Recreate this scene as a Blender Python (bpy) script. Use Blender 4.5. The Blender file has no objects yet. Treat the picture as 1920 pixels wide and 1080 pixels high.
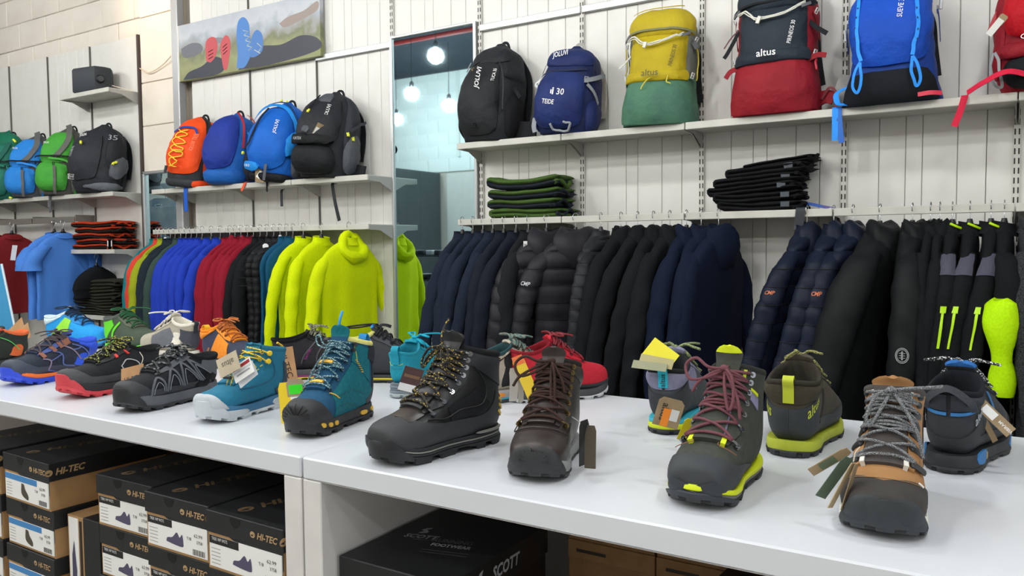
import bpy, math, random
import numpy as np
from mathutils import Matrix, Vector
random.seed(7); RN=np.random.RandomState(7)
C=bpy.context.scene.collection
PI=math.pi
# ---------------------------------------------------------------- camera
F_PX,YAW,PITCH,ROLL=1499.13,-0.561713,0.053972,-0.008493
ZC=1.255
_cy,_sy=math.cos(YAW),math.sin(YAW);_cp,_sp=math.cos(PITCH),math.sin(PITCH)
FW=np.array([_sy*_cp,_cy*_cp,-_sp]);_r=np.array([_cy,-_sy,0.]);_u=np.cross(_r,FW)
_cr,_sr=math.cos(ROLL),math.sin(ROLL)
RT=_cr*_r+_sr*_u;UP=-_sr*_r+_cr*_u
cd=bpy.data.cameras.new('camera');cam=bpy.data.objects.new('camera',cd);C.objects.link(cam)
cd.sensor_width=36;cd.lens=F_PX/1920*36;cd.clip_start=.05;cd.clip_end=60
M=Matrix(((RT[0],UP[0],-FW[0],0),(RT[1],UP[1],-FW[1],0),(RT[2],UP[2],-FW[2],ZC),(0,0,0,1)))
cam.matrix_world=M
bpy.context.scene.camera=cam
vs=bpy.context.scene.view_settings
bpy.context.scene.display_settings.display_device='sRGB'
vs.view_transform='Standard';vs.look='None';vs.gamma=1;vs.use_curve_mapping=False
vs.exposure=-0.50
w=bpy.data.worlds.new('world');bpy.context.scene.world=w;w.use_nodes=True
w.node_tree.nodes['Background'].inputs[0].default_value=(.75,.85,1,1);w.node_tree.nodes['Background'].inputs[1].default_value=.5
def area(name,loc,rot,sx,sy,power,col):
    l=bpy.data.lights.new(name,'AREA');l.shape='RECTANGLE';l.size=sx;l.size_y=sy;l.energy=power;l.color=col
    o=bpy.data.objects.new(name,l);C.objects.link(o);o.location=loc;o.rotation_euler=rot;return o
# the shop is lit by bare globe bulbs (built below); positions of those outside the frame, W per bulb
BULB_W=62;BULBS=[(x,1.75) for x in(-6.6,-4.9,-3.2,-1.5,.2)]+[(x,.55) for x in(-3.1,-1.3,.6)]+[(x,-.7) for x in(-3.5,-1.6,.3)]+[(x,-1.7) for x in(-4.6,-2.5,-.6,1.4)]
# cool fill light added on the right; no window is built there
area('cool_fill_light',(3.3,.2,1.9),(0,math.radians(90),0),2.2,4.0,40,(.80,.90,1.0))
def ray(x,y):
    return FW+(x-960)/F_PX*RT-(y-540)/F_PX*UP
def aty(x,y,Y):
    r=ray(x,y);p=r*(Y/r[1]);return np.array([p[0],p[1],p[2]+ZC])
def atz(x,y,z):
    r=ray(x,y);p=r*((z-ZC)/r[2]);return np.array([p[0],p[1],z])
# ---------------------------------------------------------------- materials
def lin(c):
    c=c.lstrip('#');v=[int(c[i:i+2],16)/255 for i in (0,2,4)]
    return [x/12.92 if x<=.04045 else ((x+.055)/1.055)**2.4 for x in v]
_M={}
def mat(c,rough=.6,kind='',metal=0,c2=None,sc=None,bump=None,emit=0,spec=.5,coat=0):
    k=(c,rough,kind,metal,c2,sc,bump,emit,spec,coat)
    if k in _M: return _M[k]
    m=bpy.data.materials.new('m_'+c.strip('#')+kind);m.use_nodes=True
    n=m.node_tree.nodes;L=m.node_tree.links;b=n['Principled BSDF']
    col=lin(c)+[1];b.inputs['Base Color'].default_value=col
    b.inputs['Roughness'].default_value=rough;b.inputs['Metallic'].default_value=metal
    b.inputs['Specular IOR Level'].default_value=spec*(.35 if kind in('fabric','nylon','melange','knit') else 1)
    if coat: b.inputs['Coat Weight'].default_value=coat;b.inputs['Coat Roughness'].default_value=.1
    if emit:
        b.inputs['Emission Color'].default_value=col;b.inputs['Emission Strength'].default_value=emit
    D={'fabric':(350,.25,.0006),'leather':(160,.35,.0008),'melange':(260,.3,.0008),'nylon':(28,.35,.004),'plaster':(9,.25,.006),
       'card':(60,.1,.0005),'rubber':(90,.25,.0004),'speck':(0,0,0),'puff':(30,.3,.004),'paint':(25,.08,.001),'worn':(14,.2,.002),'knit':(420,.5,.001)}
    if kind in D:
        s,st,di=D[kind]
        if sc: s=sc
        if bump is not None: st=bump
        tc=n.new('ShaderNodeTexCoord')
        if st:
            no=n.new('ShaderNodeTexNoise');no.inputs['Scale'].default_value=s;no.inputs['Detail'].default_value=4
            L.new(tc.outputs['Object'],no.inputs['Vector'])
            bp=n.new('ShaderNodeBump');bp.inputs['Strength'].default_value=st;bp.inputs['Distance'].default_value=di*4
            L.new(no.outputs['Fac'],bp.inputs['Height']);L.new(bp.outputs[0],b.inputs['Normal'])
            # gentle colour variation of the cloth / plaster itself
            mx=n.new('ShaderNodeMix');mx.data_type='RGBA'
            n2=n.new('ShaderNodeTexNoise');n2.inputs['Scale'].default_value=s*.35 if kind!='melange' else 240;n2.inputs['Detail'].default_value=3
            L.new(tc.outputs['Object'],n2.inputs['Vector'])
            cr=n.new('ShaderNodeMapRange');cr.inputs[1].default_value=.35;cr.inputs[2].default_value=.65
            L.new(n2.outputs['Fac'],cr.inputs[0]);L.new(cr.outputs[0],mx.inputs[0])
            k2=lin(c2)+[1] if c2 else [min(1,x*(1.12 if kind!='melange' else 1.7)+.002) for x in col[:3]]+[1]
            mx.inputs[6].default_value=col;mx.inputs[7].default_value=k2
            L.new(mx.outputs[2],b.inputs['Base Color'])
        if kind=='speck':
            vo=n.new('ShaderNodeTexNoise');vo.inputs['Scale'].default_value=sc or 260;vo.inputs['Detail'].default_value=0
            L.new(tc.outputs['Object'],vo.inputs['Vector'])
            gt=n.new('ShaderNodeMath');gt.operation='GREATER_THAN';gt.inputs[1].default_value=bump or .56
            L.new(vo.outputs['Fac'],gt.inputs[0])
            mx=n.new('ShaderNodeMix');mx.data_type='RGBA';mx.inputs[6].default_value=col;mx.inputs[7].default_value=lin(c2)+[1]
            L.new(gt.outputs[0],mx.inputs[0]);L.new(mx.outputs[2],b.inputs['Base Color'])
    _M[k]=m;return m
# ---------------------------------------------------------------- mesh helpers
def mkmesh(name,V,F,m,smooth=True,ang=40,idx=None):
    me=bpy.data.meshes.new(name)
    V=np.asarray(V,float)
    me.from_pydata(V.tolist(),[],[tuple(map(int,f)) for f in F]);me.validate(verbose=False);me.update()
    ms=m if isinstance(m,(list,tuple)) else [m]
    for q in ms: me.materials.append(q)
    if idx is not None: me.polygons.foreach_set('material_index',np.asarray(idx,dtype=np.int32)[:len(me.polygons)])
    if smooth:
        me.polygons.foreach_set('use_smooth',[True]*len(me.polygons))
        if ang<179: me.set_sharp_from_angle(angle=math.radians(ang))
    return me
def link(name,me,parent=None):
    o=bpy.data.objects.new(name,me);C.objects.link(o)
    if parent is not None:o.parent=parent
    return o
def mk(name,V,F,m,parent=None,smooth=True,ang=40,idx=None):
    return link(name,mkmesh(name,V,F,m,smooth,ang,idx),parent)
def thing(name,label,cat,loc=(0,0,0),rot=(0,0,0),group=None):
    o=bpy.data.objects.new(name,None);C.objects.link(o);o.empty_display_size=.05
    o.location=Vector([float(v) for v in loc]);o.rotation_euler=rot
    tag(o,label,cat,group);return o
def tag(o,label=None,cat=None,group=None,kind=None):
    if label:o['label']=label
    if cat:o['category']=cat
    if group:o['group']=group
    if kind:o['kind']=kind
    return o
def struct(o): o['kind']='structure';return o
class MB:
    def __init__(s): s.V=[];s.F=[];s.n=0;s.I=[]
    def add(s,V,F,i=0):
        V=np.asarray(V,float).reshape(-1,3);s.V.append(V)
        for f in F: s.F.append(tuple(int(x)+s.n for x in f));s.I.append(i)
        s.n+=len(V);return s
    def build(s,name,m,parent=None,smooth=False,ang=40):
        return mk(name,np.vstack(s.V),s.F,m,parent,smooth,ang,s.I if isinstance(m,list) else None)
    def box(s,x0,x1,y0,y1,z0,z1,i=0,M=None):
        V=np.array([(x,y,z) for x in(x0,x1) for y in(y0,y1) for z in(z0,z1)],float)
        if M is not None: V=V@np.array(M)[:3,:3].T+np.array(M)[:3,3]
        return s.add(V,[(0,1,3,2),(4,6,7,5),(0,4,5,1),(2,3,7,6),(0,2,6,4),(1,5,7,3)],i)
    def bbox(s,x0,x1,y0,y1,z0,z1,b=.003,i=0,M=None): # bevelled box (chamfered)
        V=[];idx={}
        X=(x0,x1);Y=(y0,y1);Z=(z0,z1);b=min(b,abs(x1-x0)*.45,abs(y1-y0)*.45,abs(z1-z0)*.45)
        for a in(0,1):
            for c in(0,1):
                for d in(0,1):
                    sx,sy,sz=(1-2*a)*b,(1-2*c)*b,(1-2*d)*b
                    for k in range(3):
                        p=[X[a]+sx,Y[c]+sy,Z[d]+sz];p[k]=(X[a],Y[c],Z[d])[k]
                        idx[(a,c,d,k)]=len(V);V.append(p)
        Fc=[]
        def g(*t): return idx[t]
        for a in(0,1):
            q=[g(a,0,0,0),g(a,1,0,0),g(a,1,1,0),g(a,0,1,0)];Fc.append(q if a else q[::-1])
            q=[g(0,a,0,1),g(0,a,1,1),g(1,a,1,1),g(1,a,0,1)];Fc.append(q if a else q[::-1])
            q=[g(0,0,a,2),g(1,0,a,2),g(1,1,a,2),g(0,1,a,2)];Fc.append(q if a else q[::-1])
        for a in(0,1):
            for c in(0,1):
                Fc+= [[g(a,c,0,0),g(a,c,1,0),g(a,c,1,1),g(a,c,0,1)],[g(a,0,c,0),g(a,1,c,0),g(a,1,c,2),g(a,0,c,2)],[g(0,a,c,1),g(1,a,c,1),g(1,a,c,2),g(0,a,c,2)]]
                for d in(0,1): Fc.append([g(a,c,d,0),g(a,c,d,1),g(a,c,d,2)])
        V=np.array(V,float);cen=V.mean(0);out=[]
        for f in Fc:
            P=V[list(f)];nn=np.cross(P[1]-P[0],P[2]-P[0])
            out.append(f if nn@(P.mean(0)-cen)>0 else f[::-1])
        if M is not None: V=V@np.array(M)[:3,:3].T+np.array(M)[:3,3]
        return s.add(V,out,i)
    def tube(s,P,r,n=6,i=0,caps=True,flat=1.0,up=None):
        P=np.asarray(P,float);N=len(P);T=np.gradient(P,axis=0);T/=np.linalg.norm(T,axis=1)[:,None]+1e-12
        r=np.broadcast_to(np.asarray(r,float),(N,))
        a=np.array([0,0,1.]) if up is None else np.asarray(up,float)
        if a.ndim==1:
            if up is None and abs(T[0]@a)>.9:a=np.array([1.,0,0])
            A=np.zeros((N,3));u=a-T[0]*(T[0]@a);u/=np.linalg.norm(u)
            for k in range(N):
                u=u-T[k]*(T[k]@u);u/=np.linalg.norm(u)+1e-12;A[k]=u
        else: A=a-T*(np.sum(a*T,1))[:,None];A/=np.linalg.norm(A,axis=1)[:,None]+1e-12
        B=np.cross(T,A);th=np.arange(n)*2*PI/n
        V=(P[:,None,:]+r[:,None,None]*(A[:,None,:]*np.cos(th)[None,:,None]*flat+B[:,None,:]*np.sin(th)[None,:,None])).reshape(-1,3)
        F=[(k*n+j,k*n+(j+1)%n,(k+1)*n+(j+1)%n,(k+1)*n+j) for k in range(N-1) for j in range(n)]
        if caps: F+=[tuple(range(n))[::-1],tuple((N-1)*n+j for j in range(n))]
        return s.add(V,F,i)
    def ribbon(s,P,Nrm,w,th,i=0):
        P=np.asarray(P,float);N=len(P);T=np.gradient(P,axis=0);T/=np.linalg.norm(T,axis=1)[:,None]+1e-12
        Nn=np.broadcast_to(np.asarray(Nrm,float),(N,3));Bn=np.cross(T,Nn);Bn/=np.linalg.norm(Bn,axis=1)[:,None]+1e-12
        Nn=np.cross(Bn,T);w=np.broadcast_to(np.asarray(w,float),(N,))[:,None]
        V=np.stack([P-Bn*w/2-Nn*th/2,P+Bn*w/2-Nn*th/2,P+Bn*w/2+Nn*th/2,P-Bn*w/2+Nn*th/2],1).reshape(-1,3)
        F=[(k*4+j,k*4+(j+1)%4,(k+1)*4+(j+1)%4,(k+1)*4+j) for k in range(N-1) for j in range(4)]+[(3,2,1,0),tuple((N-1)*4+j for j in range(4))]
        return s.add(V,F,i)
    def grid(s,G,wrap=False,i=0,flip=False):
        nu,nv=G.shape[:2];F=[]
        for u in range(nu-1):
            for v in range(nv if wrap else nv-1):
                a,b,c,d=u*nv+v,u*nv+(v+1)%nv,(u+1)*nv+(v+1)%nv,(u+1)*nv+v
                F.append((a,d,c,b) if flip else (a,b,c,d))
        return s.add(G.reshape(-1,3),F,i)
    def cushion(s,G,th,i=0,p=4):
        """like slab, but the thickness rounds off towards all edges (folded cloth)"""
        nu,nv=G.shape[:2];u=np.linspace(-1,1,nu)[:,None];v=np.linspace(-1,1,nv)[None]
        t=th*np.sqrt(np.maximum(1-np.abs(v)**p,.02))*np.sqrt(np.maximum(1-np.abs(u)**(p*6),.05))
        du=np.gradient(G,axis=0);dv=np.gradient(G,axis=1);n=np.cross(du,dv);n/=np.linalg.norm(n,axis=2)[:,:,None]+1e-12
        A=G+n*t[...,None]/2;B=G-n*t[...,None]/2;k=nu*nv;q=MB().slab(G,th);V=np.vstack([A.reshape(-1,3),B.reshape(-1,3)])
        return s.add(V,q.F,i)
    def slab(s,G,th,i=0):
        """closed sheet of thickness th around grid G"""
        nu,nv=G.shape[:2];du=np.gradient(G,axis=0);dv=np.gradient(G,axis=1);n=np.cross(du,dv);n/=np.linalg.norm(n,axis=2)[:,:,None]+1e-12
        A=G+n*th/2;B=G-n*th/2;k=nu*nv
        F=[]
        for u in range(nu-1):
            for v in range(nv-1):
                a,b,c,d=u*nv+v,u*nv+v+1,(u+1)*nv+v+1,(u+1)*nv+v
                F+=[(a,d,c,b),(a+k,b+k,c+k,d+k)]
        for u in range(nu-1):
            a,d=u*nv,(u+1)*nv;F.append((a,a+k,d+k,d));a,d=u*nv+nv-1,(u+1)*nv+nv-1;F.append((a,d,d+k,a+k))
        for v in range(nv-1):
            a,b=v,v+1;F.append((a,b,b+k,a+k));a,b=(nu-1)*nv+v,(nu-1)*nv+v+1;F.append((a,a+k,b+k,b))
        return s.add(np.vstack([A.reshape(-1,3),B.reshape(-1,3)]),F,i)
def sm(P,n=8):
    """Catmull-Rom through control points"""
    P=np.asarray(P,float);Q=np.vstack([2*P[0]-P[1],P,2*P[-1]-P[-2]]);out=[]
    for i in range(len(P)-1):
        t=np.linspace(0,1,n,endpoint=False)[:,None];a,b,c,d=Q[i],Q[i+1],Q[i+2],Q[i+3]
        out.append(.5*((2*b)+(-a+c)*t+(2*a-5*b+4*c-d)*t*t+(-a+3*b-3*c+d)*t**3))
    return np.vstack(out+[P[-1:]])
def crom(K,t):
    """smooth interpolation of knot table K (n,c) at float index t (any shape)"""
    K=np.asarray(K,float);t=np.clip(np.asarray(t,float),0,len(K)-1-1e-9);i=np.floor(t).astype(int);f=(t-i)[...,None]
    g=lambda j:K[np.clip(j,0,len(K)-1)]
    a,b,c,d=g(i-1),g(i),g(i+1),g(i+2)
    return .5*((2*b)+(-a+c)*f+(2*a-5*b+4*c-d)*f*f+(-a+3*b-3*c+d)*f**3)
def noise3(P,s,seed=0):
    P=np.asarray(P)*s;o=0
    rs=np.random.RandomState(seed)
    for k in range(5):
        d=rs.normal(size=3);d/=np.linalg.norm(d);f=1+.7*k;o=o+np.sin((P@d)*f+rs.rand()*6.28+1.5*np.sin((P@np.roll(d,1))*f*.7+rs.rand()*6.28))/(1+.5*k)
    return o/2.5
_T={}
def textverts(s,size=1.,bold=.0,shear=0,extr=.0,align='CENTER'):
    k=(s,bold,shear,align)
    if k not in _T:
        cu=bpy.data.curves.new('txt','FONT');cu.body=s;cu.size=1;cu.offset=bold;cu.shear=shear;cu.align_x=align;cu.align_y='CENTER';cu.resolution_u=2
        o=bpy.data.objects.new('txt',cu);C.objects.link(o)
        dg=bpy.context.evaluated_depsgraph_get();me=o.evaluated_get(dg).to_mesh()
        V=np.array([v.co[:] for v in me.vertices]).reshape(-1,3);F=[tuple(p.vertices) for p in me.polygons]
        o.evaluated_get(dg).to_mesh_clear();bpy.data.objects.remove(o);bpy.data.curves.remove(cu)
        if len(V): V[:,1]-=(V[:,1].max()+V[:,1].min())/2
        _T[k]=(V,F)
    V,F=_T[k];return V.copy()*size,F
def flattext(name,s,size,Mx,m,parent=None,bold=.0,shear=0,align='CENTER',fit=None):
    V,F=textverts(s,size,bold,shear,align=align)
    if fit is not None and len(V): V[:,0]*=fit/(V[:,0].max()-V[:,0].min())
    V=V@np.array(Mx)[:3,:3].T+np.array(Mx)[:3,3]
    return mk(name,V,F,m,parent,smooth=False)
def frame(o,x,y):
    """4x4 with origin o, x axis, y axis (orthonormalised)"""
    x=np.asarray(x,float);x/=np.linalg.norm(x);z=np.cross(x,y);z/=np.linalg.norm(z);y=np.cross(z,x)
    Mx=np.eye(4);Mx[:3,0]=x;Mx[:3,1]=y;Mx[:3,2]=z;Mx[:3,3]=o;return Mx
def tolocal(root,Mx):
    R=Matrix.Translation(root.location)@root.rotation_euler.to_matrix().to_4x4()
    return np.array(R.inverted())@np.asarray(Mx)
# ---------------------------------------------------------------- room
YW=3.545;BAY=.6;X0=-3.603
UX=[round(X0+BAY*k,3) for k in range(-6,9)]   # upright positions, UX[k+6]
def ux(k): return X0+BAY*k
XL,XR,YR,ZCEIL=-11.,3.6,-2.95,3.9
m_block=mat('#d9d2c8',.85,'plaster',c2='#cfc7bc');m_joint=mat('#b9b2a8',.9);m_dark=mat('#20242b',.8)
m_board=mat('#d3d2ce',.45,'paint',c2='#cfcdc8');m_metal=mat('#a9a8a4',.45,metal=.0);m_alu=mat('#b4b6b6',.35,metal=.6)
m_shelf=mat('#bcbab2',.5,'paint');m_slot=mat('#2a2523',.8)
floor=struct(MB().box(XL,XR,YR,YW+.2,-.1,0).build('floor',mat('#8f8d88',.35,'paint')))
# floor tiles of the aisle are hidden by the tables; the ceiling shows in the mirror
struct(MB().box(XL,XR,YR,YW+.2,ZCEIL,ZCEIL+.1).build('ceiling',mat('#1f2a38',.9,'plaster',c2='#1a2430')))
wb=struct(MB().box(XL,XR,YW+.05,YW+.2,0,ZCEIL).build('wall_back',m_joint))
wf=struct(MB().box(XL,XR,YR-.2,YR,0,ZCEIL).build('wall_front',m_joint))
struct(MB().box(XL-.2,XL,YR-.2,YW+.2,0,ZCEIL).build('wall_left',mat('#d9d4cc',.8,'plaster')))
wr=struct(MB().box(XR,XR+.2,YR-.2,YW+.2,0,ZCEIL).build('wall_right',mat('#d9d4cc',.8,'plaster')))
# concrete blocks: one shared mesh
bm=mkmesh('block',np.vstack([q for q in MB().bbox(-.1965,.1965,-.012,.012,-.1045,.1045,.006).V]),MB().bbox(-.1965,.1965,-.012,.012,-.1045,.1045,.006).F,m_block,smooth=False)
m_bw=mat('#e3e9e8',.8,'plaster',c2='#dbe2e1')
bm2=bm.copy();bm2.materials[0]=m_bw
def blockrow(parent,x0,x1,z,y,off,bm=bm):
    x=x0+off-.4
    while x<x1:
        if x+.2>x0 and x<x1+.1:
            o=bpy.data.objects.new('block',bm);C.objects.link(o);o.parent=parent;o.location=(x+.2+RN.normal()*.001,y+RN.normal()*.0015,z);o.rotation_euler=(RN.normal()*.002,0,RN.normal()*.003)
        x+=.4
for i in range(6): blockrow(wb,-8.6,-5.38,2.826+.212*i-.003,YW+.040,.2*(i%2)+.1)
for i in range(8): blockrow(wf,-10.6,-6.2,2.48+.2*i-.06 if False else 2.49+.2*i,YR+.012,.2*(i%2),bm2)
# pillar with large plaster blocks between the two panelled runs
pil=struct(MB().box(-5.375,-4.93,YW-.002,YW+.06,0,ZCEIL).build('trim_1',mat('#dccfbd',.8,'plaster',c2='#d6c8b6')))
mpb=mat('#dfd6ca',.75,'plaster',c2='#d8cec1')
for z0,z1 in((1.8,2.13),(2.134,2.437),(2.443,2.9),(2.906,3.5)):
    MB().bbox(-5.372,-4.935,YW-.014,YW,z0,z1,.004).build('block',mpb,pil)
# cream/white boards of the panelling: one mesh per width, each board an object
gro=[0,.217,.378,.477,.678,.838,1]
_bd={}
def board(parent,x0,x1,z0,z1,m=None,y=YW):
    m=m or m_board;k=(round(x1-x0,3),round(z1-z0,3),m.name)
    if k not in _bd:
        q=MB().bbox(-(x1-x0)/2+.0008,(x1-x0)/2-.0008,-.012,0,0,z1-z0,.0022);_bd[k]=mkmesh('board',np.vstack(q.V),q.F,m,smooth=False)
    o=bpy.data.objects.new('board',_bd[k]);C.objects.link(o);o.parent=parent;o.location=((x0+x1)/2,y+RN.rand()*.0008,z0)
pan=[]
for k in range(-6,9):
    if k in(-3,): continue   # pillar
    zt=2.79 if k<-3 else 3.7
    x0=ux(k)+(.16 if k==-3 else 0);x1=ux(k+1)
    if x1>XR: break
    if k==-2: x0=ux(k)+.0
    zb=0.3
    if k<-3 and k!=-5: cuts=[0,1]
    else: cuts=gro
    for a,b in zip(cuts[:-1],cuts[1:]):
        xa,xb=x0+(x1-x0)*a,x0+(x1-x0)*b
        if k<-3: board(wb,xa,xb,zb,zt)
        else: board(wb,xa,xb,zb,2.39);board(wb,xa,xb,2.392,zt)
board(wb,-8.4,ux(-6),.3,2.79);board(wb,ux(-3)-.0+.0,ux(-3)+.03,.3,2.79) if False else None
# metal trim rail under the upper boards
for k in list(range(0,1))+[2,3,4,5,6,7]:
    struct(MB().bbox(ux(k)+.004,ux(k+1)-.004,YW-.034,YW-.012,2.372,2.406,.003).build('trim_2',m_alu))
# slotted uprights
def upright(k,z0,z1,label,x=None,wd=.026):
    thin=k in(-6,-5,-4,-1,0);wd=.006 if thin else .024
    x=ux(k) if x is None else x
    t=thing('shelving_upright',label,'upright',(x,YW-.012,z0))
    MB().bbox(-wd/2,wd/2,-.014,0,0,z1-z0,.002).build('post',mat('#55504c' if thin else '#c3c1bb',.5),t)
    if thin:return
    s=MB();z=.05
    while z<z1-z0-.05:
        for sx in(-.0066,.0066): s.box(sx-.0024,sx+.0024,-.0146,-.0138,z,z+.022)
        z+=.036
    o=s.build('slots',m_slot,t);o['kind']='stuff'
nm={-6:'at the far left edge of the picture above the green backpacks',-5:'left of the black speaker above the far left backpacks',-4:'directly behind the black speaker',-1:'under the walking-shoes poster behind the orange and navy backpacks',0:'just right of the walking-shoes poster',
    1:'running along the left frame of the tall mirror',2:'running along the right frame of the tall mirror',3:'behind the navy backpack',4:'between the yellow and the red and charcoal backpacks',5:'left of the bright blue backpack',6:'left of the bright red backpack at the right edge'}
for k,s in nm.items(): upright(k,.3,2.79 if k<-3 else 3.7,'narrow wall upright '+s)
# steel column left of the poster
t=thing('steel_column','plain grey steel column standing at the left edge of the walking-shoes poster','column',(-4.905,YW-.03,0))
MB().bbox(-.045,.025,-.03,.03,0,ZCEIL-.01,.006).build('column_shaft',mat('#a7a8aa',.4,metal=.3),t)
MB().bbox(-.055,.035,-.04,.04,0,.012,.003).build('foot_plate',mat('#a7a8aa',.4,metal=.3),t)
# side panel edge right of the far left run
t=thing('end_panel','narrow dark gap strip closing the far left wall panelling beside the pillar','strip',(-5.385,YW-.02,.3))
MB().bbox(-.008,.008,-.012,.012,0,2.49,.002).build('strip_profile',mat('#4a3f3c',.8),t)
# rear part of the shop, seen only in the mirror
for x in np.arange(-7.45,-5.2,.3): board(wf,x,x+.3,0,2.36,m_board,YR+.012)
t=thing('dark_partition','dark grey panelled partition reflected in the tall mirror','partition',(-7.6,-1.9,0))
for i in range(4): MB().bbox(-.06,.06,-1.0+.5*i+.002,-.5+.5*i-.002,0,2.37,.004).build('panel',mat('#3b4345',.6,'paint'),t)
red=MB().tube([(XL+.3,-.75,3.77),(XR-.3,-.75,3.77)],.03,10).build('sprinkler_pipe',mat('#8c2a2a',.5),smooth=True);tag(red,'red pipe running under the dark ceiling, reflected in the mirror','pipe')
for i,(x,y) in enumerate([(-7.2,YR+.05),(-5.9,YR+.05)]):
    MB().box(x-.02,x+.02,y-.03,y+.01,2.6,3.88).build('conduit',mat('#d5dad8',.5),wf)
q=MB().box(-6.1,-5.8,YR+.02,YR+.1,2.85,3.1);q.build('junction_box',mat('#d5dad8',.5),wf)
# pendant bulbs
def bulb(x,y,z,label):
    t=thing('pendant_bulb',label,'pendant lamp',(x,y,z),group='bare globe bulbs hanging from the ceiling')
    MB().tube([(0,0,.13),(0,0,ZCEIL-z)],.004,6).build('cord',mat('#15171a',.6),t)
    MB().tube([(0,0,.055),(0,0,.075),(0,0,.13),(0,0,.15)],[.022,.028,.026,.008],12).build('socket',mat('#20242a',.5),t,True)
    th=np.linspace(0,PI,9);G=np.array([[(.068*math.sin(a)*math.cos(b),.068*math.sin(a)*math.sin(b),.068*math.cos(a)) for b in np.arange(14)*2*PI/14] for a in th])
    MB().grid(G,True,flip=True).build('globe',mat('#fafbf8',.4,emit=BULB_W/(4*PI*PI*.068**2)),t,True,180)
bl=[(-4.93,.59,3.14,'large globe bulb highest in the tall mirror'),(-6.22,-.61,3.09,'globe bulb second from the top in the tall mirror'),(-6.33,-1.51,3.09,'small globe bulb at the right in the tall mirror'),(-7.65,-2.01,3.09,'lowest globe bulb at the left edge of the tall mirror')]
for b in bl: bulb(*b)
for x,y in BULBS: bulb(x,y,3.12,'bare globe bulb hanging above the shop floor outside the frame')
t=thing('warm_fill_spot','unseen warm spotlight added to tint the plaster pillar','spotlight',(-5.2,2.95,3.55))  # lamp out of frame, added to warm the pillar and upper-left wall
MB().tube([(0,0,0),(0,0,.12)],[.045,.03],14).build('lamp_head',mat('#d8d8d8',.5),t,True);MB().tube([(0,0,.12),(0,0,.349)],.008,8).build('lamp_stem',mat('#d8d8d8',.5),t)
l=bpy.data.lights.new('warm_fill_light','SPOT');l.energy=60;l.color=(1,.72,.42);l.spot_size=1.5;l.spot_blend=.8;l.shadow_soft_size=.03;o=bpy.data.objects.new('warm_fill_light',l);C.objects.link(o);o.location=(-5.2,2.95,3.54);o.rotation_euler=(math.radians(62),0,0)
# mirrors
m_mir=mat('#c6e2e8',.02,metal=1)
t=thing('wall_mirror','tall mirror with thin silver frame between the two clothes racks','mirror',(-2.716,YW-.02,1.3))
hw=.296;zh=1.13
MB().box(-hw+.01,hw-.01,-.008,-.004,-zh+.012,zh-.012).build('mirror_glass',m_mir,t)
f=MB();f.bbox(-hw,-hw+.018,-.02,.005,-zh,zh,.003);f.bbox(hw-.018,hw,-.02,.005,-zh,zh,.003)
f.bbox(-hw+.018,hw-.018,-.02,.005,zh-.014,zh,.003);f.bbox(-hw+.018,hw-.018,-.02,.005,-zh,-zh+.014,.003);f.build('mirror_frame',m_alu,t)
t=thing('wall_mirror','small mirror with pale frame beside the far left shelves showing mountain poster','mirror',(-5.155,YW-.02,.95))
hw,zh=.195,.85
MB().box(-hw+.01,hw-.01,-.008,-.004,-zh,zh-.012).build('mirror_glass',m_mir,t)
f=MB();f.bbox(-hw,-hw+.02,-.03,.005,-zh,zh,.003);f.bbox(hw-.02,hw,-.02,.005,-zh,zh,.003);f.bbox(-hw,hw,-.03,.005,zh-.016,zh+.004,.003);f.build('mirror_frame',m_alu,t)
# mountain poster standing in the shop, seen in the small mirror
m_sky=mat('#7fa3c6',.7,'plaster',c2='#eef2f6',sc=7,bump=.02)
t=thing('mountain_poster','blue mountain sky poster with white animal emblem, reflected in the small mirror','poster',(-7.15,2.05,1.25))
MB().bbox(-.36,.36,0,.02,-.5,.42,.003).build('poster_board',m_sky,t)

# accessories stand reflected at the lower left of the tall mirror
t=thing('accessory_stand','black wire accessories stand reflected low in the tall mirror','stand',(-4.42,1.45,0))
for i,z in enumerate((.35,.65,.95,1.16)):
    MB().bbox(-.28,.28,-.16,.16,z,z+.012,.002).build('wire_shelf',mat('#17181a',.5),t)
    for k in range(6): MB().bbox(-.26+.09*k,-.19+.09*k,-.12,.12,z+.013,z+.055,.006).build('small_pack',mat(['#2a2c30','#b9bcbe','#34363a'][(i+k)%3],.6),t)
for a in(-.27,.27):
    for b_ in(-.15,.15): MB().tube([(a,b_,0),(a,b_,1.2)],.008,8).build('upright_tube',mat('#17181a',.5),t,True)
t=thing('knit_hat','beige mottled fur hat on the accessories stand, reflected in the tall mirror','hat',(-4.50,1.45,1.228))
th=np.linspace(0,PI*.56,12);q=np.arange(24)*2*PI/24
G=np.array([[(.085*math.sin(a)*math.cos(b),.085*math.sin(a)*math.sin(b),.012+.10*math.cos(a)) for b in q] for a in th]);G+=(noise3(G,60,3)*.005)[...,None]
G[...,2]-=G[-1,:,2].min();b=MB().grid(G,True,flip=True);b.F.append(tuple(11*24+j for j in range(24)));b.I.append(0);b.build('crown',mat('#a39a82',.95,'fabric',c2='#6d6650',sc=60),t,True)
b=MB().tube([(math.cos(a)*.085,math.sin(a)*.085,.014) for a in np.linspace(0,2*PI,25)],.013,8,caps=False);b.build('brim',mat('#8f876f',.95,'fabric'),t,True)
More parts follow.
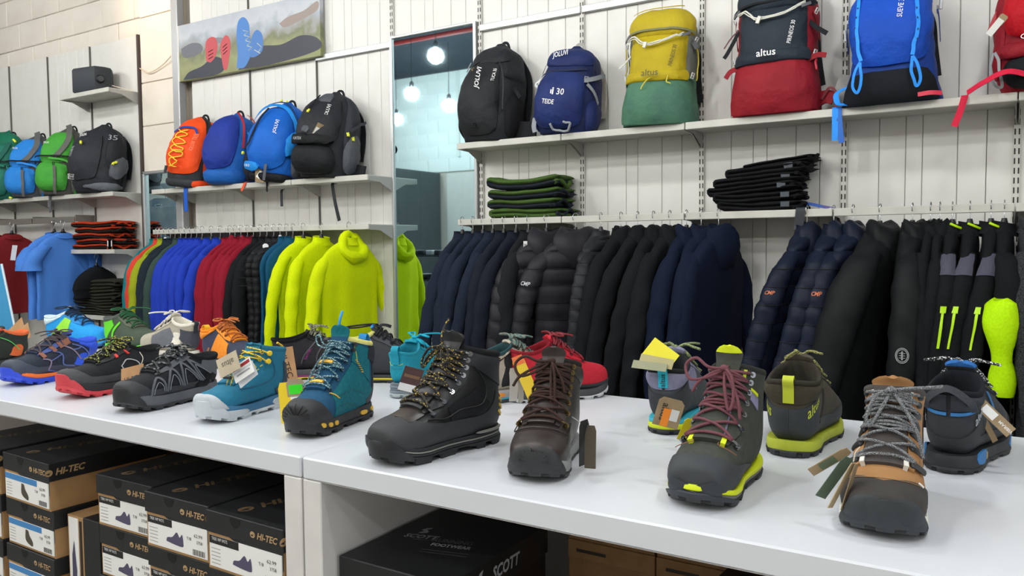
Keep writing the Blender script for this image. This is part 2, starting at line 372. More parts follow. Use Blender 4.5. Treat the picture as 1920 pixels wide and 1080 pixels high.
# finish mountain poster (placed where its mirror image shows)
for o in list(t.children): bpy.data.objects.remove(o)
Yv=5.3;pt=aty(312,343,Yv);pb=aty(312,470,Yv);py=2*(YW-.024)-Yv
t.location=(pt[0],py,0)
MB().bbox(-.27,.33,-.02,0,.5,pt[2],.003).build('poster_board',m_sky,t)
MB().bbox(-.30,-.27,-.03,.01,0,pt[2],.004).build('stand_post',m_alu,t)
mw=mat('#f2f4f5',.6)
e=MB()
ez=aty(300,397,Yv)[2];ex=aty(299,397,Yv)[0]-pt[0];s=.0021
def seg(pts,m=1): # emblem strokes, drawn facing the mirror (+y)
    P=[(ex-(x)*s,.002,ez-(y)*s) for x,y in pts];e.tube(P,.0045,4)
seg([(-26,-30),(-26,-38)]);seg([(-14,-38),(14,-38)]);seg([(26,-30),(26,-38)]);seg([(-22,-26),(-8,-18),(0,-10),(8,-18),(22,-26)]);seg([(-30,-5),(-28,12),(-20,26),(-14,22)]);seg([(30,-5),(28,12),(20,26),(14,22)])
e.build('emblem',mw,t)
flattext('lettering','altus',.13,frame((ex,.002,ez-.125),(-1,0,0),(0,0,1)),mw,t,bold=.01)
# ---------------------------------------------------------------- shelves and rails
YF=3.302
def bracket(b,x,z,i=0,dy=0):
    # tapered side bracket (profile in y,z) of a shelf whose top is at z=0
    P=[(YF-YW+.012,-.004),(YF-YW+.012,-.03),(YF-YW+.10,-.034),(-.03,-.085),(-.012,-.088),(-.012,-.004)]
    n=len(P);V=[(x-.0015,p,q) for p,q in P]+[(x+.0015,p,q) for p,q in P]
    F=[tuple(range(n))[::-1],tuple(range(n,2*n))]+[(j,(j+1)%n,(j+1)%n+n,j+n) for j in range(n)]
    b.add(V,F,i)
def shelf(xa,xb,z,label,board=True,yf=YF,grp=None,cat='shelf'):
    t=thing('wall_shelf' if board else 'hanging_rail',label,cat,((xa+xb)/2,YW,z),group=grp)
    w=(xb-xa)/2-.002;d=yf-YW
    if board:
        MB().bbox(-w+.003,w-.003,d+.010,-.012,-.02,0,.002).build('shelf_board',m_shelf,t)
    MB().bbox(-w,w,d,d+.010,-.030,.001,.0025).build('front_rail',m_shelf,t)
    for s in(-1,1):
        b=MB();bracket(b,s*(w-.0035),0);b.build('bracket',mat('#a3a19b',.5) ,t)
    return t
for k,s in zip(range(2,7),('left end, under the black backpack','under the yellow backpack','under the red and charcoal backpack','under the bright blue backpack','at the right edge of the picture')):
    shelf(ux(k),ux(k+1),1.768,'bay of the upper right wall shelf, '+s)
for k,s in zip(range(-3,1),('crossing the small mirror, under the orange backpack','under the navy blue backpack','under the blue backpack','right end bay under the black and grey backpack')):
    shelf(ux(k)+(.45 if k==-3 else 0),ux(k+1),1.646,'bay of the upper left wall shelf, '+s)
for k,s in zip((-7,-6,-5,-4),('under the teal backpack at the left edge','under the blue and grey backpack','under the green and grey backpack','under the black backpack of the far left row')):
    shelf(ux(k),ux(k+1),1.655,'pale grey wall shelf bay '+s)
shelf(-6.045,-5.41,2.385,'pale grey wall shelf holding the black speaker')
shelf(-6.03,-5.41,1.246,'pale grey wall shelf under the folded orange trousers')
shelf(-6.03,-5.41,.765,'pale grey wall shelf under the folded olive trousers')
shelf(ux(2),ux(3),1.385,'pale grey wall shelf under the folded green trousers with hanging rail')
shelf(ux(4),ux(5),1.385,'pale grey wall shelf under the folded black trousers with hanging rail')
shelf(ux(3),ux(4),1.385,'pale rail without shelf between the green and black trousers shelves',False,cat='rail')
shelf(ux(5),ux(6),1.385,'pale rail without shelf holding the black jackets right of the navy puffer jackets',False,cat='rail')
shelf(ux(6),ux(7),1.385,'pale grey shelf bay with hanging rail at the lower right edge')
for k,s in zip((-3,-2,-1,0),('at its left end crossing the small mirror','over the royal blue fleeces','over the red fleeces','over the neon yellow hoodies')):
    shelf(ux(k)+(.45 if k==-3 else 0),ux(k+1),1.376,'grey shelf bay of the left clothes rail '+s)
# brown rails of the far left section
for xa,xb,y,s in((-6.62,-6.03,YW-.17,'dark grey wall rail with hangers above the light blue T-shirts'),(-7.25,-6.64,YW-.17,'dark grey wall rail above the dark red T-shirts')):
    t=thing('hanging_rail',s,'rail',((xa+xb)/2,y,1.475));w=(xb-xa)/2
    MB().bbox(-w,w,-.006,.006,-.022,.022,.002).build('rail_bar',mat('#77736d',.45,metal=.3),t)
    for q in(-1,1): MB().bbox(q*w-.004,q*w+.004,.006,.155,-.015,.035,.002).build('bracket',mat('#77736d',.45,metal=.3),t)
# speaker
t=thing('loudspeaker','black wedge-shaped loudspeaker on the highest small shelf','speaker',(-5.74,3.40,2.3862),(0,0,math.radians(8)))
P=[(-.125,-.085),(-.135,-.03),(-.125,.055),(-.10,.085),(.09,.085),(.145,.03),(.145,-.02),(.11,-.085)]
n=len(P);V=[];
for z,sc_ in((0,.93),(.012,1),(.165,1),(.178,.93)):
    V+=[(x*sc_,y*sc_,z) for x,y in P]
F=[tuple(range(n))[::-1],tuple(3*n+j for j in range(n))]+[(k*n+j,k*n+(j+1)%n,(k+1)*n+(j+1)%n,(k+1)*n+j) for k in range(3) for j in range(n)]
mk('cabinet',V,F,mat('#23282e',.55),t,ang=30)
MB().bbox(-.142,-.130,-.070,.05,.02,.158,.004).build('grille',mat('#15181c',.7,'knit',sc=300),t)
MB().tube([(.125,-.055,.085),(.140,-.062,.085),(.152,-.070,.085)],[.03,.03,.02],14).build('mount_knob',mat('#14171b',.5),t,True)
MB().tube(sm([(.155,.02,.05),(.22,.08,.03),(.30,.10,.012),(.40,.105,.05),(.46,.11,.13)],6),.003,6).build('cable',mat('#d9c9b4',.6),t,True)
cb=MB().tube(sm([(-5.36,YW-.03,2.545),(-5.25,YW-.035,2.50),(-5.1,YW-.035,2.53),(-4.97,YW-.05,2.575)],6),.004,6).build('cable',mat('#cdb9a4',.6),smooth=True)
tag(cb,'thin beige cable looping across the plaster pillar beside the poster','cable')
# ---------------------------------------------------------------- walking-shoes poster
t=thing('photo_poster','long photo poster of red and blue hiking shoes on a meadow, high on the wall','poster',(-4.2,YW-.045,2.577))
hw,hh=.672,.188
nt=bpy.data.materials.new('m_poster_meadow');nt.use_nodes=True;nd=nt.node_tree.nodes;L=nt.node_tree.links;b=nd['Principled BSDF'];b.inputs['Roughness'].default_value=.5
tc=nd.new('ShaderNodeTexCoord');sx=nd.new('ShaderNodeSeparateXYZ');L.new(tc.outputs['Object'],sx.inputs[0])
no=nd.new('ShaderNodeTexNoise');no.inputs['Scale'].default_value=9;no.inputs['Detail'].default_value=6;L.new(tc.outputs['Object'],no.inputs['Vector'])
ad=nd.new('ShaderNodeMath');ad.operation='MULTIPLY_ADD';ad.inputs[1].default_value=.22;L.new(no.outputs['Fac'],ad.inputs[0]);L.new(sx.outputs['Z'],ad.inputs[2])
mr=nd.new('ShaderNodeMapRange');mr.inputs[1].default_value=-.1;mr.inputs[2].default_value=.3;L.new(ad.outputs[0],mr.inputs[0])
cr=nd.new('ShaderNodeValToRGB');L.new(mr.outputs[0],cr.inputs[0]);L.new(cr.outputs[0],b.inputs['Base Color'])
el=cr.color_ramp.elements;el[0].position=0;el[0].color=lin('#7d7f52')+[1];el[1].position=1;el[1].color=lin('#a8adb5')+[1]
for p,c in((.3,'#8c8f63'),(.48,'#6f7355'),(.56,'#8d8c86'),(.68,'#9aa0a8'),(.8,'#b4b8bd')):
    q=el.new(p);q.color=lin(c)+[1]
MB().bbox(-hw,hw,-.012,.02,-hh,hh,.002).build('poster_board',nt,t)
MB().box(-hw-.004,-hw+.004,-.014,.02,-hh,hh).build('edge_strip',mat('#d8d4cc',.5),t)
def blob(name,pts,c,dy,n=6,parent=None):
    P=sm(np.array(pts+[pts[0]],float),n)[:-1];P=P[::1];cx,cy=P.mean(0)
    # poster space: x 0..1, y 0..1 from top
    X=lambda p:(-hw+p[0]*2*hw,-.0125-dy,hh-p[1]*2*hh)
    V=[X((cx,cy))]+[X(p) for p in P];F=[(0,i+1,(i+1)%len(P)+1) for i in range(len(P))]
    return mk(name,V,F,mat(c,.5),t,smooth=False)
blob('printed_rock',[(.02,.42),(.10,.36),(.17,.40),(.19,.52),(.12,.6),(.04,.58)],'#62646c',.0002)
blob('printed_rock',[(.22,.42),(.3,.36),(.36,.42),(.3,.48),(.24,.5)],'#77797f',.0002)
blob('printed_rock',[(.74,.36),(.8,.28),(.9,.24),(.985,.14),(.985,.28),(.88,.38),(.78,.44)],'#8c7f78',.0002)
blob('printed_trousers',[(.03,.98),(.08,.86),(.18,.8),(.27,.68),(.34,.75),(.36,.88),(.30,.99),(.1,.99)],'#272b38',.0003)
blob('printed_trousers',[(.45,.985),(.52,.8),(.6,.66),(.75,.7),(.88,.62),(.985,.72),(.985,.9),(.7,.99)],'#262a36',.0003)
blob('printed_red_shoe',[(.215,.72),(.215,.42),(.25,.33),(.29,.36),(.305,.5),(.29,.66),(.25,.76)],'#b8434a',.0004)
blob('printed_red_shoe',[(.33,.7),(.325,.5),(.36,.36),(.39,.4),(.40,.55),(.385,.78),(.37,.93),(.345,.92)],'#b8434a',.0004)
blob('printed_blue_shoe',[(.44,.95),(.45,.7),(.445,.4),(.46,.17),(.50,.12),(.535,.25),(.54,.5),(.55,.72),(.5,.95)],'#3f76b8',.0005)
blob('printed_blue_shoe',[(.53,.8),(.55,.5),(.585,.38),(.62,.45),(.63,.6),(.62,.75),(.57,.82)],'#3b6fb0',.0006)
lc=MB()
def lz(pts,r=.0022):
    lc.tube([(-hw+x*2*hw,-.0142,hh-y*2*hh) for x,y in pts],r,4)
for a in range(4): lz([(.495+.008*a,.34+.09*a),(.53+.008*a,.38+.09*a),(.50+.01*a,.42+.09*a)])
lz([(.59,.6),(.62,.68),(.60,.74)]);lz([(.57,.7),(.61,.78)])
lc.build('printed_laces',mat('#e3e0b4',.5),t)
lc=MB()
for a in range(3): lz([(.235,.58+.06*a),(.27,.55+.06*a)]);lz([(.345,.55+.06*a),(.375,.5+.06*a)])
lc.build('printed_laces',mat('#272224',.5),t)
# ---------------------------------------------------------------- display tables
m_tab=mat('#d9dce2',.30,'paint',c2='#d4d8de',sc=3,bump=.02);m_tabf=mat('#d6d4d2',.4,'paint',bump=.04)
TZ=.85;TY0=1.070;TY1=1.938
def table(xa,xb,label):
    t=thing('display_table',label,'table',((xa+xb)/2,(TY0+TY1)/2,0));w=(xb-xa)/2-.0015;d=(TY1-TY0)/2
    MB().bbox(-w,w,-d,d,TZ-.042,TZ,.003).build('table_top',m_tab,t)
    for s in(-1,1):
        x=s*(w-.024);MB().bbox(x-.024,x+.024,-d,d,0,TZ-.0425,.002).build('side_panel',m_tabf,t)
    MB().bbox(-w+.049,w-.049,-d+.01,d-.02,.0,.05,.002).build('bottom_panel',m_tabf,t)
    MB().bbox(-w+.049,w-.049,d-.018,d-.002,.051,TZ-.043,.001).build('back_panel',m_tabf,t)
    MB().bbox(-w+.01,w-.01,-d+.001,-d+.003,TZ-.0425,TZ-.0415,.0002).build('edge_seam',mat('#a9a6a4',.6),t)
    return t
table(-3.36,-1.158,'glossy white display table on the left, carrying the blue and teal shoes')
table(-1.156,1.05,'glossy white display table on the right, carrying the hiking boots')
# ---------------------------------------------------------------- shoes
BOOT=np.array([(284,27,284,32,.6),(282,20,282,52,26),(273,17,272,63,38),(255,15,252,72,45),(232,15,228,78,49),(205,15,202,87,50),(175,15,178,101,47.5),(140,15,160,116,43.5),(100,16,148,130,40.5),(55,17,139,143,38.5),(20,22,132,153,37.5),(3,45,126,161,37),(1,75,121,168,36.5),(4,108,117,176,37),(6,138,113,183,38),(3,166,110,190,40)],float)
LOW=np.array([(284,25,284,30,.6),(282,18,282,46,25),(273,15,272,56,36),(255,13,252,64,43),(232,13,228,70,47),(205,13,201,78,48),(175,13,175,89,46),(140,13,155,100,42),(100,14,141,108,38.5),(55,15,132,113,36.5),(20,20,126,116,35.5),(3,38,122,117,35),(0,58,119,117,34.5),(2,78,117,117,35),(-2,100,115,118,37)],float)
class Shoe:
    def __init__(s,label,toe=None,heel=None,head=-90,L=.285,kind='boot',dz=0,hz=1.,group=None,cat=None,wid=1.,name=None,bend=0.006,toez=10,dip=None,spring=9):
        K=(BOOT if kind=='boot' else LOW).copy();s.k=L/.285
        K[:,0]*=s.k;K[:,2]*=s.k;K[:,4]*=wid*s.k
        for c in(1,3):K[:,c]=(K[:,c]-15)*hz+15+dz
        s.K=K/1000;s.n=len(K)-1;s.L=L;s.dz=dz/1000;s.bend=bend;s.wid=wid;s.toez=toez/1000;s.spring=spring/1000;s.kind=kind
        s.dip=(.004 if kind=='boot' else .014) if dip is None else dip
        h=math.radians(head);d=np.array([math.cos(h),math.sin(h),0])
        if toe is not None: org=np.array([toe[0],toe[1],TZ])-d*L
        else: org=np.array([heel[0],heel[1],TZ])
        s.t=thing(name or('hiking_boot' if kind=='boot' else 'hiking_shoe'),label,cat or('boot' if kind=='boot' else 'shoe'),org,(0,0,h),group)
        s.d=d;s.org=org
    def S(s,t,a):
        t,a=np.broadcast_arrays(np.asarray(t,float),np.asarray(a,float))
        k=crom(s.K,t);q=(1+np.cos(PI*a))/2
        x=k[...,0]+(k[...,2]-k[...,0])*q;z=k[...,1]+(k[...,3]-k[...,1])*q
        f=np.clip(t/6,0,1);sk=.62+.28*f;ex=2.9-.55*f
        wv=np.maximum(k[...,4],0)*np.maximum(1-np.abs(2*np.clip(q,0,1)**sk-1)**ex,0)**(1/ex)
        y=wv*np.sign(np.sin(PI*a)+1e-12)
        lx=x/s.L
        y=y+s.bend*np.sin(PI*np.clip((lx-.35)/.65,0,1))*-1+0
        z=z+s.toez*np.clip((lx-.74)/.26,0,1)**2
        # ankle dip of the collar and a soft crease above the toes
        z=z-s.dip*np.abs(np.sin(PI*a))**2*np.clip((t-(s.n-3))/3,0,1)**2
        return np.stack([x,y,z],-1)
    def N(s,t,a):
        e=1e-3
        d1=s.S(t+e,a)-s.S(t-e,a);d2=s.S(t,a+e)-s.S(t,a-e)
        n=np.cross(d1,d2);n/=np.linalg.norm(n,axis=-1,keepdims=True)+1e-12
        k=crom(s.K,np.asarray(t,float));c=np.stack([(k[...,0]+k[...,2])/2,np.zeros_like(k[...,0]),(k[...,1]+k[...,3])/2],-1)
        sg=np.sign(np.sum((s.S(t,a)-c)*n,-1,keepdims=True));sg[sg==0]=1
        return n*sg
    def P(s,t,a,o=0): return s.S(t,a)+s.N(t,a)*np.asarray(o)[...,None] if np.ndim(o) else s.S(t,a)+s.N(t,a)*o
    def upper(s,m,lin_m):
        nt,na=46,52
        t=np.linspace(0,s.n,nt)[:,None];a=np.linspace(-1,1,na+1)[None,:-1];a=a+.5/na
        G=s.S(t,a)
        b=MB().grid(G,True)
        b.F.append(tuple(range(na)));b.I.append(0)
        o=b.build('upper',m,s.t,True,60)
        # padded collar and lining down into the shoe
        R=s.S(np.full(na,float(s.n)),a[0]);c=R.mean(0);Rn=np.cross(R[na//4]-c,R[na//2]-c);Rn/=np.linalg.norm(Rn);Rn*=np.sign(Rn[2])
        rows=[]
        for sc_,up in((1.0,-.001),(1.025,.003),(1.0,.0075),(.94,.0095),(.87,.006),(.82,-.004),(.80,-.02),(.78,-.05),(.66,-.075 if s.kind=='low' else -.11)):
            rows.append(c+(R-c)*sc_+Rn*up)
        G=np.array(rows);b=MB().grid(G,True);b.F.append(tuple(range(8*na,9*na))[::-1]);b.I.append(0)
        b.build('lining',lin_m,s.t,True,180)
        s.ringn=Rn
    def patch(s,name,fn,nu,nv,off,m,bulge=0,label=None,parent=None,edge=-.0012,seam=False):
        u=np.linspace(0,1,nu);v=np.linspace(0,1,nv);u=np.r_[0,u,1];v=np.r_[0,v,1]
        U,V=np.meshgrid(u,v,indexing='ij');t,a=fn(U,V)
        t,a=np.broadcast_arrays(t,a)
        o=off+bulge*16*U*(1-U)*V*(1-V)
        o=np.array(o)+0*U;o[0]=off if seam else edge;o[-1]=edge;o[:,0]=edge if not seam else np.where(np.abs(a[:,0])<.006,off,edge);o[:,-1]=edge
        G=s.S(t,a)+s.N(t,a)*o[...,None]
        c=crom(s.K,t);cen=np.stack([(c[...,0]+c[...,2])/2,0*c[...,0],(c[...,1]+c[...,3])/2],-1)
        # orientation
        i,j=nu//2,nv//2;nn=np.cross(G[i+1,j]-G[i,j],G[i,j+1]-G[i,j])
        fl=nn@(G[i,j]-cen[i,j])<0
        o=MB().grid(G,flip=fl).build(name,m,parent or s.t,True,50)
        if label:o['label']=label
        return o
    def both(s,name,fn,nu,nv,off,m,**k):
        return [s.patch(name,lambda U,V,g=g:(lambda r:(r[0],g*r[1]))(fn(U,V)),nu,nv,off,m,**k) for g in(1,-1)]
    def kn(s,T): # piecewise-linear knots -> function
        T=np.array(T,float);return lambda t:np.interp(t,T[:,0],T[:,1])
    def rand(s,name,knots,T,m,off=.002,nu=40,nv=10,t0=0.0,**k):
        """rubber rand: from the sole up to |a|=knots(t), t from the toe to T; wraps the toe where knots = 0"""
        f=s.kn(knots)
        u=np.r_[0,np.linspace(0,1,nu),1];t=t0+(T-t0)*u;a0=f(t);v=np.r_[0,np.linspace(0,1,nv)**1.3,1]
        V=[];F=[];n=0
        for g in(-1,1):
            a=g*(a0[:,None]+(1-a0[:,None])*v[None]*.9995);tt=t[:,None]+0*a
            o=off+0*a;o[-1]=-.0012;o[:,-1]=-.0012;o[:,0]=np.where(a0<.006,off,-.0012)
            aa=np.where(np.abs(a)<1e-6,g*1e-6,a)
            G=s.S(tt,aa)+s.N(tt,aa)*o[...,None]
            G[a0<.006,0:2,1]=(s.S(t,0*t)+0)[a0<.006][:,None,1]
            q=MB().grid(G,flip=g<0);V.append(G.reshape(-1,3));F+=[tuple(x+n for x in f_) for f_ in q.F];n+=G.shape[0]*G.shape[1]
        me=mkmesh(name,np.vstack(V),F,m,False)
        import bmesh
        bm_=bmesh.new();bm_.from_mesh(me);bmesh.ops.remove_doubles(bm_,verts=bm_.verts,dist=2e-5);bmesh.ops.recalc_face_normals(bm_,faces=bm_.faces);bm_.to_mesh(me);bm_.free()
        me.polygons.foreach_set('use_smooth',[True]*len(me.polygons));me.set_sharp_from_angle(angle=math.radians(60))
        return link(name,me,s.t)
    def W(s,x):
        X=np.array([0,20,60,110,150,200,235,262,285])/285*s.L;Y=np.array([33,36,38,37,40,50.5,51.5,49,44])/1000*s.k*s.wid
        xi=np.clip(2*x/s.L-1,-1,1)
        return np.interp(x,X,Y)*np.maximum(1-np.abs(xi)**6,0)**(1/2.1)
    def sole(s,layers,lug=(.006,7,4),base=.0,arch=.004,wave=0,flare=.002,toeup=.004,heelup=.0,guard=None):
        """layers: (name,material,z0,z1,inset) stacked from the ground; lug=(depth,on,off)"""
        N=176;ph=np.arange(N)*2*PI/N;ext=.004
        x=s.L/2-(s.L/2+ext)*np.cos(ph);xc=np.clip(x,0,s.L)
        xi=np.abs(np.clip((x-s.L/2)/(s.L/2+ext),-1,1))
        Wd=np.interp(xc/s.L,np.array([0,20,60,110,150,200,235,262,285])/285,np.array([33,36,38,36.5,40,50.5,51.5,49,44])/1000*s.k*s.wid)*np.maximum(1-xi**6,0)**(1/2.1)
        sg=np.sign(np.sin(ph)+1e-9);y=Wd*sg-s.bend*np.sin(PI*np.clip((x/s.L-.35)/.65,0,1))
        lx=x/s.L
        zs=s.spring*np.clip((lx-.70)/.30,0,1)**2*1.6+.003*np.clip((.08-lx)/.08,0,1)
        nx=np.gradient(y);ny=-np.gradient(x);nl=np.hypot(nx,ny)+1e-9;nx/=nl;ny/=nl
        cen=np.array([s.L/2,0]);sgn=np.sign(((x-cen[0])*nx+(y-cen[1])*ny));nx*=sgn;ny*=sgn
        out=[]
        for li,(nm_,m,z0,z1,ins) in enumerate(layers):
            zt=lambda z:z+zs*(1 if z<.02 else 1)+ (0 if z==0 else toeup*np.clip((lx-.8)/.2,0,1)*(z/layers[-1][3])) +wave*np.sin(lx*9)*(z/layers[-1][3])*(0 if z==0 else 1)+heelup*np.clip((.3-lx)/.3,0,1)*(0 if z==0 else z/layers[-1][3])
            h=z1-z0;rings=[]
            prof=[(z0,ins+.0015),(z0+h*.2,ins),(z0+h*.8,ins),(z1,ins+.0012)]
            for pi_,(z,i_) in enumerate(prof):
                r=i_-flare*(1-z/layers[-1][3]);X=x-nx*r;Y=y-ny*r;Z=zt(z)
                if li==0 and pi_==0 and lug:
                    d,on,of=lug;k=(np.arange(N)%(on+of))<on
                    ar=(lx>.30)&(lx<.47)
                    Z=Z+np.where(k,0,d)+np.where(ar,arch,0);X=X-nx*np.where(k,0,.0045);Y=Y-ny*np.where(k,0,.0045)
                if li==0 and pi_==1 and lug:
                    d,on,of=lug;k=(np.arange(N)%(on+of))<on
                    Z=np.maximum(Z,zs+d+.0005)
                    X=X-nx*np.where(k,-.0005,.0045);Y=Y-ny*np.where(k,-.0005,.0045)
                    rings.append(np.stack([X,Y,Z],-1));X=x-nx*r;Y=y-ny*r;Z=Z+.0012
                rings.append(np.stack([X,Y,Z],-1))
            G=np.array(rings);nr=len(rings);F=[]
            for e,fl in((0,1),((nr-1)*N,0)):
                for j in range(N//2):
                    a,b,c,d=j,(j+1),(N-j-1)%N,(N-j)%N
                    q=[e+a,e+b,e+c,e+d];q=list(dict.fromkeys(q))
                    if len(q)>2:F.append(tuple(q if fl else q[::-1]))
            b=MB().grid(G,True);
            for f in F:b.F.append(f);b.I.append(0)
            out.append(b.build(nm_,m,s.t,True,35))
        if guard:
            gm,gz,g0=guard;idx=np.where(lx>g0)[0];h=np.sqrt(np.clip((lx[idx]-g0)/(1-g0),0,1));rows=[]
            for z,o_ in((.006+0*h,-.002),(.006+0*h,.003),(.006+h*gz*.8,.005),(.006+h*gz,.0035),(.006+h*gz,-.014)):
                rows.append(np.stack([x[idx]+nx[idx]*o_,y[idx]+ny[idx]*o_,z+zs[idx]],-1))
            MB().grid(np.array(rows),flip=True).build('toe_guard',gm,s.t,True,40)
        s.sx,s.sy,s.szs,s.snx,s.sny,s.ph,s.top=x,y,zs,nx,ny,ph,layers[-1][3]
        return out
    def solepatch(s,name,p0,p1,za,zb,m,off=.0015,side=1,taper=True,label=None):
        """raised inset on the sole side between fractions p0..p1 of the length"""
        n=14;out=[]
        f=np.linspace(0,1,n);lx=p0+(p1-p0)*f
        N=len(s.ph);idx=np.arange(N//2) if side>0 else np.arange(N-1,N//2-1,-1)
        X=s.sx[idx];o=np.argsort(X);X=X[o];Y=s.sy[idx][o];NX=s.snx[idx][o];NY=s.sny[idx][o];Z=s.szs[idx][o]
        xx=lx*s.L;y=np.interp(xx,X,Y);nx=np.interp(xx,X,NX);ny=np.interp(xx,X,NY);z=np.interp(xx,X,Z)
        h=np.sin(PI*f)**.35 if taper else np.ones(n)
        G=[]
        for k,q in enumerate((-1,-1,-.4,.4,1,1)):
            of=(off+.0015) if k not in(0,5) else -.001
            zm=(za+zb)/2;G.append(np.stack([xx+nx*of,y+ny*of,zm+(zb-za)/2*q*h+z],-1))
        o=MB().grid(np.array(G),flip=side>0).build(name,m,s.t,True,40)
        if label:o['label']=label
    def tongue(s,m,t0,ext=.03,ta=.12,th=.007,tip=None,tilt=.25,wide=1.15,off=.003,quilt=0,tipm=None,tiplen=.4):
        u=np.linspace(t0,s.n,26)[:,None];v=np.linspace(-1,1,11)[None,:]
        o=off+quilt*np.abs(np.sin(u*3.2))
        G=s.S(u,v*ta+0*u)+s.N(u,v*ta+0*u)*(o*np.ones_like(v))[...,None]
        T=G[-1]-G[-3];T=T.mean(0);T/=np.linalg.norm(T);Fw=np.array([1,0,0.]);out=[]
        T=T+Fw*tilt*0+np.array([.15,0,1])*tilt;T/=np.linalg.norm(T)
        c=G[-1].mean(0);B0=G[-1].copy()
        for k in range(1,13):
            f=k/12;wsc=1+(wide-1)*min(1,f*2)
            if f>.55: wsc*=math.sqrt(max(0.08,1-((f-.55)/.47)**2))
            hwid=np.ptp(B0[:,1])/2;E0=c+np.stack([-.25*hwid*v[0]**2,hwid*v[0],0*v[0]],-1);bl=min(1,f*3)
            row=c+((B0*(1-bl)+E0*bl)-c)*np.array([wsc,wsc,1])+T*ext*f+Fw*.010*f*f
            G=np.concatenate([G,row[None]],0)
        if tipm is not None:
            k=int(round(12*tiplen));b=MB().slab(G[:-k],th);b.build('tongue',m,s.t,True,60);MB().slab(G[-k-1:],th*1.12).build('tongue_tip',tipm,s.t,True,60)
        else: MB().slab(G,th).build('tongue',m,s.t,True,60)
        s.ttip=G[-1,5];s.tG=G
    def eyestay(s,m,t0,a0=.125,a1=.25,off=.0035,t1=None):
        t1=t1 or s.n-.05
        def fn(U,V):
            t=t0+(t1-t0)*U;w=np.minimum(1,.35+U*4);return t,a0+(a1-a0)*V*w
        return s.both('eyestay',fn,26,5,off,m)
    def laces(s,rows,t0,t1,ae,m,r=.0022,h=.009,hard=None,hookfrom=99,hookm=None,eye='ring',flat=1,straight=True,bow=None,parent=None,th=.006,crossonly=False):
        T=np.linspace(t0,t1,rows);eb=MB();hooks=[]
        for i in range(rows):
            for g in(-1,1):
                p=s.P(T[i],g*ae,.0035);n_=s.N(T[i],g*ae);tt=s.S(T[i]+.05,g*ae)-s.S(T[i]-.05,g*ae);tt/=np.linalg.norm(tt);bn=np.cross(n_,tt)
                b=MB()
                if i>=hookfrom or eye=='hook':
                    # open metal hook / D-ring: base plate, stem, eye
                    q=bn*(1 if (bn@np.array([0,g,0]))>0 else -1)
                    b.tube([p+q*.010-n_*.004,p+q*.010+n_*.0015],[.0052,.0052],10)
                    b.tube([p+q*.010+n_*.001,p+q*.010+n_*.004],[.0022,.0018],8)
                    th_=np.linspace(0,2*PI,11)
                    b.tube([p+q*.009+n_*.002,p+q*.005+n_*.004,p+n_*.0055,p-q*.003+n_*.004],[.0022,.0024,.0024,.0018],6)
                elif eye=='ring':
                    th_=np.linspace(0,2*PI,11)
                    b.tube([p+(tt*math.cos(x)+bn*math.sin(x))*.0036+n_*.0008 for x in th_],.0012,5,caps=False)
                elif eye=='loop':
                    q=bn*(1 if (bn@np.array([0,g,0]))>0 else -1)
                    b.tube(sm([p+q*.018-n_*.003,p+q*.008+n_*.001,p-q*.002+n_*.003,p-q*.002-n_*.001],5),.0032,6,flat=2.0,up=tt)
                b.build('lace_eyelet',hookm or hard,s.t,True)
        lb=MB()
        for i in range(rows-1):
            for g in(-1,1):
                u=np.linspace(0,1,17)
                t=T[i]+(T[i+1]-T[i])*u;a=g*ae*(1-2*u)
                hh=th+h*.25*np.sin(PI*u)+(.0022 if g>0 else -.0002)*np.sin(PI*u)
                lb.tube(s.S(t,a)+s.N(t,a)*hh[:,None],r,6,flat=flat,up=s.N(t,a) if flat!=1 else None)
                if straight and not crossonly and i%3==1:
                    t=T[i+1]+0*u+.10*(T[1]-T[0])*g*np.sin(PI*u)
                    lb.tube(s.S(t,g*ae*(1-2*u))+s.N(t,g*ae*(1-2*u))*(hh-.001)[:,None],r,6,flat=flat,up=s.N(t,a) if flat!=1 else None)
        u=np.linspace(-1,1,15);lb.tube(s.S(T[0]+0*u,u*ae)+s.N(T[0]+0*u,u*ae)*(th-.002+.003*(1-u*u))[:,None],r,6,flat=flat,up=s.N(T[0]+0*u,u*ae) if flat!=1 else None)
        lb.build('laces',m,s.t,True,180)
        s.T=T;s.lm=m;s.lr=r
    def bow(s,at=None,loops=((.035,.055,-.03),(-.035,.05,-.03)),ends=((.03,.07),(-.03,.06)),m=None,r=None,fwd=.01,flat=1,o=.010):
        """lace bow: loops (side, length, drop); ends (side, length)"""
        m=m or s.lm;r=r or s.lr
        t=at if at is not None else s.T[-1];p=s.P(t,0.,o);n_=s.N(t,0.);dn=s.S(t-.5,0.)-s.S(t,0.);dn/=np.linalg.norm(dn);sd=np.array([0,1.,0])
        b=MB()
        b.tube([p-sd*.006+n_*.001,p-sd*.003+n_*.004,p+n_*.005,p+sd*.003+n_*.004,p+sd*.006+n_*.001],[r*1.2,r*1.9,r*2.1,r*1.9,r*1.2],8)
        for sx_,ln,dr in loops:
            w=ln*.32
            q=sm([p,p+sd*sx_*.5+n_*(.012)+dn*(dr*-.1+w*.1),p+sd*sx_*1.0+n_*.012+dn*(-dr*.6-w*.5) ,p+sd*sx_*1.35+n_*.008+dn*(-dr),p+sd*sx_*1.1+n_*.006+dn*(-dr*.9+w),p+sd*sx_*.45+n_*.009+dn*(-dr*.3+w*.8),p],8)
            b.tube(q,r,6,flat=flat)
        for sx_,ln in ends:
            q=sm([p,p+sd*sx_*.4+dn*ln*.25+n_*.008,p+sd*sx_*.9+dn*ln*.65+n_*.006,p+sd*sx_*1.1+dn*ln+n_*.0],7);b.tube(q,r,6,flat=flat)
        b.build('lace_bow',m,s.t,True,180)
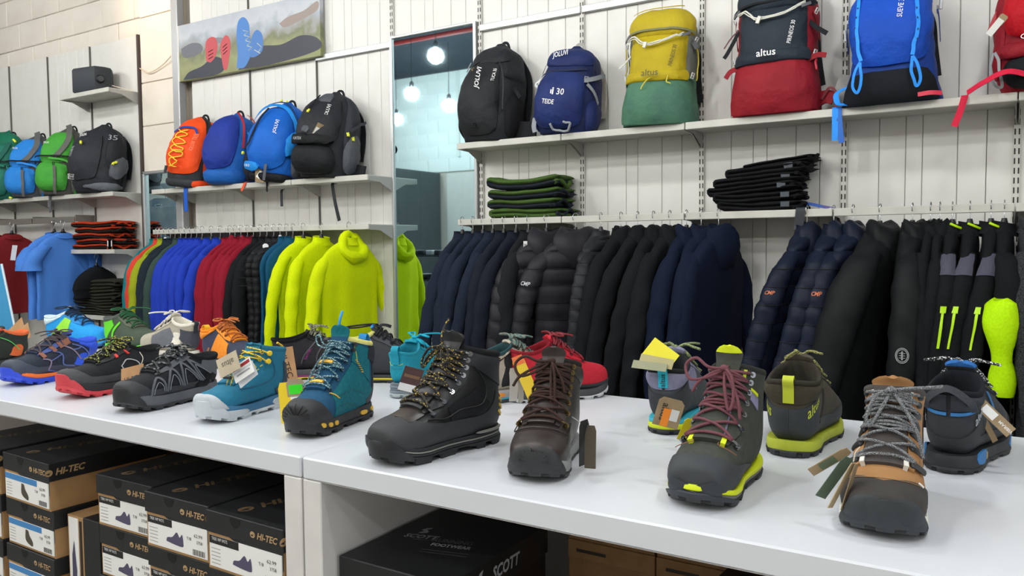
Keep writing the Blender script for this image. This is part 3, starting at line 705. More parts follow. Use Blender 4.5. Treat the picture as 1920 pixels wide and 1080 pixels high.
    def text(s,txt,size,t0,a0,m,rot=0,off=.004,bold=.01,fit=None,name='lettering',label=None,shear=0,flip=False):
        """print that follows the upper; x of the text runs along a, rotated by rot degrees"""
        V,F=textverts(txt,size,bold,shear)
        if fit: V[:,0]*=fit/(np.ptp(V[:,0]))
        c,s_=math.cos(math.radians(rot)),math.sin(math.radians(rot));X=V[:,0]*c-V[:,1]*s_;Y=V[:,0]*s_+V[:,1]*c
        dt=np.linalg.norm(s.S(t0+.1,a0)-s.S(t0-.1,a0))/.2;da=np.linalg.norm(s.S(t0,a0+.01)-s.S(t0,a0-.01))/.02
        if flip:X=-X
        t=t0+Y/dt;a=a0+X/da
        P=s.S(t,a)+s.N(t,a)*off
        return mk(name,P,F,m,s.t,smooth=False)
    def stitch(s,pts,m,r=.0007,off=.0028,n=6,name='stitching'):
        q=sm(np.array(pts,float),n);b=MB().tube(s.S(q[:,0],q[:,1])+s.N(q[:,0],q[:,1])*off,r,4);return b.build(name,m,s.t,True)
    def strip(s,pts,w,th,m,off=.003,n=8,name='overlay_strip'):
        q=sm(np.array(pts,float),n);P=s.S(q[:,0],q[:,1])+s.N(q[:,0],q[:,1])*off
        b=MB();
        Pn=s.N(q[:,0],q[:,1]);T=np.gradient(P,axis=0);T/=np.linalg.norm(T,axis=1)[:,None];B=np.cross(T,Pn)
        w=np.broadcast_to(np.asarray(w,float),(len(P),))[:,None]
        V=np.stack([P-B*w/2-Pn*th,P-B*w/2+Pn*th*.5,P+B*w/2+Pn*th*.5,P+B*w/2-Pn*th],1).reshape(-1,3)
        F=[(k*4+j,k*4+(j+1)%4,(k+1)*4+(j+1)%4,(k+1)*4+j) for k in range(len(P)-1) for j in range(4)]+[(0,1,2,3),tuple((len(P)-1)*4+j for j in(3,2,1,0))]
        return b.add(V,F).build(name,m,s.t,True,40)
    def pulltab(s,m,w=.018,h=.035,low=None,label=None):
        p=s.P(s.n-.2,1.-1e-3,.003);q=s.P(s.n-1.2,1.-1e-3,.004);up=np.array([0,0,1.])
        P=sm([q,p+up*-.004,p+up*h*.6+np.array([-.006,0,0]),p+up*h+np.array([.004,0,0]),p+up*h*.6+np.array([.012,0,0]),p+np.array([.012,0,-.004])],6)
        o=MB().ribbon(P,np.array([-1,0,.01]),w,.0022).build('pull_tab',m,s.t,True,50)
        if label:o['label']=label
        return o
m_met=mat('#8f9297',.25,metal=1);m_brass=mat('#7c6a45',.3,metal=1);m_blk=mat('#17181a',.6,'rubber')
def hang_tag(root,c,x,y,w,h,m,texts=(),label=None,name='price_tag',th=.0012,bow=0.,string=None,sm_=None,hole=True,corner=.15):
    """cardboard tag centred at world c, x/y world axes; a child of root"""
    Mx=tolocal(root,frame(c,x,y))
    u=np.linspace(-1,1,7);v=np.linspace(-1,1,9);U,V=np.meshgrid(u,v,indexing='ij')
    # clipped upper corners
    cut=np.clip((V-.75)/.25,0,1)*corner
    G=np.stack([U*w/2*(1-cut*2),V*h/2,bow*(1-V**2)],-1).reshape(-1,3)
    G=(G@Mx[:3,:3].T+Mx[:3,3]).reshape(7,9,3)
    o=MB().slab(G,th).build(name,m,root,True,40)
    if label:o['label']=label
    for (s_,size,px,py,rot,mm,fit) in texts:
        R=np.array(Matrix.Rotation(math.radians(rot),4,'Z'));T=np.eye(4);T[:3,3]=(px*w/2,py*h/2,th*.5+.0004+bow*(1-py**2))
        if s_.startswith('#'): # filled label rectangle  '#wxh'
            a,b=[float(q) for q in s_[1:].split('x')]
            q=MB().box(-a*w/2,a*w/2,-b*h/2,b*h/2,-.0002,.0002);Vv=np.vstack(q.V)@(Mx@T@R)[:3,:3].T+(Mx@T@R)[:3,3];mk('sticker',Vv,q.F,mm,o,smooth=False)
        else: flattext('lettering',s_,size,Mx@T@R,mm,o,bold=.01,fit=fit)
    if string is not None:
        P=[np.array(list(q)+[1.]) for q in string];Li=np.eye(4);LI=tolocal(root,Li)
        P=[(LI@q)[:3] for q in P];MB().tube(sm(P,6),.0009,4).build('tag_string',sm_ or mat('#cfc6b5',.7),root,True)
    return o

def tag2(root,p0,p1,Y,w,m,turn=.5,name='hang_tag',**k):
    """flat tag hanging between two seen ends, turned about its own axis"""
    a=aty(p0[0],p0[1],Y);b=aty(p1[0],p1[1],Y);y=a-b;h=np.linalg.norm(y);y/=h
    v=(a+b)/2-np.array([0,0,ZC]);v/=np.linalg.norm(v);x=np.cross(y,-v)*-1;x/=np.linalg.norm(x);z=np.cross(x,y)
    if z@v>0: x=-x;z=-z;turn=-turn
    x=x*math.cos(turn)+z*math.sin(turn)
    return hang_tag(root,(a+b)/2,x,y,w,h,m,name=name,**k)
def headpx(a,b):
    A=atz(a[0],a[1],TZ);B=atz(b[0],b[1],TZ);return math.degrees(math.atan2(B[1]-A[1],B[0]-A[0]))
kraft=mat('#b98f63',.75,'card',c2='#a98058');kraft2=mat('#a08a6a',.75,'card',c2='#8f7a5c');ink=mat('#2b221c',.7);white=mat('#eeeeec',.6);yel=mat('#d9e021',.5,'fabric')
def tz(x,y):return atz(x,y,TZ)
# --- tan boot (front right)
s=Shoe('tan leather hiking boot with black toe cap and grey speckled laces, front row right',toe=tz(1657,1016),head=-86,L=.285,hz=.93,wid=1.10)
m_tan=mat('#a67a4c',.75,'leather',c2='#97703f' and '#946a3e',sc=40,bump=.15)
s.sole([('outsole',mat('#2d3236',.6,'rubber'),0,.010,0),('midsole',mat('#cfd0c6',.6,'rubber'),.0102,.025,-.0015)],lug=(.006,8,4),guard=(mat('#2a2f33',.6,'rubber'),.038,.86))
s.upper(m_tan,mat('#4a4744',.9,'fabric'))
s.rand('toe_cap',[(0,0),(3.3,0),(3.9,.14),(4.6,.36),(5.6,.60),(6.6,.82)],6.6,mat('#322e2c',.75,'leather'),off=.0022)
s.rand('toe_bumper',[(0,.04),(1.0,.03),(1.35,.22),(2.0,.50),(2.6,.72)],2.6,mat('#2a2f33',.6,'rubber'),off=.0062,nu=24)
s.both('heel_counter',lambda U,V:(9.2+4.0*U,.55+.45*V),14,8,.002,mat('#332f2c',.75,'leather'))
s.eyestay(m_tan,5.1,.165,.30,.004)
s.tongue(mat('#4b4746',.8,'fabric'),5.1,.022,.15,.008,tipm=m_tan,tiplen=.75,off=.002)
s.patch('tongue_panel',lambda U,V:(12.0+1.9*U,(V-.5)*.17),8,8,.0088,mat('#b07f48',.75,'leather'))
m_dg=mat('#3c3c40',.7,'rubber')
s.both('tongue_gusset',lambda U,V:(11.2+3.7*U,.148+.022*V),10,4,.0065,mat('#cfd4cc',.6,'fabric'))
m_lc=mat('#23262b',.7,'speck',c2='#aeb1b4',sc=1500,bump=.56)
s.laces(7,5.5,14.5,.21,m_lc,r=.0024,hookm=mat('#2a2c2f',.45),hookfrom=5,eye='loop',hard=m_tan,th=.0105)
for g in(-1,1): s.patch('lace_anchor',lambda U,V,g=g:(5.0+.5*U,g*(.12+.035*V)),6,5,.009,mat('#d6d4cd',.6,'fabric'))
s.bow(at=14.3,loops=((-.022,.060,-.045),),ends=((.062,-.012),(.045,.10)),o=.014,r=.0027)
s.stitch([(4.15,-.3),(3.6,-.12),(3.5,0),(3.6,.12),(4.15,.3)],mat('#8b6a44',.7))
for g in(-1,1): s.strip([(4.35,g*.27),(4.4,g*.34)],.003,.001,white,name='reflective_dash')
s.text('altus',.016,13.9,0,mat('#d8d5cf',.6),rot=0,off=.0155 if 0 else .013,name='tongue_lettering')
R=s.t
tag2(R,(1592,844),(1520,886),1.20,.014,kraft2,.5,texts=[('#.8x.4',0,0,-.1,0,mat('#5d6b52',.7),None)])
tag2(R,(1592,858),(1538,932),1.19,.017,mat('#4e5f4f',.7,'card'),.7)
tag2(R,(1600,868),(1556,952),1.18,.012,mat('#b3a080',.7,'card'),1.1)
tag2(R,(1606,870),(1580,955),1.18,.012,mat('#8a785c',.7,'card'),1.2,string=[aty(1612,838,1.21),aty(1604,848,1.19),aty(1600,866,1.185)])
# --- dark green boot, mauve laces
s=Shoe('dark green suede boot with mauve laces and neon yellow tongue tip',toe=tz(1300,958),head=-90,L=.285,wid=1.07,hz=1.03)
m_gr=mat('#3c4038',.8,'leather',c2='#343830');m_li=mat('#8785a3',.8,'fabric');m_ny=mat('#d3e215',.55)
s.sole([('outsole',mat('#26292b',.6,'rubber'),0,.009,0),('midsole',mat('#7c7c7c',.6,'rubber'),.0092,.015,.001),('midsole_stripe',m_ny,.0152,.023,-.0015)],lug=(.006,8,4),heelup=.006,guard=(mat('#2b3036',.6,'rubber'),.010,.80))
s.upper(m_gr,mat('#2c2e2c',.9,'fabric'))
s.rand('toe_cap',[(0,0),(3.0,0),(3.4,.2),(4.2,.38),(6,.55),(8,.72)],8,mat('#33373b',.7,'rubber'),off=.0024)
s.rand('toe_bumper',[(0,.5),(1.2,.45),(1.9,.72),(2.6,.9)],2.6,mat('#2b3036',.6,'rubber'),off=.0055,nu=20)
s.eyestay(m_gr,4.9,.125,.27,.0045)
for g in(-1,1):
    s.patch('eyestay_trim',lambda U,V,g=g:(13.0+1.9*U,g*(.155+.03*V)),8,4,.007,m_ny)
    s.patch('ankle_panel',lambda U,V,g=g:(11.0+1.2*U,g*(.29+.13*V)),8,6,.002,m_li)
    s.patch('ankle_trim',lambda U,V,g=g:(12.15+.35*U,g*(.19+.20*V)),6,8,.004,m_ny)
    s.patch('lace_anchor',lambda U,V,g=g:(4.72+.6*U,g*(.105+.045*V)),6,5,.008,m_ny)
    s.patch('tongue_gusset',lambda U,V,g=g:(5.0+6.6*U,g*(.075+.045*V)),20,4,.0055,m_li)
    s.stitch([(4.6,g*.30),(4.45,g*.2),(4.5,g*.1),(4.75,g*.09)],mat('#8d5a44',.7),off=.0065)
    s.stitch([(5,g*.07),(8,g*.07),(11.4,g*.07)],mat('#8d6a4c',.7),off=.0075)
s.tongue(m_gr,4.9,.038,.105,.008,tipm=m_ny,tiplen=.37,off=.0045)
m_mv=mat('#6d444c',.8,'fabric')
s.laces(7,5.3,14.4,.20,m_mv,r=.0026,hookm=m_met,hookfrom=0,eye='hook',th=.0105,hard=m_met)
s.bow(at=13.9,loops=((-.048,.075,.0),(.020,.072,-.055)),ends=((-.042,.045),(.038,.085)),o=.017,r=.0027)
s.text('⋎',.02,14.6,0,mat('#8d5a44',.6),off=.014,name='tongue_emblem')
tag2(s.t,(1302,788),(1284,828),1.30,.03,mat('#c9b916',.6),.3)
tag2(s.t,(1296,795),(1280,850),1.31,.02,mat('#3f4642',.6),.9)
# --- dark brown boot
s=Shoe('dark brown leather boot with brown laces, tied in a bow, and grey midsole',toe=tz(1002,908),head=-72,L=.285,wid=1.05,hz=.96)
m_br=mat('#352c29',.42,'leather',c2='#2c2422',sc=50,bump=.2)
s.sole([('outsole',mat('#2b2d2f',.55,'rubber'),0,.009,0),('midsole',mat('#8a8b8c',.6,'rubber'),.0092,.027,-.0015)],lug=(.005,8,4),guard=(mat('#26292c',.55,'rubber'),.036,.88))
s.upper(m_br,mat('#2a2524',.9,'fabric'))
s.rand('toe_bumper',[(0,.02),(1.15,.03),(1.45,.30),(2.1,.62),(2.7,.92)],2.7,mat('#26292c',.55,'rubber'),off=.0055,nu=24)
b=MB()
for a in np.linspace(-.62,.62,7):
    q=np.linspace(.25,.9,6);b.tube(s.S(q,a*(1.05-.2*q))+s.N(q,a*(1.05-.2*q))*.0068,.0012,5)
b.build('bumper_ridges',mat('#101214',.5),s.t,True)
s.stitch([(6.5,-.36),(5.0,-.33),(4.55,-.2),(4.45,0),(4.55,.2),(5.0,.33),(6.5,.36)],mat('#241d1b',.5),r=.0012)
s.eyestay(m_br,5.0,.13,.28,.004)
s.both('collar_pad',lambda U,V:(13.2+1.6*U,.30+.68*V),10,16,.002,m_br,bulge=.004)
s.tongue(m_br,5.0,.030,.115,.008,off=.003)
m_bl=mat('#3b2a26',.75,'fabric')
s.laces(8,5.4,14.5,.20,m_bl,r=.0026,hookm=m_brass,hookfrom=0,eye='hook',th=.0095,hard=m_brass)
s.bow(at=14.6,loops=((-.050,.07,-.01),(.012,.085,-.085)),ends=((-.062,.05),(.028,.06)),o=.014,r=.0027)
for (x,y,w_,h_,ax,mm) in ((1095,830,.022,.085,(.3,.75,.1),mat('#211f1f',.4)),(1107,838,.020,.075,(.9,.2,.0),mat('#4a4236',.35))):
    hang_tag(s.t,aty(x,y,1.24),ax,(.18 if x<1100 else -.12,.05,.98),w_,h_,mm,name='hang_tag',string=[aty(1073,782,1.26),aty(1088,792,1.25),aty(1098,803,1.24)],sm_=mat('#bdbdbd',.5))
# --- black boot
s=Shoe('large black leather mountain boot with black and yellow laces, largest in the row',toe=tz(708,874),head=-103,L=.295,wid=1.10,hz=1.06,dz=2)
m_bk=mat('#1c1d20',.42,'leather',c2='#151618',sc=60,bump=.25);m_rub=mat('#2b2d31',.6,'rubber')
s.sole([('outsole',mat('#1f2124',.6,'rubber'),0,.013,-.001),('midsole',mat('#24262a',.6,'rubber'),.0132,.019,.001),('midsole_stripe',mat('#85857f',.6),.0192,.022,.0005),('midsole_top',mat('#202226',.6,'rubber'),.0222,.029,.001)],guard=(mat('#202226',.55,'rubber'),.026,.84),lug=(.009,9,5),heelup=.004,arch=.008)
for sd in(1,-1): s.solepatch('heel_stripe',.02,.30,.030,.035,mat('#85857f',.6),side=sd)
s.upper(m_bk,mat('#1a1b1d',.9,'fabric'))
s.rand('rubber_rand',[(0,0),(3.5,0),(4.1,.2),(5,.36),(6.5,.50),(9,.60),(10.5,.62),(12.2,.68)],12.2,m_rub,off=.0024,nu=54)
s.rand('toe_bumper',[(0,.5),(1.5,.48),(2.6,.68),(3.6,.9)],3.6,mat('#202226',.55,'rubber'),off=.0055,nu=20)
s.patch('vamp',lambda U,V:(3.6+1.6*U,(V-.5)*.42),10,14,.0022,mat('#3d2f27',.38,'leather',c2='#221d1a',sc=30,bump=.2),label='brownish worn leather vamp')
for g in(-1,1):
    s.patch('side_mesh',lambda U,V,g=g:(7.0+3.8*U,g*(.36+.18*V+.05*U)),12,8,.002,mat('#1b1c1f',.75,'knit',sc=350))
    s.patch('cuff_panel',lambda U,V,g=g:(12.8+2.0*U,g*(.30+.50*V)),10,12,.003,mat('#23262c',.5,'rubber'),bulge=.003)
    for k in range(3): s.patch('heel_tab',lambda U,V,g=g,k=k:(10.9+.45*k+.18*U,g*(.74+.09*V)),4,6,.005,mat('#d8b63e',.5),label='yellow heel dash')
    s.stitch([(5.0,g*.30),(6.5,g*.44),(8,g*.46),(10,g*.52),(12,g*.50),(13,g*.34)],mat('#0d0d0f',.5),r=.0014,off=.003)
s.eyestay(m_bk,5.0,.14,.30,.0045)
s.tongue(m_bk,5.0,.034,.14,.012,off=.003,wide=1.2)
m_yl=mat('#131315',.7,'speck',c2='#b89c38',sc=300,bump=.66)
s.laces(8,5.4,14.5,.215,m_yl,r=.0029,hookm=m_met,hookfrom=0,eye='hook',th=.0115,hard=m_met)
s.bow(at=14.4,loops=((-.03,.05,-.035),(.024,.05,-.02)),ends=((-.035,.045),(-.012,-.058)),o=.018,r=.0028)
s.text('TK',.014,14.75,0,white,off=.018,name='tongue_lettering')
# --- teal boot, black sole and yellow accents
s=Shoe('teal hiking boot with black toe guard, yellow sole inserts and striped laces',toe=tz(556,824),head=-80,L=.268,wid=1.03,hz=.98,dz=6)
m_te=mat('#1c6f7c',.75,'fabric',c2='#19646f');m_tb=mat('#24506f',.8,'knit');m_yw=mat('#e0b23a',.5)
s.sole([('outsole',mat('#232529',.6,'rubber'),0,.013,-.001),('midsole',mat('#2a2c31',.6,'rubber'),.0132,.033,.001)],lug=(.007,8,4),wave=.002,guard=(mat('#1f2125',.55,'rubber'),.032,.86))
for sd in(1,-1):
    for a,b in((.04,.12),(.20,.30),(.66,.71),(.75,.80),(.84,.89)): s.solepatch('sole_insert',a,b,.016,.026,m_yw,side=sd,label='yellow sole insert')
s.upper(m_tb,mat('#d3cf7c',.8,'fabric'))
s.rand('toe_cap',[(0,0),(2.9,0),(3.3,.2),(3.8,.42),(4.6,.62),(5.6,.85)],5.6,mat('#26282c',.6,'rubber'),off=.0024)
s.rand('toe_bumper',[(0,.15),(1.1,.12),(1.8,.45),(2.8,.72),(3.6,.9)],3.6,mat('#1f2125',.55,'rubber'),off=.0055,nu=22)
b=MB()
for a in np.linspace(-.75,.75,9):
    q=np.linspace(.3,1.4,6);b.tube(s.S(q,a*(1.0-.15*q))+s.N(q,a*(1.0-.15*q))*.0065,.0014,5)
b.build('bumper_ridges',mat('#17181b',.5),s.t,True)
for g in(-1,1):
    s.patch('quarter_panel',lambda U,V,g=g:(5.2+5.6*U,g*(.26+.012*U+.62*V*(1-.25*U))),20,14,.0026,m_te)
    s.patch('ankle_panel',lambda U,V,g=g:(10.9+3.6*U,g*(.26+.34*V)),14,10,.0026,m_te)
    s.strip([(6.2,g*.42),(8,g*.48),(9.4,g*.62)],.0016,.001,mat('#14505c',.7));s.strip([(5.8,g*.55),(7.2,g*.62),(8.4,g*.74)],.0016,.001,mat('#14505c',.7))
    s.patch('heel_counter',lambda U,V,g=g:(9.4+4.6*U,g*(.70+.30*V)),12,8,.003,mat('#2b2d33',.65,'rubber'))
    s.patch('collar_pad',lambda U,V,g=g:(13.2+1.7*U,g*(.55+.44*V)),8,10,.004,mat('#2c2e33',.8,'fabric'),bulge=.004)
    s.strip([(14.4,g*.24),(13,g*.30),(11.5,g*.34)],.0018,.001,mat('#b8c23c',.6),name='stitch_band')
    b=MB();
    for k in range(7):
        t_=11.4-.12*k;p=[s.P(t_,g*(.30+.02*k),.0045),s.P(t_+.25,g*(.33+.02*k),.0045)];b.tube(p,.0011,4)
        t_=5.0+.10*k;p=[s.P(t_,g*(.22+.028*k),.0045),s.P(t_+.2,g*(.25+.028*k),.0045)];b.tube(p,.0011,4)
    b.build('zigzag_stitching',m_yw,s.t,True)['kind']='stuff'
s.tongue(m_tb,5.0,.034,.13,.009,tipm=m_te,tiplen=.8,off=.003)
m_tl=mat('#1d4f62',.7,'speck',c2='#9fbfc0',sc=420,bump=.58)
s.laces(7,5.3,14.4,.20,m_tl,r=.0021,hookm=mat('#3a3d42',.35,metal=.8),hookfrom=5,eye='ring',th=.0115,hard=mat('#3a3d42',.35,metal=.8))
s.patch('lace_keeper',lambda U,V:(8.3+.45*U,(V-.5)*.22-.05),5,8,.017,m_yw,label='yellow lace keeper');s.patch('lace_keeper',lambda U,V:(5.5+.3*U,(V-.5)*.16-.02),5,8,.013,m_yw)
s.bow(at=12.2,loops=((-.035,.05,.02),),ends=((-.03,.10),(-.01,.08)),o=.016,r=.0020)
p=s.P(14.0,-.2,.01);MB().bbox(-.012,.012,-.008,.010,-.012,.014,.004,M=Matrix.Translation(p)).build('cord_lock',mat('#202226',.5),s.t)
pt_=s.pulltab(mat('#2c7fc0',.7,'fabric'),.02,.03,label='blue heel pull tab')
MB().tube(sm([s.ttip,s.ttip+np.array([-.005,0,.015]),s.ttip+np.array([-.02,-.004,.03])],5),.003,6).build('tongue_loop',mat('#2c8fd0',.6),s.t,True)
hang_tag(s.t,aty(557,745,1.27),(.8,.3,.1),(.35,.1,.9),.045,.085,mat('#9a8a72',.7,'card'),name='hang_tag',texts=[('#.75x.25',0,.0,.45,0,mat('#35e01c',.5),None),('1/8',.012,0,.45,0,ink,None),('#.8x.4',0,.1,-.35,0,white,None)])
hang_tag(s.t,aty(538,762,1.26),(.8,.3,.1),(.10,.1,.98),.035,.11,mat('#e3c51c',.6),name='hang_tag')
# --- teal boot with light grey sole
s=Shoe('teal softshell hiking boot with pale grey sole and yellow cord laces',toe=tz(382,796),head=-83,L=.262,wid=1.03,hz=.76,dz=10)
m_t2=mat('#2c7896',.7,'fabric',c2='#2a728f')
s.sole([('outsole',mat('#b9bfc4',.6,'rubber'),0,.013,-.001),('midsole',mat('#3b6f95',.6,'rubber'),.0132,.032,.001)],lug=(.007,8,4),wave=.004,guard=(mat('#b4bac0',.6,'rubber'),.034,.84))
for sd in(1,-1):
    s.solepatch('sole_wave',.06,.28,.010,.030,mat('#b9bfc4',.6,'rubber'),side=sd);s.solepatch('sole_wave',.60,.97,.008,.024,mat('#b9bfc4',.6,'rubber'),side=sd)
s.upper(m_t2,mat('#26647d',.8,'fabric'))
s.rand('toe_bumper',[(0,0),(1.5,0),(1.75,.2),(2.3,.45),(3.2,.66),(4.4,.90)],4.4,mat('#b4bac0',.6,'rubber'),off=.0045)
for g in(-1,1):
    s.patch('heel_counter',lambda U,V,g=g:(9.2+4.2*U,g*(.66+.34*V)),12,8,.003,mat('#2f3d4a',.65,'rubber'))
    s.stitch([(5.2,g*.30),(6.8,g*.44),(9,g*.50),(11.5,g*.46),(13.5,g*.34)],mat('#1a5470',.7),r=.0014,off=.001)
    for k in range(3): s.strip([(7.2+1.3*k,g*.26),(7.9+1.3*k,g*.275)],.002,.001,mat('#c9c34a',.6),name='stitch_band')
s.tongue(m_t2,5.0,.012,.15,.007,off=.002)
m_yc=mat('#e4c93c',.6,'speck',c2='#5c5c2e',sc=200,bump=.62)
s.laces(4,6.6,13.6,.21,m_yc,r=.0017,hookm=mat('#e8c52e',.5),eye='ring',th=.008,hard=mat('#e8c52e',.5),straight=False)
for t_ in(11.6,14.0):
    for g in (1,):
        p=s.P(t_,g*.30,.004);n_=s.N(t_,g*.30);MB().tube([p,p+n_*.006,p+n_*.012,p+n_*.014],[.004,.0055,.007,.005],8).build('cord_stopper',mat('#e8c52e',.5),s.t,True)
        MB().tube(sm([s.P(t_,g*.28,.01),s.P(t_+.2,g*.16,.015),s.P(t_,0.,.016)],5),.0018,6).build('laces',m_yc,s.t,True)
s.bow(at=7.6,loops=((.03,.03,.0),(-.028,.03,.0)),ends=((.006,.055),(.018,.055)),o=.012,r=.0017)
p=s.P(5.3,.02,.016);MB().bbox(-.004,.004,-.013,.013,-.004,.004,.002,M=Matrix.Translation(p)).build('cord_end',mat('#30312c',.5),s.t)
MB().tube(sm([s.P(14.6,1.,.003),s.P(14.6,1.,.012)+np.array([0,0,.015]),s.P(15.,1.,0)+np.array([.01,0,.02])],5),.003,6).build('pull_tab',mat('#e8b92e',.6),s.t,True)
hang_tag(s.t,aty(428,683,1.20),(.85,.2,.42),(-.40,.1,.9),.062,.045,mat('#b5a992',.75,'card'),name='hang_tag',corner=0,texts=[('altus',.020,0,.1,180,mat('#5d574c',.6),None)])
hang_tag(s.t,aty(455,694,1.22),(.80,.2,.5),(-.50,.1,.85),.060,.038,white,name='hang_tag',corner=0,texts=[('#.9x.2',0,0,.6,0,mat('#a02a33',.6),None),('#.9x.12',0,0,.1,0,mat('#c9ccd0',.6),None),('#.7x.1',0,0,-.3,0,mat('#9a9da3',.6),None)])
hang_tag(s.t,aty(462,702,1.23),(.80,.2,.6),(-.55,.1,.8),.060,.038,mat('#d8dadd',.6),name='hang_tag',corner=0)
# --- black and grey trail shoe
def trail(label,toe,head,L,up,side,solem,mid,**k):
    s=Shoe(label,toe=toe,head=head,L=L,kind='low',dz=k.get('dz',10),hz=k.get('hz',1.0),name='trail_shoe',cat='shoe',wid=k.get('wid',1.0),spring=k.get('spring',12),toez=k.get('toez',14))
    h=k.get('oh',.010);s.sole([('outsole',solem,0,h,-.001),('midsole',mid,h+.0002,k.get('mh',.034),.001)],lug=k.get('lug',(.005,5,3)),wave=k.get('wave',.002),heelup=k.get('heelup',.006),flare=.004,guard=k.get('guard'))
    s.upper(up,k.get('lin'))
    return s
m_k=mat('#222428',.75,'knit');m_gy=mat('#56595f',.6,'rubber')
s=trail('black trail running shoe with grey web overlays and grey sole, behind kraft tag',tz(226,776),-85,.29,m_k,None,mat('#222427',.6,'rubber'),mat('#55585d',.6,'rubber'),lin=mat('#17181a',.9,'fabric'),guard=(mat('#1d1f22',.6,'rubber'),.038,.86))
s.rand('mudguard',[(0,0),(2.4,.0),(3,.28),(4,.5),(7,.62),(10,.66)],10,mat('#2a2c30',.6,'rubber'),off=.002,t0=.2)
for g in(-1,1):
    for k in range(4):
        t0=4.0+1.75*k;h_=.46-.03*k
        s.strip([(t0,g*.66),(t0+.15,g*.45),(t0+.8,g*(.26+.0*k)),(t0+1.35,g*.40),(t0+1.6,g*.64)],.0055,.0014,m_gy,name='web_overlay')
        s.strip([(t0+.25,g*.64),(t0+.35,g*.5),(t0+.8,g*.38),(t0+1.2,g*.48),(t0+1.35,g*.62)],.0012,.0009,mat('#8f9398',.5),name='web_edge',off=.004)
    s.patch('heel_panel',lambda U,V,g=g:(11+2.6*U,g*(.45+.3*V)),8,8,.003,m_gy)
s.eyestay(mat('#4a4d52',.6,'rubber'),5.0,.14,.26,.0035)
s.tongue(m_k,5.0,.025,.13,.007)
s.laces(6,5.3,12.6,.19,mat('#1b1c1e',.7,'speck',c2='#7e8286',sc=170,bump=.60),r=.0026,eye='ring',hard=mat('#3a3d41',.5),th=.009)
s.bow(at=12.6,loops=((.03,.04,.01),(-.03,.04,.01)),ends=((.02,.04),(-.02,.04)),o=.012)
# --- kraft tags hanging over the black shoe
def kraft_tag(root,c,x,y,w,h,tx=True,sz=.022,mir=False,string=None,rot=0,px=0,py=0,txt='HI-TEC'):
    return hang_tag(root,c,x,y,w,h,kraft,name='hang_tag',corner=0,texts=[(txt,sz,px,py,rot,ink,None)] if tx else [],string=string)
# --- black trail shoe with red sole
s=trail('black trail running shoe with red outsole and black yellow laces',tz(116,750),-88,.29,mat('#25262a',.7,'knit'),None,mat('#c03b43',.55,'rubber'),mat('#232427',.6,'rubber'),lin=mat('#141517',.9,'fabric'),spring=16,toez=18,oh=.015,guard=(mat('#c03b43',.55,'rubber'),.038,.86))
s.rand('mudguard',[(0,0),(2.6,.0),(3.2,.26),(4,.44),(6,.56),(9,.6)],9,mat('#3c3e42',.65,'rubber'),off=.002,t0=.3)
for g in(-1,1):
    s.strip([(7.4,g*.46),(8.4,g*.38),(9.4,g*.46),(9.0,g*.6),(7.8,g*.6),(7.4,g*.46)],.0025,.001,mat('#b9bcc0',.5),name='hexagon_outline')
    s.patch('eyelet_tab',lambda U,V,g=g:(9.2+.5*U,g*(.2+.1*V)),5,5,.005,mat('#d8362e',.5),label='red eyelet tab');s.patch('eyelet_tab',lambda U,V,g=g:(7.2+.4*U,g*(.2+.08*V)),5,5,.005,mat('#d8362e',.5))
s.eyestay(mat('#1c1d20',.6,'rubber'),5.0,.14,.26,.0035)
s.tongue(mat('#1e1f22',.8,'knit'),5.0,.03,.13,.007)
s.laces(7,5.3,12.8,.19,mat('#151617',.7,'speck',c2='#b5b53a',sc=260,bump=.60),r=.0026,eye='ring',hard=mat('#222',.5) if 0 else mat('#2a2b2e',.5),th=.009)
s.bow(at=12.6,loops=((.035,.05,.01),(-.035,.05,.01)),ends=((.02,.05),(-.02,.05)),o=.012)
kraft_tag(s.t,aty(248,708,1.235),(.95,.1,.22),(-.1,.2,.95),.088,.060,px=.05,py=-.15,string=[aty(262,660,1.33),aty(268,672,1.30),aty(262,690,1.25)])
# --- grey navy shoe, blue sole and orange stripe
s=trail('navy and blue trail running shoe with orange midsole stripe and blue collar',tz(12,726),-82,.29,mat('#353b49',.7,'knit',c2='#2d3340'),None,mat('#2746c8',.5,'rubber'),mat('#e8702e',.5,'rubber'),lin=mat('#3557cf',.8,'fabric'),hz=1.05,spring=14,toez=16,oh=.017,mh=.029,dz=6,guard=(mat('#2746c8',.5,'rubber'),.030,.90))
m_pu=mat('#5a6aa8',.5)
for g in(-1,1):
    s.strip([(5.2,g*.33),(6.0,g*.46),(5.7,g*.66)],.004,.001,mat('#8f7f96',.5));s.strip([(6.6,g*.28),(7.6,g*.42),(7.4,g*.62),(8.4,g*.72)],.004,.001,m_pu)
    s.strip([(8.4,g*.26),(9.4,g*.40),(9.3,g*.6)],.004,.001,mat('#8f7f96',.5));s.strip([(9.4,g*.40),(11.4,g*.46)],.004,.001,m_pu);s.strip([(9.3,g*.6),(10.6,g*.62),(11.4,g*.46),(10.6,g*.32)],.004,.001,m_pu)
    s.strip([(6.0,g*.46),(7.6,g*.42)],.003,.001,m_pu);s.strip([(5.7,g*.66),(7.2,g*.82)],.004,.001,m_pu)
    s.patch('heel_panel',lambda U,V,g=g:(10.4+3.4*U,g*(.60+.40*V)),10,8,.0028,mat('#3550b8',.6,'rubber'))
s.rand('mudguard',[(0,0),(2.6,.0),(3.2,.3),(4.5,.5),(7,.62),(9,.7)],9,mat('#3a4150',.65,'rubber'),off=.002)
s.both('collar_pad',lambda U,V:(12.2+1.7*U,.42+.57*V),8,12,.003,mat('#3a5bd8',.8,'fabric'),bulge=.006)
s.eyestay(mat('#3c4f8f',.6,'rubber'),5.0,.14,.26,.0035)
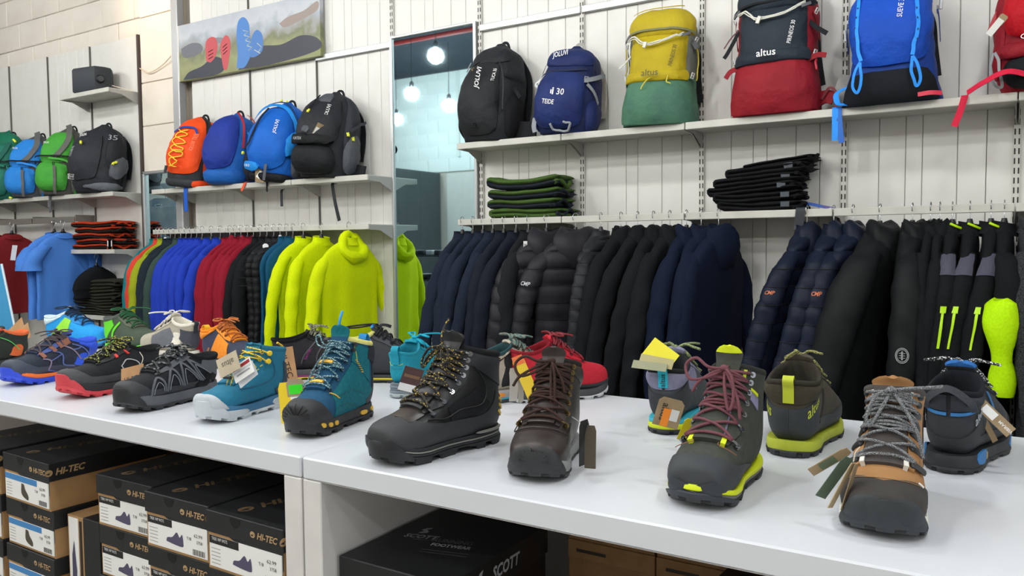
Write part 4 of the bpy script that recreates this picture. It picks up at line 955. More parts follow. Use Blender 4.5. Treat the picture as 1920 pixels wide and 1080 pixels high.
s.tongue(mat('#2f3850',.8,'knit'),5.0,.04,.13,.007,tipm=mat('#3a5bd8',.8,'fabric'))
s.laces(6,5.3,12.6,.19,mat('#4d4448',.8,'fabric'),r=.003,eye='loop',hard=mat('#8c5a46',.6),th=.009,flat=.5)
s.bow(at=12.4,loops=((.03,.05,.015),(-.03,.05,.015)),ends=((.05,.09),(-.03,.05)),o=.012,flat=.6)
# --- leftmost dark shoe (cut by the frame)
s=trail('dark green trail shoe with orange lining cut by the left picture edge',tz(-95,708),-72,.29,mat('#2e3430',.75,'knit'),None,mat('#222427',.6,'rubber'),mat('#2c2f2e',.6,'rubber'),lin=mat('#cf6438',.8,'fabric'),hz=1.05)
for g in(-1,1):
    s.strip([(6.4,g*.3),(7.2,g*.42),(7.0,g*.6)],.003,.001,mat('#58b85c',.5));s.strip([(8.6,g*.28),(9.6,g*.42),(9.8,g*.62)],.003,.001,mat('#58b85c',.5))
s.eyestay(mat('#2b302c',.6),5.0,.14,.26,.0035);s.tongue(mat('#23282a',.8),5.0,.03,.13,.007);s.laces(6,5.3,12.6,.19,mat('#c0563a',.7),r=.0024,eye='ring',hard=m_blk,th=.009)
hang_tag(s.t,aty(30,620,1.62),(.78,.2,.6),(-.62,.1,.75),.10,.06,kraft,name='hang_tag',corner=0)
kraft_tag(s.t,aty(42,628,1.60),(.80,.2,.5),(-.58,.1,.75),.085,.062,rot=100,sz=.02,px=.2,txt='TEC')

# ------------------------------------------------------------ back row, toes turned away
def low(label,heel,head,L,up,out,mid,lin,hz=1.,dz=8,name='hiking_shoe',**k):
    dz=mid[-1][3]*1000-19;s=Shoe(label,heel=tz(*heel),head=head,L=L,kind='low',dz=dz,hz=hz,name=name,cat='shoe',wid=k.get('wid',1.),spring=k.get('spring',10),toez=10)
    s.sole([('outsole',out,0,.009,-.001)]+mid,lug=k.get('lug',(.005,6,3)),wave=k.get('wave',0.),heelup=k.get('heelup',0.))
    s.upper(up,lin);return s
def finish(s,m,lm,r=.0022,hard=None,loops=((.035,.05,.0),(-.035,.05,.0)),ends=((.02,.05),(-.02,.05)),eye='ring',rows=6,tip=None,ext=.022):
    s.eyestay(m,5.0,.14,.26,.0035);s.tongue(m,5.0,ext,.13,.007,tipm=tip)
    s.laces(rows,5.3,12.4,.19,lm,r=r,eye=eye,hard=hard or m_blk,th=.009);s.bow(at=12.5,loops=loops,ends=ends,o=.013)
# turquoise shoe
m_tq=mat('#2797ad',.75,'fabric',c2='#238da3');m_sg=mat('#75808a',.6,'rubber')
s=low('turquoise trail shoe with grey ribbed sole, seen from behind between two boots',(744,747),104,.27,m_tq,mat('#a4b0b2',.6,'rubber'),[('midsole',m_sg,.0092,.016,-.001),('midsole_rib',mat('#6b757e',.6),.0162,.022,.0005),('midsole_rib',m_sg,.0222,.028,-.001),('midsole_rib',mat('#6b757e',.6),.0282,.034,.0005)],mat('#24889c',.8,'fabric'),dz=20,hz=1.02,heelup=.004)
finish(s,m_tq,mat('#22a3bd',.7,'fabric'),.0024,ext=.03,loops=((.03,.055,-.05),(-.035,.05,.01)),ends=((.03,.04),(-.03,.09)))
s.pulltab(mat('#2490a8',.7,'fabric'),.02,.026)
s.stitch([(13.0,.80),(12.6,.90),(12.9,.97),(12.7,1.04),(12.9,1.12)],mat('#c9cf4a',.6),r=.0007,off=.001);s.text('OUTDOOR',.006,12.2,.97,mat('#1a6a7c',.7),off=.001,fit=.04)
tag2(s.t,(778,690),(762,735),1.55,.05,mat('#4b2f2c',.6),.2,corner=0,texts=[('#.98x.3',0,0,-.65,0,white,None),('WEATHER',.009,0,-.65,0,ink,.034),('#.8x.12',0,0,.3,0,mat('#7a5a3c',.6),None)])
# grey lilac shoe with cyan heel tab
m_ci=mat('#2fb8cf',.6,'fabric');m_lil=mat('#7c7c94',.8,'fabric')
s=low('charcoal and lilac shoe with cyan heel tab and neon yellow sole band',(1244,815),99,.285,mat('#3b4147',.8,'leather'),mat('#24272a',.6,'rubber'),[('midsole',m_ny,.0092,.021,-.001),('midsole_top',mat('#35b3cb',.6),.0212,.029,-.0005)],mat('#222527',.9,'fabric'),dz=14,hz=1.28,wid=1.15,lug=(.004,6,3))
for g in(-1,1):
    s.patch('heel_counter',lambda U,V,g=g:(9.2+3.0*U,g*(.58+.42*V)),10,8,.0025,mat('#2a2e33',.7,'leather'));s.patch('quarter_panel',lambda U,V,g=g:(8.0+5.6*U,g*(.27+.25*V)),12,8,.0022,m_lil);s.patch('collar_pad',lambda U,V,g=g:(12.6+1.3*U,g*(.45+.54*V)),6,10,.003,m_lil,bulge=.004)
s.pulltab(m_ci,.020,.020,label='cyan heel tab with dark lettering')
p=s.P(13.2,.999,.006);flattext('lettering','altus',.015,frame(p+np.array([-.004,0,.006]),(0,0,1),(0,1,0)),ink,s.t,bold=.01)
m_og=mat('#5f6b45',.7,'speck',c2='#8f9a6c',sc=300,bump=.5)
finish(s,m_lil,m_og,.0026,loops=((.03,.05,.02),(-.045,.06,.03)),ends=((.03,.06),(-.03,.07)))
tag2(s.t,(1262,748),(1246,800),1.50,.052,kraft2,.25,texts=[('altus',.020,-.35,.0,-90,ink,None),('#.30x.62',0,-.15,-.35,0,mat('#f08a1e',.5),None),('129,90',.010,-.15,-.35,-90,white,None),('#.32x.4',0,.45,-.1,0,mat('#d8d8d6',.6),None)])
tag2(s.t,(1216,648),(1262,682),1.60,.045,mat('#e6dc2a',.55),.1,corner=0);tag2(s.t,(1200,672),(1262,684),1.57,.022,mat('#a39a6c',.6,'card'),.3,corner=0);tag2(s.t,(1186,682),(1250,690),1.56,.018,mat('#8b8c70',.6,'card'),.4,corner=0)
# olive low shoe, yellow sole
m_ol=mat('#453f33',.8,'leather',c2='#3b362c');m_yo=mat('#b9c32e',.6)
s=low('olive brown low shoe with yellow green sole band and heel loop, seen from behind',(1478,858),94,.30,m_ol,mat('#25282b',.6,'rubber'),[('midsole',mat('#a8b22e',.6,'rubber'),.0092,.026,-.001)],mat('#34312a',.9,'fabric'),dz=12,hz=1.38,wid=1.25,lug=(.007,6,3),heelup=.004)
s.rand('rubber_rand',[(0,0),(3,0),(4,.4),(7,.6),(9,.62),(11,.62),(13,.7)],12.4,mat('#2d3236',.7,'rubber'),off=.0022)
s.pulltab(m_yo,.02,.020,label='yellow green heel loop')
for g in (-1,1):
    s.text('altus',.026,11.9,g*.70,m_yo,rot=0,off=.0028,flip=False,name='side_lettering')
    s.strip([(9.3,g*.34),(9.0,g*.5),(9.4,g*.66)],.006,.001,mat('#2c2a24',.7))
    s.patch('collar_pad',lambda U,V,g=g:(12.7+1.2*U,g*(.32+.67*V)),8,12,.003,mat('#3d392e',.8,'fabric'),bulge=.005)
m_yg=mat('#4a4a36',.7,'speck',c2='#a6a45a',sc=420,bump=.5)
finish(s,m_ol,m_yg,.0024,loops=((.01,.07,.06),(-.03,.05,.0)),ends=((.02,.05),(-.02,.05)))
s.patch('eyelet_tab',lambda U,V:(12.2+.6*U,-.3-.06*V),5,5,.006,mat('#d8a820',.5),label='orange eyelet tab')
tag2(s.t,(1482,706),(1486,722),1.62,.014,white,.3,corner=0)
# black and blue shoe
m_b1=mat('#22252a',.75,'leather');m_b2=mat('#2b6ea8',.6,'rubber')
s=low('black low shoe with blue sole wedge and dotted laces behind the tan boot',(1776,888),84,.30,m_b1,mat('#1d2023',.6,'rubber'),[('midsole',mat('#202327',.6,'rubber'),.0092,.030,-.001)],mat('#1a1d22',.9,'fabric'),dz=14,hz=1.33,wid=1.15,lug=(.004,7,3),wave=.003)
for sd in(1,-1): s.solepatch('sole_wedge',.10,.30,.012,.036,m_b2,side=sd,label='blue sole wedge');s.solepatch('sole_wedge',.70,.90,.012,.028,m_b2,side=sd,label='blue sole wedge');s.solepatch('sole_dot',.31,.345,.012,.026,m_yw,side=sd,label='orange sole dot')
s.rand('rubber_rand',[(0,0),(2.6,0),(3.4,.4),(6,.62),(9,.66),(11,.68)],11.2,mat('#24272b',.7,'rubber'),off=.0022)
for g in(-1,1):
    s.patch('heel_stripe',lambda U,V,g=g:(12.7+.22*U,g*(.72+.27*V)),4,8,.004,m_b2);s.patch('collar_pad',lambda U,V,g=g:(13.0+.95*U,g*(.55+.44*V)),6,10,.004,mat('#34373c',.8,'fabric'),bulge=.006)
    s.text('altus',.020,11.8,g*.64,mat('#a9b4bd',.6),off=.0028,flip=False,name='side_lettering')
    s.strip([(7.6,g*.5),(8.3,g*.38),(9.0,g*.3)],.006,.001,m_b2)
finish(s,m_b1,mat('#1a1b1d',.7,'speck',c2='#d8dadc',sc=330,bump=.58),.0028,loops=((.045,.05,.01),(-.045,.05,.01)),tip=mat('#2b5f9e',.7,'fabric'),ext=.028)
MB().ribbon(sm([s.P(12.9,.78,.006),s.P(13.5,.86,.012)+np.array([-.004,0,.008]),s.P(13.9,1.,.014)+np.array([-.006,0,.018]),s.P(13.5,-.86,.012)+np.array([-.004,0,.008]),s.P(12.9,-.78,.006)],7),np.array([-1,0,.2]),.012,.003).build('heel_loop',mat('#44474c',.8,'fabric'),s.t,True)
tag2(s.t,(1822,742),(1896,812),1.62,.022,kraft2,.35,texts=[('#.7x.3',0,0,.1,90*0,white,None),('VIBRAM',.008,0,-.7,90,white,None)],string=[aty(1806,738,1.66),aty(1815,740,1.64),aty(1824,745,1.62)])
tag2(s.t,(1826,752),(1866,828),1.66,.014,mat('#7f6a4c',.7,'card'),.8);tag2(s.t,(1824,756),(1838,778),1.68,.02,mat('#d8c020',.6),.3)
# beige, black and teal shoe
m_be=mat('#a49d8e',.75,'leather')
s=low('beige and black shoe with teal lining and orange sole window, partly behind black boot',(893,757),headpx((915,757),(1010,748))+12,.27,mat('#2b2d30',.75,'knit'),mat('#2a2d30',.6,'rubber'),[('midsole_stripe',mat('#2f9db0',.6),.0092,.013,-.001),('midsole',mat('#9c9a9a',.6,'rubber'),.0132,.032,-.001)],mat('#2d4a4e',.9,'fabric'),dz=14,hz=1.15)
s.rand('rand_panel',[(0,0),(3,0),(4,.35),(6,.5),(8,.75),(9,.8),(10,.5),(12,.45)],12.0,m_be,off=.0022)
for sd in(1,-1): s.solepatch('sole_window',.10,.24,.016,.027,mat('#d9892a',.5),side=sd,label='orange sole window')
for g in(-1,1): s.patch('collar_pad',lambda U,V,g=g:(12.7+1.2*U,g*(.32+.67*V)),8,12,.003,m_be,bulge=.004)
finish(s,m_be,mat('#8a8270',.7,'speck',c2='#3f6f70',sc=300,bump=.5),.0024)
tag2(s.t,(968,668),(1002,748),1.60,.030,mat('#d8b81c',.5),.3,texts=[('#.9x.2',0,0,.8,0,mat('#d86a2e',.5),None)]);tag2(s.t,(962,690),(962,752),1.62,.022,mat('#b8b4ac',.6,'card'),.5,bow=.004);tag2(s.t,(972,700),(976,754),1.61,.020,mat('#a39f98',.6,'card'),.9,bow=.004)
# red shoe
s=low('red shoe with black rand and white lugs, half hidden behind the dark brown boot',(962,754),headpx((1030,760),(1110,752)),.27,mat('#b32534',.7,'fabric'),mat('#b9bcbe',.6,'rubber'),[('midsole',mat('#3a3c40',.6,'rubber'),.0092,.026,-.001)],mat('#7e1c26',.9,'fabric'),dz=12,hz=1.25)
s.rand('rubber_rand',[(0,.55),(2,.6),(6,.7),(9,.75)],9,mat('#2d2f33',.7,'rubber'),off=.0022);finish(s,mat('#b32534',.7,'fabric'),mat('#7b1a24',.7),.0024,eye='ring')
# black purple shoe with kraft tag
s=low('black and purple trail shoe with yellow sole edge and kraft tag, behind the teal boots',(512,712),headpx((512,712),(622,706)),.285,mat('#2c2b2f',.75,'knit'),mat('#cdbb2a',.6,'rubber'),[('midsole_stripe',mat('#8e2a66',.6),.0092,.015,-.001),('midsole',mat('#4a494e',.6,'rubber'),.0152,.031,-.001)],mat('#121315',.9,'fabric'),dz=14,hz=1.1,name='trail_shoe')
s.eyestay(mat('#3c3b40',.7),5.0,.14,.26,.0035)
for g in(-1,1):
    for k in range(4): s.strip([(4.6+1.3*k,g*.26),(5.0+1.3*k,g*.5),(4.8+1.3*k,g*.68)],.004,.001,mat('#47464c',.6))
    s.text('DAYTEC',.010,8.6,g*.50,mat('#a0368a',.6),rot=0,off=.004,flip=False,name='side_lettering')
finish(s,mat('#2c2b2f',.8),mat('#4a4a4c',.7,'speck',c2='#a8a878',sc=300,bump=.55),.0022)
tag2(s.t,(530,652),(540,716),1.60,.060,kraft,.35,corner=0,texts=[('HI-TEC',.026,.1,0,-80,ink,None)]);tag2(s.t,(519,658),(522,712),1.62,.045,mat('#a57f58',.75,'card'),1.0,corner=0)
# grey black shoe, yellow collar
s=low('black shoe with yellow sole line and pale yellow collar, behind the teal yellow boot',(640,716),headpx((640,716),(720,714)),.27,mat('#2d2f33',.75,'leather'),mat('#1f2124',.6,'rubber'),[('midsole_stripe',mat('#c7b52c',.6),.0092,.015,-.001),('midsole',mat('#26282c',.6,'rubber'),.0152,.024,.0)],mat('#c9c573',.85,'fabric'),dz=14,hz=1.25)
for g in(-1,1): s.patch('collar_panel',lambda U,V,g=g:(10.5+3.2*U,g*(.3+.6*V)),10,10,.0025,mat('#68696f',.7,'leather'))
finish(s,mat('#3c3e44',.7),mat('#17181b',.8),.0026,loops=((.0,.09,.10),(-.03,.04,.0)),ends=((.02,.04),(-.02,.04)),ext=.03,tip=mat('#2f7fc4',.7,'fabric'))
# orange and navy shoe
s=low('orange and navy shoe with orange laces in the back row',(388,684),headpx((388,684),(470,694)),.27,mat('#2b3148',.75,'leather'),mat('#2c2e33',.6,'rubber'),[('midsole',mat('#3a3d46',.6,'rubber'),.0092,.028,-.001)],mat('#e08424',.85,'fabric'),dz=12,hz=1.15)
m_or=mat('#e58a2a',.7,'fabric')
for g in(-1,1): s.patch('quarter_panel',lambda U,V,g=g:(5.5+3.5*U,g*(.28+.5*V)),12,8,.0025,m_or);s.patch('collar_pad',lambda U,V,g=g:(12.7+1.2*U,g*(.32+.67*V)),8,12,.003,m_or,bulge=.004);s.text('altus',.018,9.6,g*.66,m_or,off=.004,flip=False,name='side_lettering')
finish(s,m_or,mat('#c8702a',.7,'speck',c2='#8a4a20',sc=260,bump=.55),.0026,ends=((.02,.05),(-.03,.11)));s.pulltab(mat('#e8b930',.7,'fabric'),.02,.02,label='yellow heel loop')
# beige shoe with grey panels
s=low('beige and grey shoe with cream laces in the back row',(368,672),headpx((368,672),(270,664)),.27,mat('#a8a291',.75,'fabric'),mat('#5a5c5e',.6,'rubber'),[('midsole',mat('#c9c5b9',.6,'rubber'),.0092,.026,-.001)],mat('#d5d0c2',.85,'fabric'),dz=12,hz=1.2)
for g in(-1,1): s.patch('quarter_panel',lambda U,V,g=g:(5.2+4.5*U,g*(.34+.4*V)),12,8,.0025,mat('#62656b',.7,'leather'));s.patch('heel_counter',lambda U,V,g=g:(10.5+2.6*U,g*(.6+.4*V)),8,8,.003,mat('#3a3c46',.7,'leather'))
finish(s,mat('#b8b2a2',.75,'fabric'),mat('#d6d2c6',.75),.0026,loops=((.04,.055,.02),(-.04,.06,.02)),ends=((.05,.08),(-.04,.09)));s.pulltab(mat('#2a2c34',.7),.018,.016)
# green shoe
m_gn=mat('#62d321',.6)
s=low('bright green and grey shoe with dark green laces in the back row',(205,655),headpx((205,655),(292,662)),.28,mat('#4a5548',.75,'knit'),mat('#2c2f2e',.6,'rubber'),[('midsole',m_gn,.0092,.028,-.001)],mat('#565c56',.85,'fabric'),dz=12,hz=1.2,name='trail_shoe')
for g in(-1,1): s.patch('heel_panel',lambda U,V,g=g:(10.2+3.3*U,g*(.42+.4*V)),10,8,.003,m_gn);s.patch('heel_counter',lambda U,V,g=g:(10.5+3*U,g*(.82+.18*V)),8,6,.003,mat('#cfd2cb',.7));s.strip([(8.6,g*.3),(9.4,g*.5),(8.8,g*.75)],.010,.001,m_gn)
finish(s,mat('#59624f',.75),mat('#2c5c3c',.75,'fabric'),.0026,loops=((.05,.06,.03),(-.05,.07,.0)),ends=((.05,.08),(-.04,.09)))
# blue and lime shoe
s=low('sky blue shoe with lime panel and dark navy laces, back row left',(92,650),headpx((92,650),(200,652)),.28,mat('#2b98e0',.7,'fabric'),mat('#2a5f94',.6,'rubber'),[('midsole',mat('#3ba4e6',.6,'rubber'),.0092,.026,-.001)],mat('#c9dce2',.85,'fabric'),dz=12,hz=1.2,name='trail_shoe')
for g in(-1,1): s.patch('lime_panel',lambda U,V,g=g:(7.6+2.4*U,g*(.26+.5*V)),10,8,.003,mat('#98e23a',.6));s.patch('collar_pad',lambda U,V,g=g:(12.7+1.2*U,g*(.32+.67*V)),8,12,.003,mat('#cfe4ea',.8,'fabric'),bulge=.004)
finish(s,mat('#2886cc',.75),mat('#22344c',.75,'fabric'),.0028,loops=((.05,.06,.03),(-.05,.06,.02)),ext=.03,tip=mat('#cbbd9c',.8,'fabric'))
# ---------------------------------------------------------------- backpacks
class Pack:
    """t 0..1 height, a: 0 front, +-.5 sides, 1 back"""
    def __init__(s,label,x,W,H,D,z,m,prof=None,lean=.0,yaw=0.,tilt=0.,yb=None,group=None,seed=1,wr=.0055,sq=.55,front=.045,name='backpack'):
        s.W,s.H,s.D=W,H,D;s.lean=lean;s.seed=seed;s.wr=wr;s.sq=sq;s.front=front
        s.K=np.array(prof or [(.88,.9),(1,1),(1,1),(1,.98),(.99,.93),(.96,.85),(.88,.74),(.70,.56),(.12,.1)])
        yc=(yb if yb is not None else YW-.055)-D*.5
        s.t=thing(name,label,'backpack',(x,yc,z),(0,math.radians(tilt),math.radians(yaw)),group)
        na,nt=56,44
        t=np.r_[0,np.linspace(0,1,nt)];a=np.linspace(-1,1,na+1)[:-1]
        G=s.S(t[:,None],a[None]);G[0]=G[0].mean(0)+(G[0]-G[0].mean(0))*.05;G[0,:,2]=0
        b=MB().grid(G,True,flip=True);b.F+= [tuple(range(na)),tuple((nt)*na+j for j in range(na))[::-1]];b.I+=[0,0]
        b.build('pack_body',m,s.t,True,70)
    def S(s,t,a):
        t,a=np.broadcast_arrays(np.asarray(t,float),np.asarray(a,float))
        tc=np.clip(t,0,1);k=crom(s.K,(1-(1-tc)**1.0)*(len(s.K)-1))
        top=np.clip((tc-.8)/.2,0,1)
        sp=lambda v:np.sign(v)*np.abs(v)**s.sq
        x=s.W/2*np.maximum(k[...,0],.02)*sp(np.sin(PI*a));c=np.cos(PI*a)
        y=-s.D/2*np.maximum(k[...,1],.02)*sp(c)-s.front*np.maximum(c,0)**2*np.sin(PI*np.clip(tc*1.05,0,1))**.8*np.maximum(k[...,1],.0)
        z=s.H*tc;y=y+s.lean*tc**1.3
        P=np.stack([x,y,z],-1)
        if s.wr:
            n=noise3(P,26,s.seed)*s.wr+noise3(P*np.array([1,1,.6]),60,s.seed+3)*s.wr*.45
            P=P+np.stack([np.sin(PI*a)*n,-np.cos(PI*a)*n,0*n],-1)*np.clip(tc*8,0,1)[...,None]
        return P
    def N(s,t,a):
        e=2e-3;t=np.clip(t,e*2,1-e*2)
        d1=s.S(t+e,a)-s.S(t-e,a);d2=s.S(t,a+e*2)-s.S(t,a-e*2);n=np.cross(d2,d1);n/=np.linalg.norm(n,axis=-1,keepdims=True)+1e-12
        out=np.stack([np.sin(PI*a)+0*t,-np.cos(PI*a)+0*t,.15+0*t],-1);sg=np.sign(np.sum(n*out,-1,keepdims=True));sg[sg==0]=1
        return n*sg
    def panel(s,name,tc,ac,ht,ha,m,off=.004,bulge=.0,rnd=.8,skew=0,n=(16,16),label=None,top=None,rot=0,wr=.0024):
        """rounded panel or pocket lying on the pack; bulge puffs it out"""
        nu,nv=n;u=np.linspace(-1,1,nu);U,V=np.meshgrid(np.r_[-1,u,1],np.r_[-1,np.linspace(-1,1,nv),1],indexing='ij')
        X=V*np.sqrt(1-U**2/2*rnd);Y=U*np.sqrt(1-V**2/2*rnd)
        if top is not None: X=X*(1+(top-1)*(Y+1)/2)
        t=tc+ht*Y;a=ac+ha*X+skew*Y
        if rot: t=t+rot*X
        t=np.clip(t,.002,.998)
        o=off+bulge*(1-np.abs(U)**2.5)*(1-np.abs(V)**2.5);o[0]=o[-1]=-.002;o[:,0]=o[:,-1]=-.002
        P=s.S(t,a);N=s.N(t,a)
        if wr: o=o+noise3(P,45,s.seed+9)*wr*(1-np.abs(U)**4)*(1-np.abs(V)**4)
        G=P+N*o[...,None]
        i,j=nu//2,nv//2;q=np.cross(G[i+1,j]-G[i,j],G[i,j+1]-G[i,j]);fl=q@N[i,j]<0
        ob=MB().grid(G,flip=fl).build(name,m,s.t,True,55)
        if label:ob['label']=label
        return ob
    def strap(s,name,pts,w,m,off=.006,n=8,th=.002,off2=None,label=None):
        w0=s.wr;s.wr=w0*.25;q=sm(np.array(pts,float),n);N=s.N(q[:,0],q[:,1]);o=off+.002 if off2 is None else np.linspace(off,off2,len(q))[:,None]
        P=s.S(q[:,0],q[:,1])+N*o;s.wr=w0;ob=MB().ribbon(P,N,w,th).build(name,m,s.t,True,40)
        if label:ob['label']=label
        return ob
    def cord(s,name,pts,r,m,off=.008,n=8,label=None,closed=False):
        q=sm(np.array(pts,float),n);o=np.interp(np.linspace(0,1,len(q)),np.linspace(0,1,len(np.atleast_1d(off))),np.atleast_1d(off))[:,None]
        ob=MB().tube(s.S(q[:,0],q[:,1])+s.N(q[:,0],q[:,1])*o,r,6).build(name,m,s.t,True,180)
        if label:ob['label']=label
        return ob
    def zipper(s,pts,m=None,w=.007): s.strap('zip',pts,w,m or mat('#1a1b1d',.5),off=.0085,th=.0016)
    def buckle(s,t,a,m,sz=.016,off=.010,rot=0):
        p=s.S(t,a)+s.N(t,a)*off;n=s.N(t,a);up=np.array([math.sin(rot),0,math.cos(rot)]);Mx=frame(p,np.cross(up,n),up)
        b=MB();h=sz
        for q in((-h*.7,-h*.45,-h,h),(h*.45,h*.7,-h,h),(-h*.45,h*.45,-h,-h*.72),(-h*.45,h*.45,h*.72,h),(-h*.45,h*.45,-h*.12,h*.12)): b.box(q[0],q[1],q[2],q[3],-.002,.002,M=Mx)
        b.build('buckle',m,s.t)
    def text(s,txt,size,t0,a0,m,rot=0,off=.012,bold=.008,fit=None,shear=0,name='lettering'):
        V,F=textverts(txt,size,bold,shear)
        if fit: V[:,0]*=fit/(np.ptp(V[:,0]))
        c,s_=math.cos(math.radians(rot)),math.sin(math.radians(rot));X=V[:,0]*c-V[:,1]*s_;Y=V[:,0]*s_+V[:,1]*c
        C0=s.S(t0,a0);tt=np.clip(t0+Y/s.H,.01,.99);k=crom(s.K,tc_:=tt*(len(s.K)-1));xx=C0[0]+X
        if abs(a0)<.3:
            fr=np.clip(np.abs(xx)/(s.W/2*k[...,0]),0,.97);a=np.sign(xx)*np.arcsin(fr**(1/s.sq))/PI
            Pb=s.S(tt,a);Pb[:,0]=xx
            # smooth the depth so the print follows the pocket, not each wrinkle
            Pb[:,1]=.25*Pb[:,1]+.75*np.polyval(np.polyfit(xx,Pb[:,1],2) if np.ptp(xx)>1e-4 else [Pb[:,1].mean()],xx) if len(xx)>3 else Pb[:,1]
            Nn=s.N(np.array([t0]),np.array([a0+1e-3]))[0];P=Pb+Nn*off
            return mk(name,P,F,m,s.t,smooth=False)
        da=np.linalg.norm(s.S(t0,a0+.04)-s.S(t0,a0-.04))/.08
        t=t0+Y/s.H;a=a0+X/da
        Nn=s.N(np.array([t0]),np.array([a0]))[0];P=s.S(t,a)+Nn*off
        return mk(name,P,F,m,s.t,smooth=False)
    def back(s,m,belt=None,strapm=None,handle=None):
        s.panel('back_panel',.5,1.,.42,.26,m,off=.006,bulge=.008,rnd=.4)
        hm=handle or m
        p=s.S(.93,1.)+np.array([0,0,.0]);MB().ribbon(sm([p+np.array([-.035,0,-.02]),p+np.array([-.02,.0,.035]),p+np.array([0,0,.048]),p+np.array([.02,0,.035]),p+np.array([.035,0,-.02])],6),np.array([0,1,0.01]),.014,.003).build('haul_loop',hm,s.t,True)
        for g in(-1,1):
            pts=[s.S(.82,1-g*.12)+np.array([0,.012,0]),s.S(.66,1-g*.24)+np.array([g*0,.022,0]),s.S(.45,1-g*.30)+np.array([0,.020,0]),s.S(.22,1-g*.32)+np.array([0,.010,0])]
            MB().ribbon(sm(pts,6),np.array([0,1,.02]),.05,.008).build('shoulder_strap',strapm or m,s.t,True)
    def freestrap(s,name,pts,w,m,nrm=(0,-1,.05),th=.002,label=None):
        """webbing given in pack coordinates (metres)"""
        ob=MB().ribbon(sm(np.array(pts,float),8),np.array(nrm,float),w,th).build(name,m,s.t,True,40)
        if label:ob['label']=label
        return ob
def nyl(c,c2=None): return mat(c,.62,'nylon',c2=c2,sc=22,bump=.6)
def drop_strap(root,x,Yf,z0,z1,w,m,label=None,sway=0.,back=.05):
    """loose strap end hanging over the front of a shelf, in world coordinates"""
    P=[(x,Yf+back,z0+.004),(x,Yf+.01,z0+.005),(x,Yf-.006,z0-.004),(x+sway*.4,Yf-.008,(z0+z1)/2),(x+sway,Yf-.008,z1)]
    L=tolocal(root,np.eye(4));P=[(L@np.array(list(p)+[1.]))[:3] for p in P]
    N=np.array([(0,0,1.),(0,-.5,1),(0,-1,.1),(0,-1,0),(0,-1,0)]);Nn=sm(N,5);Nn=Nn@L[:3,:3].T
    ob=MB().ribbon(sm(P,5),Nn,w,.002).build('loose_strap',m,root,True,40)
    if label:ob['label']=label
    return ob
ZR=1.7695;ZL=1.6475;ZF=1.6565;grR='backpacks on the upper right shelf';grL='backpacks on the upper left shelf';grF='backpacks on the far left shelf'
blkw=mat('#17191c',.7,'fabric');gryw=mat('#9b9da0',.6,'fabric');ylw=mat('#dbe03a',.5)
# --- black 35
m=nyl('#202226','#26282c')
p=Pack('black backpack with vertical white lettering beside the tall mirror',-2.245,.31,.495,.20,ZR,m,lean=.05,tilt=3,yaw=-5,group=grR,seed=3)
p.panel('front_pocket',.42,-.02,.36,.25,nyl('#1f2023','#292a2d'),off=.008,bulge=.028,rnd=.7,top=.72,wr=.002)
p.zipper([(.30,-.27),(.55,-.24),(.74,-.14),(.79,0),(.74,.14),(.55,.22),(.30,.25)]);p.panel('lid',.86,0,.10,.36,m,off=.006,bulge=.012,wr=.002)
p.panel('side_pocket',.24,.42,.2,.13,mat('#17181b',.8,'knit'),off=.006,bulge=.016);p.panel('side_pocket',.24,-.42,.2,.13,mat('#17181b',.8,'knit'),off=.006,bulge=.016)
p.strap('compression_strap',[(.62,.22),(.60,.40),(.58,.5)],.014,blkw,off=.02);p.freestrap('strap_end',[(.12,-.03,.27),(.165,-.04,.245),(.20,-.045,.205)],.018,blkw)
p.freestrap('strap_end',[(-.15,-.03,.26),(-.175,-.03,.262)],.02,blkw)
p.buckle(.16,0,blkw,.012,off=.03);p.text('JOLUVI',.043,.56,.015,white,rot=82,off=.054,shear=.2,fit=.105);p.text('TUCA 35',.018,.60,.11,white,rot=82,off=.04,fit=.06);p.text('⋀',.02,.66,-.03,mat('#d8a03a',.5),rot=80,off=.043,name='emblem')
p.freestrap('hip_belt',[(.12,.02,.05),(.17,.0,.055),(.23,-.01,.05),(.27,-.0,.05)],.085,mat('#1b1c1f',.8,'fabric'),th=.02,nrm=(0,-1,0));p.back(blkw)
p.cord('zip_pull',[(.79,-.26),(.75,-.28),(.70,-.29)],.003,mat('#8d8f92',.5),off=.016)
# --- navy 30
m=nyl('#222c55','#1c2548');mg=mat('#8a8d93',.6,'fabric')
p=Pack('navy blue backpack with white lettering and grey straps on the right shelf',-1.815,.28,.425,.20,ZR,m,lean=.04,tilt=5,yaw=6,group=grR,seed=5)
p.panel('lid',.84,0,.11,.42,nyl('#1f2a54','#253060'),off=.006,bulge=.018,wr=.002);p.panel('front_pocket',.36,-.05,.30,.26,nyl('#25346a','#202c5c'),off=.008,bulge=.026,rnd=.6,wr=.002)
p.zipper([(.62,-.28),(.655,-.1),(.67,.05),(.69,.20)],mat('#161c36',.5));p.zipper([(.90,-.32),(.80,-.36),(.66,-.38)],mat('#161c36',.5));p.zipper([(.9,.28),(.8,.33),(.6,.3)],mat('#161c36',.5))
p.strap('compression_strap',[(.55,.18),(.60,.34),(.66,.52)],.020,mg,off=.018);p.strap('compression_strap',[(.52,.22),(.44,.34),(.34,.44)],.016,mg,off=.014);p.buckle(.56,.2,mg,.014,off=.022)
p.panel('side_pocket',.2,.40,.17,.14,nyl('#1e2a58'),off=.006,bulge=.018);p.panel('side_pocket',.2,-.42,.17,.12,nyl('#1e2a58'),off=.006,bulge=.014)
p.cord('ice_axe_loop',[(.12,-.02),(.06,.0),(.06,.06),(.12,.07),(.13,.02)],.006,mg,off=.03);p.freestrap('corner_strap',[(-.13,-.10,.07),(-.128,-.11,.03),(-.12,-.11,.002)],.022,mg)
